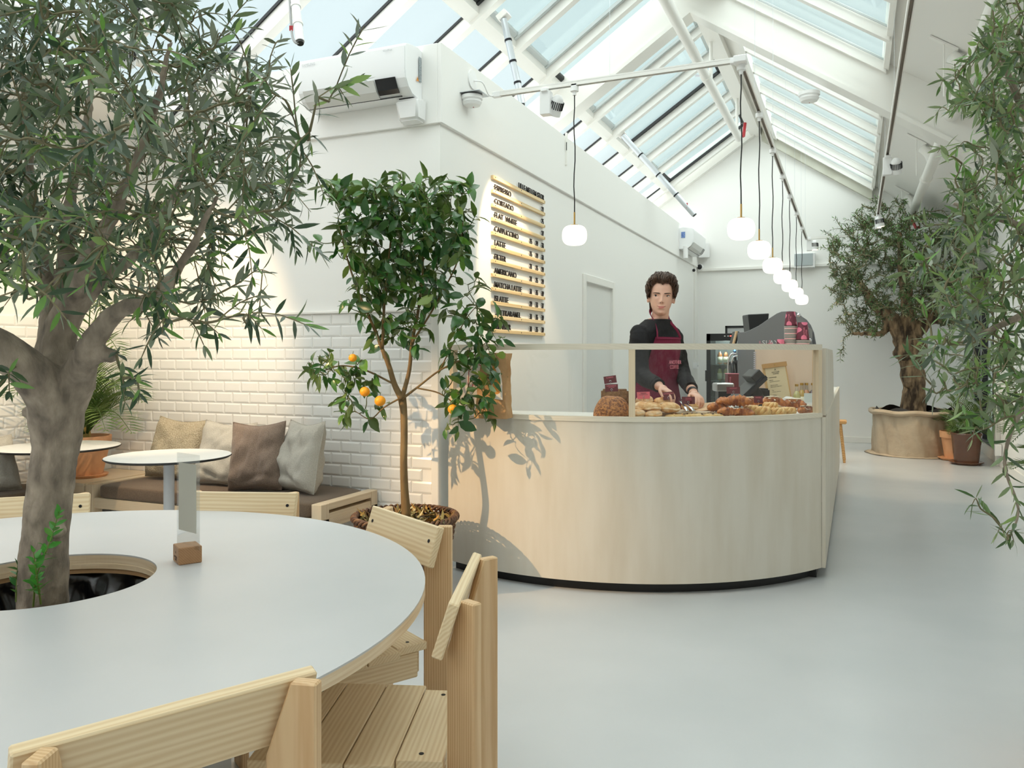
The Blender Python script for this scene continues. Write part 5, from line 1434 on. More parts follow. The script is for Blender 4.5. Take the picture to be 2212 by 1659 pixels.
def pendant(label, x, y, zt, z, R_=.08):
    t = thing('pendant_lamp', label, 'pendant lamp', (x, y, z), 0, 'opal pendants hanging from the light tracks')
    prof = []
    for i in range(25):
        b = -PI / 2 + PI * i / 24
        prof.append((R_ * max(0, math.cos(b)) ** .55, R_ * .80 * math.copysign(abs(math.sin(b)) ** .82, math.sin(b))))
    MB().lathe(prof, 40, (x, y, z)).build('globe', OPAL, t, smooth=True)
    MB().cyl((x, y, z + R_ * .78), (x, y, z + R_ * .78 + .006), .024, 20).cyl((x, y, z + R_ * .8), (x, y, z + R_ * .8 + .085), .0055, 12).build('brass_stem', BRASS, t, smooth=.6)
    zc = z + R_ * .8 + .08; n = 9
    pts = [Vector((x + .004 * math.sin(i * 1.3 + y * 3) * (0 < i < n), y + .003 * math.cos(i * 1.7 + y) * (0 < i < n), zc + (zt - .07 - zc) * i / n)) for i in range(n + 1)]
    MB().tube(pts, .0038, 6).build('cord', CORD, t, smooth=True)
    MB().cyl((x, y, zt - .075), (x, y, zt - .045), .012, 14).cyl((x, y, zt - .05), (x, y, zt - .02), .026, 16).build('track_adapter', PLASTICW, t, smooth=.6)
    MB().box((x, y, zt - .02), (.034, .034, .03)).build('adapter_box', PLASTICW, t)
pendant('opal pendant hanging alone in front of the menu wall', at(1241, 500, y=TRY).x, TRY, TRZ, 2.075)
for i, (px, lab) in enumerate(((1601, 'largest looking opal pendant of the row, at the track corner'), (1640, 'opal pendant, second in the row from the track corner'), (1669, 'opal pendant, third in the row from the track corner'),
                               (1690, 'opal pendant in the middle of the row of seven'), (1706, 'opal pendant, third in the row from the far end'), (1720, 'opal pendant, second in the row from the far end'), (1732, 'smallest looking opal pendant at the far end of the row'))):
    q = at(px, 600, x=TRX); zt = TRZ - .1 * (q.y - TRY) / (11.9 - TRY)
    pendant(lab, TRX, q.y, zt, 2.055 - .006 * i)
SPOTW = mat('spot_white', lin(236, 236, 236), .4)
WARMGLOW = mat('warm_lens', (1, .86, .66, 1), .4, emit=(1, .80, .55, 1), estr=7)
def spotlight(label, pos, aim, energy, cone, warm=(1, .74, .45), box_only=False, blend=.5, offx=.07, radius=.03):
    pos, aim = Vector(pos), Vector(aim)
    t = thing('spotlight', label, 'spotlight', tuple(pos), 0)
    MB().box(pos + Vector((0, 0, -.025)), (.045, .1, .02)).build('track_adapter', PLASTICW, t, bevel=.002)
    MB().box(pos + Vector((0, 0, -.105)), (.07, .06, .15)).build('driver_box', SPOTW, t, bevel=.003)
    d = (aim - pos).normalized()
    sd = d.cross(Vector((0, 0, 1))); sd = sd.normalized() if sd.length > .1 else Vector((1, 0, 0))
    h = pos + Vector((0, 0, -.12)) + sd * offx
    R = Matrix((sd, d.cross(sd) * -1, d)).transposed() if Matrix((sd, d.cross(sd) * -1, d)).determinant() > 0 else Matrix((sd, d.cross(sd), d)).transposed()
    MB().cyl(pos + Vector((0, 0, -.12)), h, .014, 12).build('pivot', SPOTW, t)
    hd = MB().lathe([(0, -.085), (.02, -.08), (.036, -.06), (.044, -.03), (.046, .05), (.043, .05), (.04, .03)], 28, h, R)
    hd.build('head', SPOTW, t, smooth=.7)
    fins = MB()
    for k in range(22):
        a_ = 2 * PI * k / 22
        fins.box(h + R @ Vector((.0455 * math.cos(a_), .0455 * math.sin(a_), -.018)), (.007, .0055, .05), R @ RZ(a_))
    fins.build('vent_slots', BLACKP, t)
    MB().lathe([(0, .031), (.04, .031)], 24, h, R).build('lens', WARMGLOW, t)
    ld = bpy.data.lights.new('spot_beam', 'SPOT'); ld.energy = energy; ld.color = warm; ld.spot_size = math.radians(cone); ld.spot_blend = blend; ld.shadow_soft_size = radius
    lo = bpy.data.objects.new('spot_beam', ld); COL.objects.link(lo)
    e = h + d * .056
    lo.parent = t; lo.matrix_basis = wm(t).inverted() @ (Matrix.Translation(e) @ d.to_track_quat('-Z', 'Y').to_matrix().to_4x4())
    return t
spotlight('white track spotlight beside the lone pendant, lighting the menu', (at(1180, 240, y=TRY).x, TRY, TRZ), (XM, 5.25, 2.12), 85, 58, blend=.35)
spotlight('lit spotlight under the plaster slope, the nearer one', (.26, 7.6, 3.04), (.55, 9.6, .0), 45, 60)
spotlight('lit spotlight under the plaster slope, the one above the far olive', (.26, 10.6, 3.02), (.75, 10.75, .0), 75, 60)
spotlight('lit spotlight at the far end of the pendant track', (TRX + .04, 11.86, TRZ - .1), (-.45, 11.9, .4), 30, 60)
spotlight('lit spotlight behind the upper olive leaves', tuple(P(238, 62, 3.95)), (-4.95, 4.2, 1.0), 120, 75, warm=(1, .72, .42))
spotlight('spotlight at the left end of the ceiling over the benches', (-4.42, .95, 2.78), (-2.12, 4.1, .75), 520, 22, warm=(1, .66, .34), radius=.02, blend=.9)

# ---------------------------------------------------------------- pipes, actuators, detectors
def pipe(label, pts, r, m=FRAMEW, couple=()):
    t = thing('ceiling_pipe', label, 'pipe', tuple(pts[0]))
    MB().tube([Vector(p) for p in pts], r, 18).build('tube', m, t, smooth=.7)
    for c, d in couple:
        c = Vector(c); d = Vector(d)
        MB().cyl(c - d * .06, c + d * .06, r * 1.18, 18).build('coupling', m, t, smooth=.7)
    return t
pp1 = pipe('white sprinkler pipe below the ridge crossing behind the track', [(-1.45, -2.5, 4.27), (-1.45, 11.2, 4.27)], .05, couple=(((-1.45, 8.6, 4.27), (0, 1, 0)),))
MB().tube([(-1.45, 11.2, 4.27), (-1.40, 11.3, 4.32), (-1.38, 11.3, 4.5)], .022, 8).build('red_valve', RED, pp1, smooth=True)
for y in (8.9, 11.0): MB().cyl((-1.45, y, 4.31), (-1.45, y, 4.75), .02, 10).build('hanger', FRAMEW, pp1)
pp2 = pipe('white pipe under the plaster slope leading to the far corner', [(.75, 1.0, 3.32), (.75, 12.85, 3.32)], .055, couple=(((.75, 10.2, 3.32), (0, 1, 0)), ((.75, 7.2, 3.32), (0, 1, 0))))
for y in (6.6, 9.4, 12.2):
    MB().tube(smooth_path([(.75, y, 3.33), (.72, y + .02, 3.42), (.66, y + .05, 3.5)], 4), .05, 12).build('bend', FRAMEW, pp2, smooth=True)
    MB().cyl((.6, y, roof(.6).z), (.6, y, 3.2), .006, 6).box((.6, y, roof(.6).z - .012), (.22, .05, .012), Euler((0, .59, 0)).to_matrix()).build('hanger', FRAMEW, pp2)
MB().tube([(.75, 12.7, 3.25), (.8, 12.65, 3.12), (.84, 12.6, 3.12)], .02, 8).build('red_valve', RED, pp2, smooth=True)
pipe('white pipe ending at the tiled wall behind the olive crown', [(-3.78, -1.0, 3.0), (-3.78, 4.29, 3.0)], .035)
def actuator(label, pts, r, m, bracket=None):
    t = thing('window_actuator', label, 'window opener', tuple(pts[0]))
    a, b = Vector(pts[0]), Vector(pts[1])
    MB().cyl(a, b, r, 18).build('motor_tube', m, t, smooth=.6)
    d = (b - a).normalized()
    for q in (.25, .5, .75): MB().cyl(a.lerp(b, q) - d * .008, a.lerp(b, q) + d * .008, r * 1.15, 16).build('clamp_ring', SCREW if m is ALU else FRAMEW, t, smooth=.6)
    MB().cyl(b, b + d * .012, r * .8, 14).build('tail_cap', BLACKP, t)
    if bracket:
        MB().box(Vector(bracket), (.09, .1, .05), Euler((0, -.59, 0)).to_matrix()).build('bracket', FRAMEW, t, bevel=.004)
    return t
a1 = actuator('white window motor hanging at the top over the air conditioner', (P(630, -60, 3.9), P(648, 90, 3.75)), .021, PLASTICW)
MB().tube(smooth_path([P(624, -40, 3.88), P(628, 40, 3.8), P(632, 80, 3.76), P(640, 93, 3.74), P(647, 90, 3.75)], 5), .006, 8).build('cable', mat('grey_cable', lin(170, 170, 170), .5), a1, smooth=True)
MB().box(P(629, 61, 3.77), (.018, .002, .024), RZ(YAW)).build('red_tag', RED, a1)
a2 = actuator('steel window actuator reaching down behind the wall top', (P(1088, 42, 6.3), P(1128, 225, 6.25)), .026, ALU, P(1088, 36, 6.32))
a3 = actuator('long steel window actuator pointing down at the far wall', (P(1346, 293, 9.8), P(1500, 464, 9.6)), .034, ALU, P(1343, 290, 9.85))
MB().box(P(1484, 444, 9.6), (.02, .02, .06)).build('red_tag', RED, a3)
def smoke(label, pos, nrm=(0, 0, -1), s=1.0):
    t = thing('smoke_detector', label, 'smoke detector', tuple(pos))
    R = Vector(nrm).to_track_quat('Z', 'X').to_matrix()
    MB().lathe([(.058 * s, 0), (.058 * s, .018 * s), (.05 * s, .022 * s), (.05 * s, .03 * s), (.054 * s, .034 * s), (.045 * s, .05 * s), (0, .053 * s)], 32, pos, R).build('housing', PLASTICW, t, smooth=.6)
    MB().cyl(Vector(pos) + R @ Vector((.02 * s, 0, .05 * s)), Vector(pos) + R @ Vector((.02 * s, 0, .054 * s)), .004, 8).build('led', RED, t)
    return t
q = at(1016, 212, x=XM + .06)
sm = smoke('smoke detector on a zinc bracket beside the wall corner', q + Vector((0.01, 0, .01)), s=1.2)
MB().box(q + Vector((-.0, 0, .02)), (.2, .15, .004)).box((XM + .012, q.y + .02, q.z - .045), (.004, .05, .1)).build('zinc_bracket', ALU, sm)
smoke('smoke detector hanging under the right skylight', Vector((.02 - .4, at(1748, 200, x=-.38).y, at(1748, 200, x=-.38).z)), s=1.6)
# ---------------------------------------------------------------- air conditioners
ACW = mat('ac_white', lin(240, 241, 242), .3, bump=.04, bscale=300)
def aircon(label, y_axis, origin, L, mirror=False):
    "origin: wall point at the unit's upper end; profile projects out from the wall"
    t = thing('air_conditioner', label, 'air conditioner', tuple(origin))
    ax, out = Vector(y_axis), Vector((0, -1, 0)) if abs(y_axis[0]) > .5 else Vector((1, 0, 0))
    prof = [(0, 0), (.05, .012), (.15, .0), (.195, -.012), (.205, -.03), (.205, -.17), (.195, -.215), (.165, -.26), (.12, -.292), (.06, -.3), (0, -.3)]
    o = Vector(origin)
    def ext(mb, pr, a, b):
        n = len(pr); vs = [o + ax * s + out * p[0] + Vector((0, 0, p[1])) for s in (a, b) for p in pr]
        return mb.add(vs, [tuple(range(n)), tuple(range(n, 2 * n))[::-1]] + [(i, n + i, n + (i + 1) % n, (i + 1) % n) for i in range(n)])
    b_ = ext(MB(), prof, 0, L); b_.build('body', ACW, t, bevel=.004, seg=2, smooth=.3)
    fl = [(.2, -.205), (.168, -.262), (.126, -.294), (.128, -.299), (.172, -.268), (.206, -.208)]
    ext(MB(), fl, .04, L - .22).build('louvre', mat('louvre_grey', lin(214, 214, 211), .4) if 'louvre_grey' not in MATS else MATS['louvre_grey'], t)
    ext(MB(), [(.2, -.205), (.168, -.262), (.146, -.282), (.150, -.288), (.173, -.267), (.207, -.207)], L - .21, L - .07).build('display', mat('black_gloss', lin(18, 19, 22), .1) if 'black_gloss' not in MATS else MATS['black_gloss'], t)
    ext(MB(), [(.121, -.2935), (.115, -.2965), (.118, -.300), (.124, -.297)], .03, L - .07).build('slot', BLACKP, t)
    return t, o, ax, out
acx0 = at(644, 150, y=YT - .22).x; acx1 = at(876, 110, y=YT - .22).x
acL = acx1 - acx0
acz = at(800, 112, y=YT - .22).z + .03
ac, o, ax, out = aircon('large white air conditioner on the upper tiled wall near the corner', (1, 0, 0), (acx0, YT - .022, acz), acL)
sp_ = o + ax * (acL + .0065)
MB().box(sp_ + out * .035 + Vector((0, 0, -.12)), (.001, .03, .15)).build('spec_sticker', mat('grey_print_sticker', lin(176, 184, 188), .6, col2=lin(120, 128, 132), vscale=240, vramp=(.45, .55)), ac)
tri = [sp_ + out * (.068 + dx) + Vector((0, 0, z)) for dx, z in ((-.014, -.2), (.014, -.2), (0, -.17))]
MB().add([v + Vector((.0012, 0, 0)) for v in tri], [(0, 1, 2)]).build('warning_sign', mat('warning_orange', lin(232, 150, 40), .5), ac)
text('!', .024, frame_m(sp_ + out * .068 + Vector((.0018, 0, -.196)), (0, 1, 0), (0, 0, 1)), CARDB, ac, 1, .0001, 'lettering', 'CENTER')
text('SAMSUNG', .022, frame_m(o + out * .2115 + ax * .04 + Vector((0, 0, -.055)), (1, 0, 0), (0, 0, 1)), mat('grey_print', lin(190, 194, 196), .5), ac, 1, .0002, 'lettering')
text('WindFree', .016, frame_m(o + out * .2115 + ax * (acL - .15) + Vector((0, 0, -.05)), (1, 0, 0), (0, 0, 1)), MATS['grey_print'], ac, 1, .0002, 'lettering')
sx = at(885, 240, y=YT - .08)
em = thing('alarm_box', 'white alarm box below the right end of the large air conditioner', 'alarm', (sx.x, YT, sx.z))
MB().add(*(lambda w, d, h: ([(sx.x + x, YT - .022 - y, sx.z + z) for x, y, z in ((-w, 0, -h), (w, 0, -h), (w, 0, h), (-w, 0, h), (-w * .72, d * .8, -h * .8), (w * .72, d * .8, -h * .8), (w * .95, d, h * .92), (-w * .95, d, h * .92))], [(0, 1, 5, 4), (1, 2, 6, 5), (2, 3, 7, 6), (3, 0, 4, 7), (4, 5, 6, 7), (3, 2, 1, 0)]))(.088, .1, .072)).build('shell', PLASTICW, em, bevel=.014, seg=3, smooth=.7)
MB().box((sx.x - .01, YT - .08, sx.z + .074), (.1, .05, .008)).build('top_slot', BLACKP, em)
acy = at(1462, 520, x=XM).y
ac2, o2, ax2, out2 = aircon('smaller looking white air conditioner at the far end of the menu wall', (0, 1, 0), (XM + .022, acy + .05, at(1462, 492, x=XM).z), 1.0)
MB().box(o2 + out2 * .06 + Vector((0, -.0075, -.1)), (.055, .001, .085)).build('blue_sticker', mat('blue_sticker', lin(78, 108, 176), .5, col2=lin(140, 166, 214), vscale=60), ac2)
MB().cyl(o2 + out2 * .09 + Vector((0, .02, -.26)), o2 + out2 * .09 + Vector((0, .02, -.43)), .035, 14).build('drain_pot', PLASTICW, ac2, smooth=.6)
sp2 = at(1521, 541, y=YB - .12)
spk = thing('wall_speaker', 'small white speaker on the far wall beside the corner', 'speaker', (sp2.x, YB, sp2.z))
MB().box(sp2, (.17, .14, .23), Euler((.1, 0, .15)).to_matrix()).build('cabinet', PLASTICW, spk, bevel=.008, seg=2)
MB().box(sp2 + Vector((0, .08, 0)), (.05, .1, .05)).build('bracket', PLASTICW, spk)
s3 = at(1738, 563, y=YB - .08)
sp3 = thing('wall_speaker', 'grey front speaker on the far wall beside the pendants', 'speaker', (s3.x, YB, s3.z))
MB().box(s3 + Vector((0, .02, 0)), (.30, .14, .22)).build('cabinet', PLASTICW, sp3, bevel=.005)
MB().box(s3 + Vector((-.01, -.055, .01)), (.26, .014, .18)).build('grille', mat('grey_cloth', lin(172, 180, 182), .8), sp3)
cm = at(1512, 577, y=YB - .05)
cmr = thing('security_camera', 'round security camera in the far corner', 'camera', tuple(cm))
MB().lathe([(.055, -.05), (.055, .0), (.045, .03), (.04, .035)], 24, cm, Euler((PI / 2, 0, 0)).to_matrix()).build('housing', PLASTICW, cmr, smooth=.6)
MB().ell(cm + Vector((0, -.03, 0)), (.042, .02, .042), 18, 10).build('lens', BLACKP, cmr, smooth=True)
cdx = at(1500, 700, x=XM + .01)
cnd = thing('cable_conduit', 'white cable conduit running down to a switch box near the far corner', 'conduit', (XM, cdx.y, 1.2))
z_s = at(1503, 790, x=XM + .02).z
MB().span((XM, cdx.y - .015, z_s), (XM + .02, cdx.y + .015, 2.72)).build('duct', FRAMEW, cnd)
MB().box((XM + .03, cdx.y, z_s), (.06, .1, .1)).build('switch_box', PLASTICW, cnd, bevel=.005)
MB().cyl((XM + .06, cdx.y - .02, z_s), (XM + .075, cdx.y - .02, z_s), .012, 10).build('knob', PLASTICG, cnd)
MB().ell((XM + .02, cdx.y - .1, at(1500, 586, x=XM).z), (.025, .03, .025), 12, 8).build('black_bush', BLACKP, cnd)
nt_ = at(1221, 322, x=XM + .02)
wp = thing('cover_strip', 'narrow white cover strip on the upper menu wall', 'cover', (XM + .022, nt_.y, nt_.z))
MB().box((XM + .03, nt_.y, nt_.z), (.016, .02, .28)).build('strip', FRAMEW, wp)
MB().box((XM + .036, nt_.y - .012, nt_.z + .02), (.006, .004, .07)).build('slot', BLACKP, wp)
sk = at(2162, 1010, x=XR - .05)
skt = thing('floor_socket', 'small white socket box at the foot of the right wall', 'socket', (XR, sk.y, .1))
MB().box((XR - .04, 10.8, .2), (.07, .08, .13)).build('box', PLASTICW, skt, bevel=.006)
MB().span((XR - .012, 10.78, .27), (XR, 10.82, 1.2)).build('cable_duct', FRAMEW, skt)

# ---------------------------------------------------------------- behind the counter
MG = mat('machine_grey', lin(122, 123, 125), .5)
my = 6.95
e1, e2 = at(1593, 800, y=my), at(1753, 800, y=my)
em_ = thing('espresso_machine', 'grey espresso machine with swooping side panels behind the cups', 'coffee machine', ((e1.x + e2.x) / 2, my + .4, ZD))
def mz(py, px=1660): return at(px, py, y=my).z
prof = [(e1.x, ZD + .02)] + [(at(px, 700, y=my).x, at(px, py, y=my).z) for px, py in ((1593, 718), (1610, 717), (1620, 713), (1640, 703), (1664, 686), (1678, 677), (1688, 673), (1706, 672), (1718, 673), (1730, 681), (1740, 694), (1748, 713), (1753, 740))] + [(e2.x, ZD + .02)]
for yy in (my, my + .85):
    MB().prism(prof, yy, yy + .025, M_XZ(0)).build('side_panel', MG, em_, bevel=.003)
MB().span((e1.x + .16, my + .025, ZD + .1), (e2.x - .03, my + .85, mz(705))).build('body', STEEL, em_, bevel=.01)
MB().span((e1.x - .06, my + .05, ZD + .02), (e2.x - .05, my + .82, ZD + .1)).build('drip_tray', STEEL, em_, bevel=.006)
for k in range(2):
    yk = my + .25 + k * .35
    MB().cyl((e1.x + .08, yk, ZD + .46), (e1.x + .08, yk, ZD + .34), .04, 20).build('group_head', CHROME, em_, smooth=.6)
    pf = MB().cyl((e1.x + .08, yk, ZD + .34), (e1.x + .08, yk, ZD + .29), .036, 20).build('portafilter', CHROME, em_, smooth=.6)
    MB().tube([(e1.x + .05, yk, ZD + .32), (e1.x - .12, yk, ZD + .28)], [.012, .016], 10).build('handle', BLACKP, pf, smooth=True)
MB().tube(smooth_path([P(1592, 764, 6.7), P(1580, 765, 6.7), P(1574, 778, 6.7), P(1573, 800, 6.7), P(1577, 835, 6.68)], 5), .008, 8).build('steam_wand', CHROME, em_, smooth=True)
MB().tube(smooth_path([P(1594, 769, 6.75), P(1585, 771, 6.75), P(1580, 785, 6.75)], 5), .007, 8).build('steam_wand', CHROME, em_, smooth=True)
MB().tube([P(1581, 786, 6.65), P(1584, 812, 6.65), P(1586, 826, 6.65)], [.012, .016, .014], 10).build('wand_grip', BLACKP, em_, smooth=True)
MB().ell(P(1587, 757, 6.7), .008, 10, 6).build('blue_led', mat('blue_led', (.1, .3, 1, 1), .3, emit=(.1, .35, 1, 1), estr=4), em_)
text('SLAYER', .06, frame_m(at(1646, 746, y=my - .004) + Vector((0, -.001, 0)), (1, 0, 0), (0, 0, 1)), mat('silver_letters', lin(214, 214, 216), .4), em_, 1.0, .001, 'lettering')
for px, py in ((1725, 681), (1749, 735)): MB().ell(at(px, py, y=my), (.017, .006, .017), 12, 8).build('rivet', CHROME, em_, smooth=True)
def cup_mesh(r0, r1, h):
    return MB().lathe([(0, .0), (r1 * .98, .0), (r1 * 1.04, .004), (r1 * 1.03, .008), (r1, .009), (r0, h - .004), (r0 * .93, h), (r0 * .9, h - .006), (0, h - .008)], 24)
CUPM = bpy.data.materials.new('cup_print'); MATS['cup_print'] = CUPM; CUPM.use_nodes = True
_n = CUPM.node_tree; _b = _n.nodes['Principled BSDF']; _b.inputs['Roughness'].default_value = .55
_tc = _n.nodes.new('ShaderNodeTexCoord'); _v = _n.nodes.new('ShaderNodeTexVoronoi'); _v.inputs['Scale'].default_value = 17; _v.feature = 'SMOOTH_F1'
_r = _n.nodes.new('ShaderNodeValToRGB'); _r.color_ramp.interpolation = 'CONSTANT'; _r.color_ramp.elements[0].color = lin(226, 122, 150); _r.color_ramp.elements[1].color = lin(104, 40, 58); _r.color_ramp.elements[1].position = .40
_n.links.new(_tc.outputs['Object'], _v.inputs['Vector']); _n.links.new(_v.outputs['Distance'], _r.inputs[0]); _n.links.new(_r.outputs[0], _b.inputs['Base Color'])
CUPW = mat('cup_rim_white', lin(226, 222, 216), .6); CUPB = mat('cup_band_shade', lin(44, 30, 34), .6); CUPP = mat('cup_band_pink', lin(222, 140, 156), .6)
CUPT = mat('cup_lettering', lin(236, 140, 160), .6)
ZT = 1.345
ORD = 'first second third fourth fifth sixth seventh eighth ninth tenth eleventh twelfth thirteenth fourteenth fifteenth sixteenth seventeenth eighteenth nineteenth twentieth twenty-first'.split()
def cup_stack(label, px, d, r1, h, n, step, lean=0.0, grp='paper cups on the raised cabinet'):
    p = P(px, 745, d); p.z = ZT
    c0 = None
    for k in range(n):
        top = k == n - 1
        t = thing('paper_cup', (label + ' stack, topmost cup with print in full view') if top and n > 1 else label if n == 1 else 'upside-down cup nested in the ' + label + ' stack, ' + ORD[n - 1 - k] + ' from its top', 'paper cup', (p.x + lean * k, p.y, ZT + k * step), 1.1 * k, grp if top or n == 1 else 'cups nested in the ' + label + ' stack')
        mb = cup_mesh(r1 * .72, r1, h)
        if top or n == 1:
            mb.v = [tuple(wm(t) @ Vector(v)) for v in mb.v]; mb.build('cup_wall', CUPM, t, smooth=.6)
        else:
            mb = MB().lathe([(r1 * .8, .0), (r1, .0), (r1 * 1.04, .001), (r1 * 1.04, .0038), (r1, .0045), (r1 * .94, .005), (r1 * .8, .005)], 24); mb.v = [tuple(wm(t) @ Vector(v)) for v in mb.v]
            mb.build('rim', CUPW, t, smooth=.6)
            MB().lathe([(r1 * .985, .0045), (r1 * .98, step)], 24, tuple(wm(t).translation)).build('shade_print_band', CUPB if k % 4 else CUPP, t)  # dark bands paint the shade between nested rims; pink ones are print
        if top:
            hh = Vector((p.x + lean * k, p.y, ZT + k * step)); nn_ = -F3
            q_ = hh + Vector((0, 0, h * .18)) - R3 * r1 * (.45 if n > 12 else 0) + nn_ * r1 * (.80 if n > 12 else .93)
            text('ANOTHER', .016, frame_m(q_, Vector((0, 0, 1)), -R3), CUPT, t, .9, .0003, 'lettering')
            text('COFFEE', .016, frame_m(q_ + R3 * .016, Vector((0, 0, 1)), -R3), CUPT, t, .9, .0003, 'lettering')
cup_stack('tall', 1708, 6.05, .046, .105, 20, .0098)
cup_stack('shorter', 1734, 6.0, .0475, .13, 9, .0098)
cup_stack('single upside-down paper cup beside the tall stack', 1686, 6.05, .036, .082, 1, .01)
cup_stack('small pink and dark cup, second from the tall stack', 1662, 6.1, .031, .052, 1, .01)
cup_stack('low pink cup farthest from the tall stack', 1641, 6.15, .024, .02, 1, .01)
gx = P(1632, 700, 7.55)
gr = thing('coffee_grinder', 'black topped coffee grinder behind the espresso machine', 'coffee grinder', (gx.x, gx.y, ZD))
MB().prism([(-.13, 0), (.13, 0), (.13, .06), (.1, .5), (-.1, .5), (-.13, .06)], -.1, .1, Matrix.Translation((gx.x, gx.y + .35, ZD)) @ Matrix.Rotation(YAW, 4, 'Z') @ Matrix(((1, 0, 0, 0), (0, 0, 1, 0), (0, 1, 0, 0), (0, 0, 0, 1)))).build('body', STEEL, gr, bevel=.01)
gt = P(1632, 698, 7.75)
MB().prism([(-.075, -.16), (.075, -.16), (.1, .08), (.1, .09), (-.1, .08), (-.1, .06)], -.1, .1, Matrix.Translation(gt) @ Matrix.Rotation(YAW, 4, 'Z') @ Matrix(((1, 0, 0, 0), (0, 0, 1, 0), (0, 1, 0, 0), (0, 0, 0, 1)))).build('hopper', BLACKP, gr, bevel=.006)
MB().cyl(gt + Vector((.06, -.05, -.02)), gt + Vector((.06, -.05, -.14)), .04, 18).build('chrome_collar', CHROME, gr, smooth=.6)
MB().cyl((gx.x, gx.y + .35, ZD + .5), gt + Vector((0, .05, -.14)), .05, 14).build('neck', STEEL, gr, smooth=.6)
cst = P(1620, 712, 7.2)
# menu tablet leaning by the machine
tbp = P(1586, 732, 7.0)
tbt = thing('wood_tablet', 'dark screen with a wooden edge tilted beside the espresso machine', 'tablet', tuple(tbp), YAW)
MB().box(tbp, (.02, .16, .13), RZ(YAW) @ Euler((0, .25, 0)).to_matrix()).build('screen', BLACKP, tbt, bevel=.003)
MB().box(tbp - R3 * .012 - F3 * .06, (.012, .05, .135), RZ(YAW) @ Euler((0, .25, 0)).to_matrix()).build('wood_edge', ASHZ, tbt, bevel=.002)
MB().cyl(tbp - Vector((0, 0, .06)), (tbp.x + .02, tbp.y, ZD + .2), .012, 8).build('arm', BLACKP, tbt)
# dark red takeaway tin by the wand
cn = P(1581, 822, 6.6)
cnt = thing('cup_dispenser', 'dark red cup box standing under the steam wands', 'box', (cn.x, cn.y, ZD + .1), YAW)
MB().box((cn.x, cn.y, cn.z), (.09, .09, .11), RZ(YAW)).build('box', CARD, cnt, bevel=.004)
MB().box((cn.x, cn.y, cn.z + .057), (.096, .096, .006), RZ(YAW)).build('lid', CUPP, cnt, bevel=.002)
MB().box((cn.x, cn.y, (ZD + .1 + cn.z - .055) / 2), (.08, .08, max(.01, cn.z - .055 - ZD - .1)), RZ(YAW)).build('stand', STEEL, cnt)
text('ANOTHER', .016, frame_m(cn - F3 * .0456 - R3 * .02 + Vector((0, 0, -.035)), Vector((0, 0, 1)), -R3), CUPT, cnt, .9, .0003, 'lettering')
# steel milk station in front
ms = P(1562, 836, 5.75)
mst = thing('milk_pitcher_rinser', 'steel rinser block on the back edge of the counter', 'appliance', (ms.x, ms.y, ZD), YAW)
MB().box((ms.x, ms.y, ms.z), (.13, .12, .06), RZ(YAW)).build('top_block', STEEL, mst, bevel=.008)
MB().box((ms.x, ms.y, (ZD + ms.z - .03) / 2), (.09, .09, ms.z - .03 - ZD), RZ(YAW)).build('column', BLACKP, mst)
# fridge with bottles
fy = 11.3; fx0, fx1 = at(1527, 800, y=fy).x, at(1600, 800, y=fy).x + .05
fz1 = at(1530, 721, y=fy).z
fg = thing('drinks_fridge', 'black glass-door drinks fridge by the far corner', 'fridge', ((fx0 + fx1) / 2, fy + .3, 0))
mb = MB().span((fx0, fy + .58, .05), (fx1, fy + .6, fz1)).span((fx0, fy, .05), (fx0 + .03, fy + .6, fz1)).span((fx1 - .03, fy, .05), (fx1, fy + .6, fz1)).span((fx0, fy, fz1 - .08), (fx1, fy + .6, fz1)).span((fx0, fy, 0), (fx1, fy + .6, .12))
mb.build('cabinet', BLACKP, fg, bevel=.004)
dr = MB().span((fx0, fy - .04, .12), (fx0 + .055, fy, fz1 - .0)).span((fx1 - .055, fy - .04, .12), (fx1, fy, fz1)).span((fx0, fy - .04, fz1 - .1), (fx1, fy, fz1)).span((fx0, fy - .04, .12), (fx1, fy, .2)).build('door', BLACKP, fg, bevel=.003)
MB().span((fx0 + .05, fy - .022, .2), (fx1 - .05, fy - .016, fz1 - .1)).build('door_glass', FRIDGEGL, dr)
MB().span((fx0 - .012, fy - .07, .95), (fx0 + .012, fy - .04, 1.1)).build('door_handle', BLACKP, dr)
MB().span((fx0 + .03, fy + .56, .12), (fx1 - .03, fy + .58, fz1 - .08)).build('back_liner', mat('fridge_liner', lin(214, 220, 218), .5), fg)
lz = [at(1540, py, y=fy + .1).z for py in (787, 822, 857, 890)]
for z in lz: MB().span((fx0 + .03, fy + .02, z - .008), (fx1 - .03, fy + .55, z)).build('shelf', mat('wire_shelf', lin(150, 156, 156), .4) if 'wire_shelf' not in MATS else MATS['wire_shelf'], fg)
RLED = mat('red_led', (1, .1, .08, 1), .4, emit=(1, .08, .05, 1), estr=2.5)
for k, (w_, m_) in enumerate(((.018, CUPW), (.018, CUPW), (.045, RLED))):
    MB().box((fx0 + .25 + k * .045, fy - .041, fz1 - .035), (w_, .003, .014)).build('control_light', m_, fg)
for r_i, (z, j, nm) in enumerate(((lz[0], J3, 'peach'), (lz[1], J1, 'pale yellow'), (lz[2], J4, 'dark'))):
    for c_i in range(2):
        x = fx0 + .16 + c_i * .082
        pxx, pyy, dd = proj((x, fy + .12, z))
        bottle(pxx, pyy, dd, 11, j, ('left ', 'right ')[c_i] + nm + ' juice bottle on the ' + ('upper', 'middle', 'lower')[r_i] + ' fridge shelf', 'juice bottles in the fridge', '')
pf0, pf1 = at(1567, 704, y=11.95), at(1612, 740, y=11.95)
pfm = thing('picture_frame', 'black framed pale board standing behind the fridge top', 'frame', ((pf0.x + pf1.x) / 2, 11.95, pf1.z))
zb0 = fz1 + .001
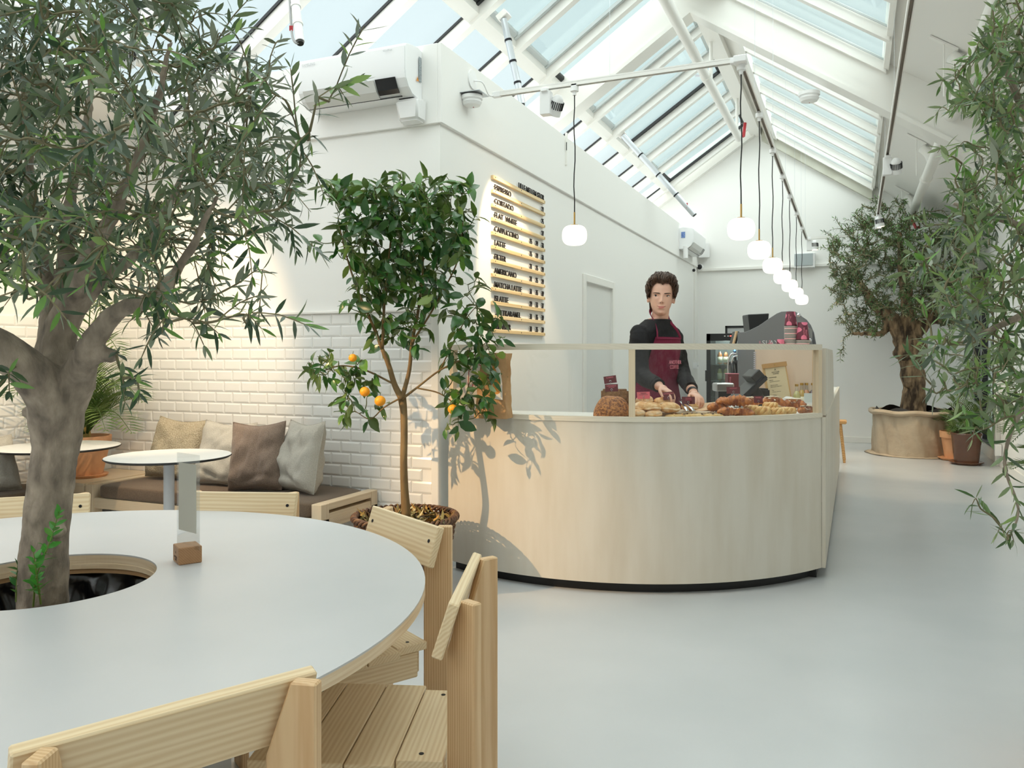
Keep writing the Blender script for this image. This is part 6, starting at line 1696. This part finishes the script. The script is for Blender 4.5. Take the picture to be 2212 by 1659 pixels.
MB().span((pf0.x, 11.93, zb0), (pf0.x + .03, 11.96, pf0.z)).span((pf1.x, 11.93, zb0), (pf1.x + .03, 11.96, pf0.z)).span((pf0.x, 11.93, pf0.z - .03), (pf1.x + .03, 11.96, pf0.z)).span((pf0.x, 11.93, zb0), (pf1.x + .03, 11.96, zb0 + .02)).build('frame', BLACKP, pfm)
MB().span((pf0.x + .02, 11.94, zb0 + .01), (pf1.x + .02, 11.955, pf0.z - .02)).build('pale_board', PLASTICG, pfm)
MB().span((pf0.x, 11.91, 0), (pf1.x + .03, 12.2, fz1)).build('plinth', BLACKP, pfm)
fl_ = bpy.data.lights.new('fridge_fill_light', 'POINT'); fl_.energy = 5; fl_.color = (.95, 1, 1); fl_.shadow_soft_size = .05  # added fill light, unseen, brightens the shelves and bottles
flo = bpy.data.objects.new('fridge_fill_light', fl_); COL.objects.link(flo); flo.parent = fg; flo.matrix_basis = wm(fg).inverted() @ Matrix.Translation(((fx0 + fx1) / 2, fy + .06, fz1 - .16))
# stool at the far end of the counter
sp_ = P(1812, 912, 9.85)
sl_ = thing('stool', 'small wooden stool with splayed legs at the far end of the counter', 'stool', (sp_.x, sp_.y, 0))
OAK = wood('oak_stool', 'x', lin(208, 164, 108), lin(186, 138, 84), 16)
MB().span((sp_.x - .2, sp_.y - .16, .47), (sp_.x + .09, sp_.y + .16, .505)).build('seat', OAK, sl_, bevel=.008, seg=2)
for sx_ in (-1, 1):
    for sy in (-1, 1):
        a = Vector((sp_.x - .055 + sx_ * .07, sp_.y + sy * .1, .47)); b = Vector((sp_.x - .055 + sx_ * .12, sp_.y + sy * .15, 0))
        MB().tube([a, b], [.018, .015], 10).build('leg', OAK, sl_, smooth=.6)
# ---------------------------------------------------------------- the person behind the counter
SKIN = mat('skin', lin(226, 176, 152), .5, sss=.15, col2=lin(232, 186, 164), vscale=14)
LIPS = mat('lips', lin(212, 134, 124), .45)
HAIR = mat('brown_hair', lin(52, 36, 27), .42, col2=lin(88, 62, 45), vscale=90)
SWEAT = mat('black_sweater', lin(25, 24, 27), .9, bump=.3, bscale=60)
APRON = mat('burgundy_apron', lin(122, 28, 62), .85, bump=.25, bscale=120)
TROUS = mat('dark_check_trousers', lin(30, 31, 34), .9)
SHOE = mat('dark_shoes', lin(24, 24, 24), .6)
EYEW = mat('eye_white', lin(226, 218, 212), .25); IRIS = mat('dark_iris', lin(38, 26, 20), .2)
D0 = 5.0
foot0 = P(1416, 769, 5.16); foot0.z = 0
man = thing('person', 'person in black sweater and burgundy apron serving pastries behind the counter', 'person', tuple(foot0))
th = math.radians(40)
TF = (-F3 * math.cos(th) + R3 * math.sin(th)).normalized()      # way the chest faces
TL = Vector((0, 0, 1)).cross(TF).normalized() * 1.0             # lateral
if TL.dot(R3) < 0: TL = -TL
# torso rings: z, centre, half width, half depth
def zc(py, d): return EYE + (HY - py) * d / FPX
pel = P(1414, 880, 5.16); chest = P(1413, 742, 5.07); nb = P(1422, 694, 5.03)
prof = [(pel.z - .12, pel - Vector((0, 0, .12)), .172, .125), (pel.z, pel, .172, .122), (pel.z + .14, P(1413, 832, 5.14), .150, .108), (chest.z - .10, P(1412, 778, 5.10), .160, .115), (chest.z, chest, .172, .118),
        (chest.z + .08, P(1415, 716, 5.05), .162, .100), (chest.z + .122, P(1419, 700, 5.04), .112, .08), (chest.z + .148, P(1421, 694, 5.032), .068, .066)]
zs = [p[0] for p in prof]
def torso(z):
    c = Vector([np.interp(z, zs, [p[1][i] for p in prof]) for i in range(3)])
    return c, float(np.interp(z, zs, [p[2] for p in prof])), float(np.interp(z, zs, [p[3] for p in prof]))
def torso_mb(mb, grow, z0, z1, n=26):
    def fn(u, v):
        z = z0 + (z1 - z0) * v; c, a, b = torso(z); al = 2 * PI * u
        q = lambda x: math.copysign(abs(x) ** .85, x)
        return c + TF * (b + grow) * q(math.cos(al)) + TL * (a + grow) * q(math.sin(al)) + Vector((0, 0, z - c.z))
    k0 = len(mb.v); mb.grid(fn, 28, n, True)
    mb.f += [tuple(k0 + i for i in range(28))[::-1], tuple(k0 + n * 28 + i for i in range(28))]; mb.m += [mb.cur] * 2
sh_r, el_r, wr_r = P(1380, 716, 4.95), P(1385, 806, 4.86), P(1424, 834, 4.64)
sh_l, el_l, wr_l = P(1452, 718, 5.16), P(1474, 806, 5.14), P(1498, 849, 4.84)
Hc = P(1428.5, 641, 4.99)
HR_ = Matrix((R3, -F3, U3)).transposed() @ Euler((math.radians(-4), math.radians(3), math.radians(8))).to_matrix()
# x = picture right, y (towards us), z up
HS = .117
sv = [-1, -.95, -.85, -.7, -.5, -.25, 0, .25, .5, .7, .85, .95, 1]
hw = [.014, .028, .040, .051, .0615, .068, .0710, .0735, .073, .066, .051, .031, .002]
hf = [.058, .078, .088, .091, .092, .091, .091, .094, .091, .078, .056, .034, .002]
hb = [-.03, -.02, .0, .03, .058, .08, .092, .098, .094, .08, .058, .035, .002]
G = lambda x, s: math.exp(-(x / s) ** 2)
def head_pt(u, s, grow=0.0):
    a = 2 * PI * u
    w, f, b = (float(np.interp(s, sv, k)) for k in (hw, hf, hb))
    x = (w + grow) * math.copysign(abs(math.sin(a)) ** .92, math.sin(a)); cy = math.cos(a)
    y = ((f + grow) * cy ** .95 if cy > 0 else -(b + grow) * abs(cy))
    z = s * (HS + grow)
    if cy > 0 and grow == 0:
        y -= .55 * max(0, abs(x) - .045) * (1 - abs(s)) 
        nose = G(x, .0085 + .006 * max(0, -s - .02)) * (.026 * np.interp(s, [-.36, -.31, -.24, -.16, 0, .1, .18, .25], [0, .55, 1.0, .86, .5, .28, .12, 0]))
        y += nose
        y += .006 * G(abs(x) - .0125, .005) * G(s + .27, .05)
        y -= .0105 * G(abs(x) - .033, .014) * G(s - .055, .075)
        y += .0055 * G(abs(x) - .03, .02) * G(s - .18, .05)
        y += .004 * G(abs(x) - .042, .02) * G(s + .14, .12)
        y += .0065 * G(x, .021) * (G(s + .50, .035) + 1.1 * G(s + .605, .04)) - .004 * G(x, .022) * G(s + .555, .016)
        y -= .004 * G(x, .02) * G(s + .69, .05)
        y += .007 * G(x, .022) * G(s + .86, .08)
        y -= .002 * G(x, .004) * G(s + .42, .05)
    return Hc + HR_ @ Vector((x, y, z))
def head_mb(mb):
    k0 = len(mb.v)
    mb.grid(lambda u, v: head_pt(u, -math.cos(PI * (.02 + .96 * v))), 96, 84, True)
    mb.f += [tuple(k0 + i for i in range(96))[::-1], tuple(k0 + 84 * 96 + i for i in range(96))]; mb.m += [mb.cur] * 2
def hand(mb, wrist, fdir, back, thumb_side, curl, sc=1.0, spread=.12):
    "palm, four unequal jointed fingers and a thumb from the side of the palm"
    f = Vector(fdir).normalized(); b = Vector(back); b = (b - f * b.dot(f)).normalized(); sd = f.cross(b).normalized() * thumb_side
    pc = wrist + f * .048 * sc
    mb.ell(pc, (.052 * sc, .041 * sc, .0155 * sc), 16, 10, Matrix((f, sd, b)).transposed())
    mb.tube([wrist - f * .03, wrist, wrist + f * .03], [.025, .024, .028], 14, flat=.8, up=b)
    for k, (off, ln) in enumerate(((.027, .072), (.0095, .080), (-.0085, .074), (-.0255, .058))):
        p = wrist + f * (.082 - .004 * abs(k - 1.2)) * sc + sd * off * sc
        d = (f + sd * off * spread / .027).normalized(); pts = [p - d * .03 * sc, p]; ang_ = 0
        for j, fr in enumerate((.45, .30, .25)):
            ang_ += curl[k] * (.8, 1.0, .8)[j]
            pts.append(pts[-1] + (d * math.cos(ang_) - b * math.sin(ang_)) * ln * fr * sc)
        mb.tube(smooth_path(pts, 3), list(np.linspace(.0093, .0066, 13)[:len(smooth_path(pts, 3))]), 9)
    t0 = wrist + f * .022 * sc + sd * .028 * sc; td = (f * .62 + sd * .72 - b * .32).normalized(); t2 = (f * .9 + sd * .2 - b * .4).normalized()
    mb.tube(smooth_path([t0 - td * .02, t0, t0 + td * .035 * sc, t0 + td * .035 * sc + t2 * .028 * sc, t0 + td * .035 * sc + t2 * .05 * sc], 3), list(np.linspace(.0125, .0075, 13)), 9)
body = MB()
head_mb(body)
body.tube([P(1423, 702, 5.04), P(1425, 690, 5.025), P(1427, 676, 5.02), P(1428, 660, 5.02)], [.062, .0535, .052, .055], 22)
torso_mb(body, -.012, prof[0][0], prof[-1][0] + .01)
for s_ in (-1, 1): body.ell(Hc + HR_ @ Vector((s_ * .0765, -.006, -.012)), (.009, .018, .031), 12, 10, HR_ @ Euler((0, s_ * -.15, s_ * .5)).to_matrix())
for (a, b, c) in ((sh_r, el_r, wr_r), (sh_l, el_l, wr_l)):
    body.tube(smooth_path([a, b, c], 6), list(np.interp(np.linspace(0, 2, 13), [0, .6, 1, 1.35, 2], [.05, .047, .041, .042, .027])), 16)
pr = (P(1457, 855, 4.555) - wr_r); hand(body, wr_r + pr.normalized() * .012, pr, (U3 * .75 + R3 * .45 - F3 * .3), -1 if (pr.cross(U3 * .75 + R3 * .45 - F3 * .3)).dot(R3) > 0 else 1, (.35, .5, .55, .6), .98)
pl_ = (P(1517, 866, 4.72) - wr_l); hand(body, wr_l + pl_.normalized() * .01, pl_, (U3 * .8 + R3 * .3 - F3 * .2), 1 if (pl_.cross(U3 * .8 + R3 * .3 - F3 * .2)).dot(R3) < 0 else -1, (.4, .5, .6, .65), .95)
hipc = pel - Vector((0, 0, .06))
for s_ in (-1, 1):
    h = hipc + TL * s_ * .09; kn = Vector((h.x + TF.x * .02, h.y + TF.y * .02, .50)); an = Vector((h.x, h.y, .09))
    body.tube(smooth_path([h, kn, an], 5), list(np.linspace(.085, .042, 11)), 14)
    body.ell(an + TF * .06 + Vector((0, 0, -.045)), (.12, .042, .04), 14, 8, rot_to(TF))
bm = remeshed(body, .0042, 2, .35)
Hi = HR_.transposed()
bm.build('body', SKIN, man, smooth=True)
def face_y(x, s):
    "front surface of the face at picture-right offset x"
    best = None
    for k in range(60):
        u = (math.asin(max(-1, min(1, (x / .075)))) / (2 * PI)) + (k - 30) * .001
        p = Hi @ (head_pt(u, s) - Hc)
        if best is None or abs(p.x - x) < abs(best.x - x): best = p
    return best.y
for s_, nm in ((-1, 'a'), (1, 'b')):
    ex, es = s_ * .0335, .045
    y = face_y(ex, es)
    c = Hc + HR_ @ Vector((ex, y - .0040, es * HS))
    e = MB().ell(c, (.0125, .0085, .0062), 18, 12, HR_).build('eye', EYEW, man, smooth=True)
    MB().ell(c + HR_ @ Vector((-.0030, .0052, .0002)), (.0066, .0046, .0064), 14, 10, HR_).build('iris', IRIS, e, smooth=True)
    lid = [Hc + HR_ @ Vector((ex + t * .0145, y + .0022 - .004 * t * t, es * HS + .0058 - .0046 * t * t + s_ * t * .0006)) for t in np.linspace(-1, 1, 9)]
    MB().tube(lid, [.0008, .0015, .002, .0022, .0023, .0022, .002, .0015, .0008], 6).build('upper_lid', mat('lash_line', lin(58, 38, 32), .6) if 'lash_line' not in MATS else MATS['lash_line'], man, smooth=True)
    lid2 = [Hc + HR_ @ Vector((ex + t * .0135, y + .001 - .004 * t * t, es * HS - .0056 + .0036 * t * t)) for t in np.linspace(-1, 1, 9)]
    MB().tube(lid2, [.0006, .0012, .0015, .0016, .0016, .0016, .0015, .0012, .0006], 6).build('lower_lid', SKIN, man, smooth=True)
    br = []
    for t in np.linspace(-1, 1, 11):
        xx = s_ * (.034 + t * .021); ss = .165 + (.042 * (t + 1) / 2 - .06 * max(0, t - .3) ** 1.5)
        br.append(Hc + HR_ @ Vector((xx, face_y(xx, ss) + .0012, ss * HS)))
    MB().tube(br, [.0036, .0048, .0054, .0055, .0054, .005, .0046, .004, .0034, .0026, .0012], 8, flat=.6).build('eyebrow', HAIR, man, smooth=True)
    nq = Hc + HR_ @ Vector((s_ * .0068, face_y(s_ * .0068, -.335) + .0045, -.318 * HS))
    MB().ell(nq, (.0034, .0022, .0019), 10, 6, HR_).build('nostril', mat('nostril', lin(84, 44, 36), .8) if 'nostril' not in MATS else MATS['nostril'], man, smooth=True)
mo = [Hc + HR_ @ Vector((x, face_y(x, -.555 + .05 * (x / .022) ** 2) + .0006, (-.555 + .05 * (x / .022) ** 2) * HS)) for x in np.linspace(-.027, .027, 13)]
for (off, rr_, nm) in ((.030, .0034, 'upper_lip'), (-.042, .0044, 'lower_lip')):
    lp_ = [Hc + HR_ @ Vector((x, face_y(x, -.555 + off * (1 - .5 * (x / .022) ** 2) + .045 * (x / .022) ** 2) - .0012 - 3.2 * x * x, (-.555 + off * (1 - (x / .026) ** 2) + .045 * (x / .022) ** 2) * HS)) for x in np.linspace(-.0235, .0235, 13)]
    MB().tube(lp_, [rr_ * q for q in (.25, .55, .8, .95, 1, .96, .9, .96, 1, .95, .8, .55, .25)], 8).build(nm, LIPS, man, smooth=True)
MB().tube(mo, [.0008] + [.0011] * 11 + [.0008], 6).build('mouth_line', mat('mouth_line', lin(132, 62, 60), .6), man, smooth=True)
# hair: cap and swept locks
rng = random.Random(4)
def hair_s0(u):
    "lower edge of the hair around the head"
    a = abs(((u + .5) % 1) - .5) * 2          # 0 front .. 1 back
    return float(np.interp(a, [0, .05, .16, .26, .34, .40, .46, .52, .7, 1], [.60, .68, .70, .56, .30, .05, -.12, .06, -.45, -.62]))
def vol(u, s):
    a = abs(((u + .5) % 1) - .5) * 2
    return (.006 + .020 * max(0, s) ** .8 * (1.0 - .25 * a) + .009 * G(a - .5, .22) * G(s - .3, .4)) * min(1, (s - hair_s0(u)) / .12 + .25)
cap = MB().grid(lambda u, v: (lambda s: head_pt(u, s, max(.002, vol(u, s)) + .0025 * math.sin(40 * u * PI + 6 * s)))(hair_s0(u) + (.995 - hair_s0(u)) * v), 90, 26, True)
hm_ = cap
hr = hm_.build('hair', HAIR, man, smooth=True)
lk = MB()
for i in range(620):
    u = rng.random()
    a = abs(((u + .5) % 1) - .5) * 2
    s0 = hair_s0(u) + (.01 if rng.random() < .6 else rng.uniform(.02, .3))
    sgn = 1 if ((u + .5) % 1) > .5 else -1
    front = a < .3
    if front: sgn = 1 if rng.random() < .75 else sgn      # the quiff is brushed to one side
    du = rng.uniform(.02, .13) * sgn * (1 if front else .8); ln = rng.uniform(.35, .75) * (1 if front else .7)
    ph = rng.uniform(0, 6); hh = rng.uniform(.3, 1.25)
    pts = []
    for k in range(9):
        t = k / 8
        s_k = min(.99, s0 + ln * t * (1.0 - .2 * t)); uu = u + du * t * t
        g = max(.004, vol(uu, s_k)) + .002 + .008 * hh * math.sin(PI * t) * (1.2 if front else .4) + .0025 * math.sin(ph + 6 * t)
        pts.append(head_pt(uu, s_k, g))
    w = rng.uniform(.6, 1.1)
    lk.tube(pts, [w * q for q in (.002, .0032, .0038, .004, .0039, .0036, .003, .0022, .0006)], 5, flat=.55)
for i in range(110):
    u = rng.choice([rng.uniform(.17, .30), rng.uniform(.70, .83)]); s0 = rng.uniform(.2, .62); sg2 = 1 if u < .5 else -1
    pts = [head_pt(u + sg2 * .06 * t * t, s0 - rng.uniform(.2, .42) * t, .010 + .008 * math.sin(PI * t) + .003 * t) for t in (0, .25, .5, .75, 1)]
    lk.tube(pts, [.002, .0036, .004, .0032, .0008], 5, flat=.6)
lk.build('locks', HAIR, hr, smooth=True)
MB().tube([Hc + HR_ @ Vector((-.066, -.03, -.04)), Hc + HR_ @ Vector((-.062, -.035, -.075)), Hc + HR_ @ Vector((-.056, -.038, -.1))], [.012, .011, .004], 8, flat=.6).build('nape_lock', HAIR, hr, smooth=True)
# clothes
sw = MB(); torso_mb(sw, .006, prof[0][0] + .03, prof[-1][0] + .004)
for (a, b, c, cut) in ((sh_r, el_r, wr_r, .9), (sh_l, el_l, wr_l, .74)):
    pth = smooth_path([a + (b - a) * .02, a.lerp(b, .2), b, b.lerp(c, cut)], 6)
    rr = np.interp(np.linspace(0, 1, len(pth)), [0, .3, .6, .72, 1], [.052, .063, .056, .054, .043])
    k0 = len(sw.v); sw.tube(pth, list(rr), 20)
for s_ in (sh_r, sh_l): sw.ell(s_ - Vector((0, 0, .012)), .056, 16, 12)
sm_ = remeshed(sw, .006, 5)
for i in range(len(sm_.v)):
    v = Vector(sm_.v[i]); w = noise.noise(Vector((v.x * 9, v.y * 9, v.z * 26))) * .007 + noise.noise(Vector((v.x * 24, v.y * 24, v.z * 40))) * .003
    sm_.v[i] = tuple(v + noise.noise_vector(v * 3) * .0 + (v - torso(v.z)[0]).normalized() * w)
sm_.build('sweater', SWEAT, man, smooth=True)
for (p, q_, r) in ((el_r.lerp(wr_r, .88), el_r.lerp(wr_r, .97), .041), (el_l.lerp(wr_l, .72), el_l.lerp(wr_l, .78), .043)):
    MB().cyl(p, q_, r, 24).build('cuff', SWEAT, man, smooth=.6)
cz = prof[-1][0] - .015; cc_, ca, cb_ = torso(cz)
cn_ = P(1421.5, 694, 5.032)
MB().tube([cn_ + TF * .066 * math.cos(t) + TL * .064 * math.sin(t) + Vector((0, 0, -.006 - .016 * math.cos(t))) for t in [2 * PI * i / 32 for i in range(33)]], .0075, 8, cap=False).build('collar', SWEAT, man, smooth=True)
# apron: bib and skirt wrapped on the torso
zb_top = zc(728, 4.97); zw = zc(815, 5.0)
def ap(u, v):
    z = zb_top + (pel.z - .30 - zb_top) * v
    zz = max(z, prof[0][0] + .02); c, a, b = torso(zz)
    half = float(np.interp(z, [pel.z - .3, pel.z, zw, zw + .1, zb_top], [1.9, 1.75, 1.5, .95, .62]))
    t = -half + 2 * half * u
    flare = .02 + .05 * max(0, (pel.z - .05 - z)) + .004 * math.sin(9 * t + 14 * z) * min(1, v * 3)
    q = lambda x: math.copysign(abs(x) ** .85, x)
    p = c + TF * (b + flare) * q(math.cos(t)) + TL * (a + flare) * q(math.sin(t))
    return Vector((p.x, p.y, z))
am_ = MB().grid(ap, 40, 40); n0 = len(am_.v)
n1 = [tuple(Vector(v) - TF * .003) for v in am_.v]
am_.add(n1, [tuple(f[::-1]) for f in [tuple(g) for g in am_.f]])
apr = am_.build('apron', APRON, man, smooth=True)
hemp = [ap(u / 12, .0) + TF * .002 for u in range(13)]
MB().tube([p - Vector((0, 0, .012)) for p in hemp], .0045, 6).build('hem', APRON, apr, smooth=True)
for u in (0.0, 1.0):
    a = ap(.04 + .92 * u, 0); s_ = -1 if u == 0 else 1
    ntop = P(1404, 676, 5.02) if (a - torso(a.z)[0]).dot(R3) < 0 else P(1447, 694, 5.0)
    mid = a.lerp(ntop, .5) + TF * (.022 if u == 0 else .012)
    back = P(1412, 664, 5.085) if ntop.dot(R3) < P(1425, 700, 5).dot(R3) else P(1440, 676, 5.08)
    MB().tube(smooth_path([a - Vector((0, 0, .015)), a + TF * .004, mid, ntop, back], 5), .0135 if u == 0 else .009, 8, flat=.22, up=TF).build('strap', APRON, apr, smooth=True)
pk = MB().grid(lambda u, v: ap(.46 + .3 * u, .60 + .24 * v) + TF * .006, 14, 10); pk.build('pocket', mat('pocket_cloth', lin(132, 40, 66), .85), apr, smooth=True)
lp0, lp1 = ap(.49, .22), ap(.60, .22)
ln_n = ((lp1 - lp0).cross(Vector((0, 0, 1)))).normalized()
text('ANOTHER', .034, frame_m(ap(.465, .225) + ln_n * .009, lp1 - lp0, (0, 0, 1)), CUPT, apr, .72, .0012, 'lettering')
text('COFFEE', .034, frame_m(ap(.485, .265) + ln_n * .009, lp1 - lp0, (0, 0, 1)), CUPT, apr, .72, .0012, 'lettering')
tr2 = MB()
for s_ in (-1, 1):
    h = hipc + TL * s_ * .09; kn = Vector((h.x + TF.x * .02, h.y + TF.y * .02, .50)); an = Vector((h.x, h.y, .1))
    tr2.tube(smooth_path([h + Vector((0, 0, .06)), kn, an], 5), list(np.linspace(.1, .062, 11)), 18)
torso_mb(tr2, .012, prof[0][0], prof[1][0] + .02, 6)
tr2.build('trousers', TROUS, man, smooth=True)
for s_ in (-1, 1):
    h = hipc + TL * s_ * .09
    MB().ell(Vector((h.x, h.y, .052)) + TF * .06, (.14, .052, .05), 16, 10, rot_to(TF)).build('shoe', SHOE, man, smooth=True)
tat = MB()
for k in range(7):
    a = 2 * PI * k / 7; c = el_l.lerp(wr_l, .86 + .02 * (k % 3)); d = (wr_l - el_l).normalized(); o = d.orthogonal().normalized(); b = d.cross(o)
MB().cyl(el_l.lerp(wr_l, .90), el_l.lerp(wr_l, .97), .0315, 24).build('wrist_band', mat('dark_band', lin(56, 56, 60), .6), man, smooth=.6)
# ---------------------------------------------------------------- lettering: type set as flat meshes on the things it stands on
def set_type():
    made = []
    for (s, size, M, m, parent, sx, ext, name, align, space) in TXT:
        c = bpy.data.curves.new(name, 'FONT'); c.body = s; c.size = size; c.extrude = ext; c.align_x = align; c.resolution_u = 3
        c.space_character = space
        if name.startswith('menu'): c.offset = .0006
        o = bpy.data.objects.new('type', c); COL.objects.link(o); made.append(o)
    dg = bpy.context.evaluated_depsgraph_get()
    out = []
    for o, (s, size, M, m, parent, sx, ext, name, align, space) in zip(made, TXT):
        me = bpy.data.meshes.new_from_object(o.evaluated_get(dg)); me.name = name; me.materials.clear(); me.materials.append(m)
        M4 = wm(parent).inverted() @ M @ Matrix.Diagonal((sx, 1, 1, 1))
        me.transform(M4); out.append((name, me, parent))
    for o in made:
        c = o.data; bpy.data.objects.remove(o); bpy.data.curves.remove(c)
    for name, me, parent in out:
        if not name.startswith('menu'):
            add_obj(name, me, parent); continue
        # the letters are plugged in one by one: each is a piece of its own
        par = list(range(len(me.vertices)))
        def root_(i):
            while par[i] != i: par[i] = par[par[i]]; i = par[i]
            return i
        for e in me.edges: par[root_(e.vertices[0])] = root_(e.vertices[1])
        groups = {}
        for p in me.polygons: groups.setdefault(root_(p.vertices[0]), []).append(tuple(p.vertices))
        for fs in groups.values():
            ids = sorted({i for f in fs for i in f}); mp = {v: k for k, v in enumerate(ids)}
            b = MB().add([tuple(me.vertices[i].co) for i in ids], [tuple(mp[i] for i in f) for f in fs])
            add_obj('letter', b.mesh('letter', me.materials[0]), parent)
        bpy.data.meshes.remove(me)
set_type()
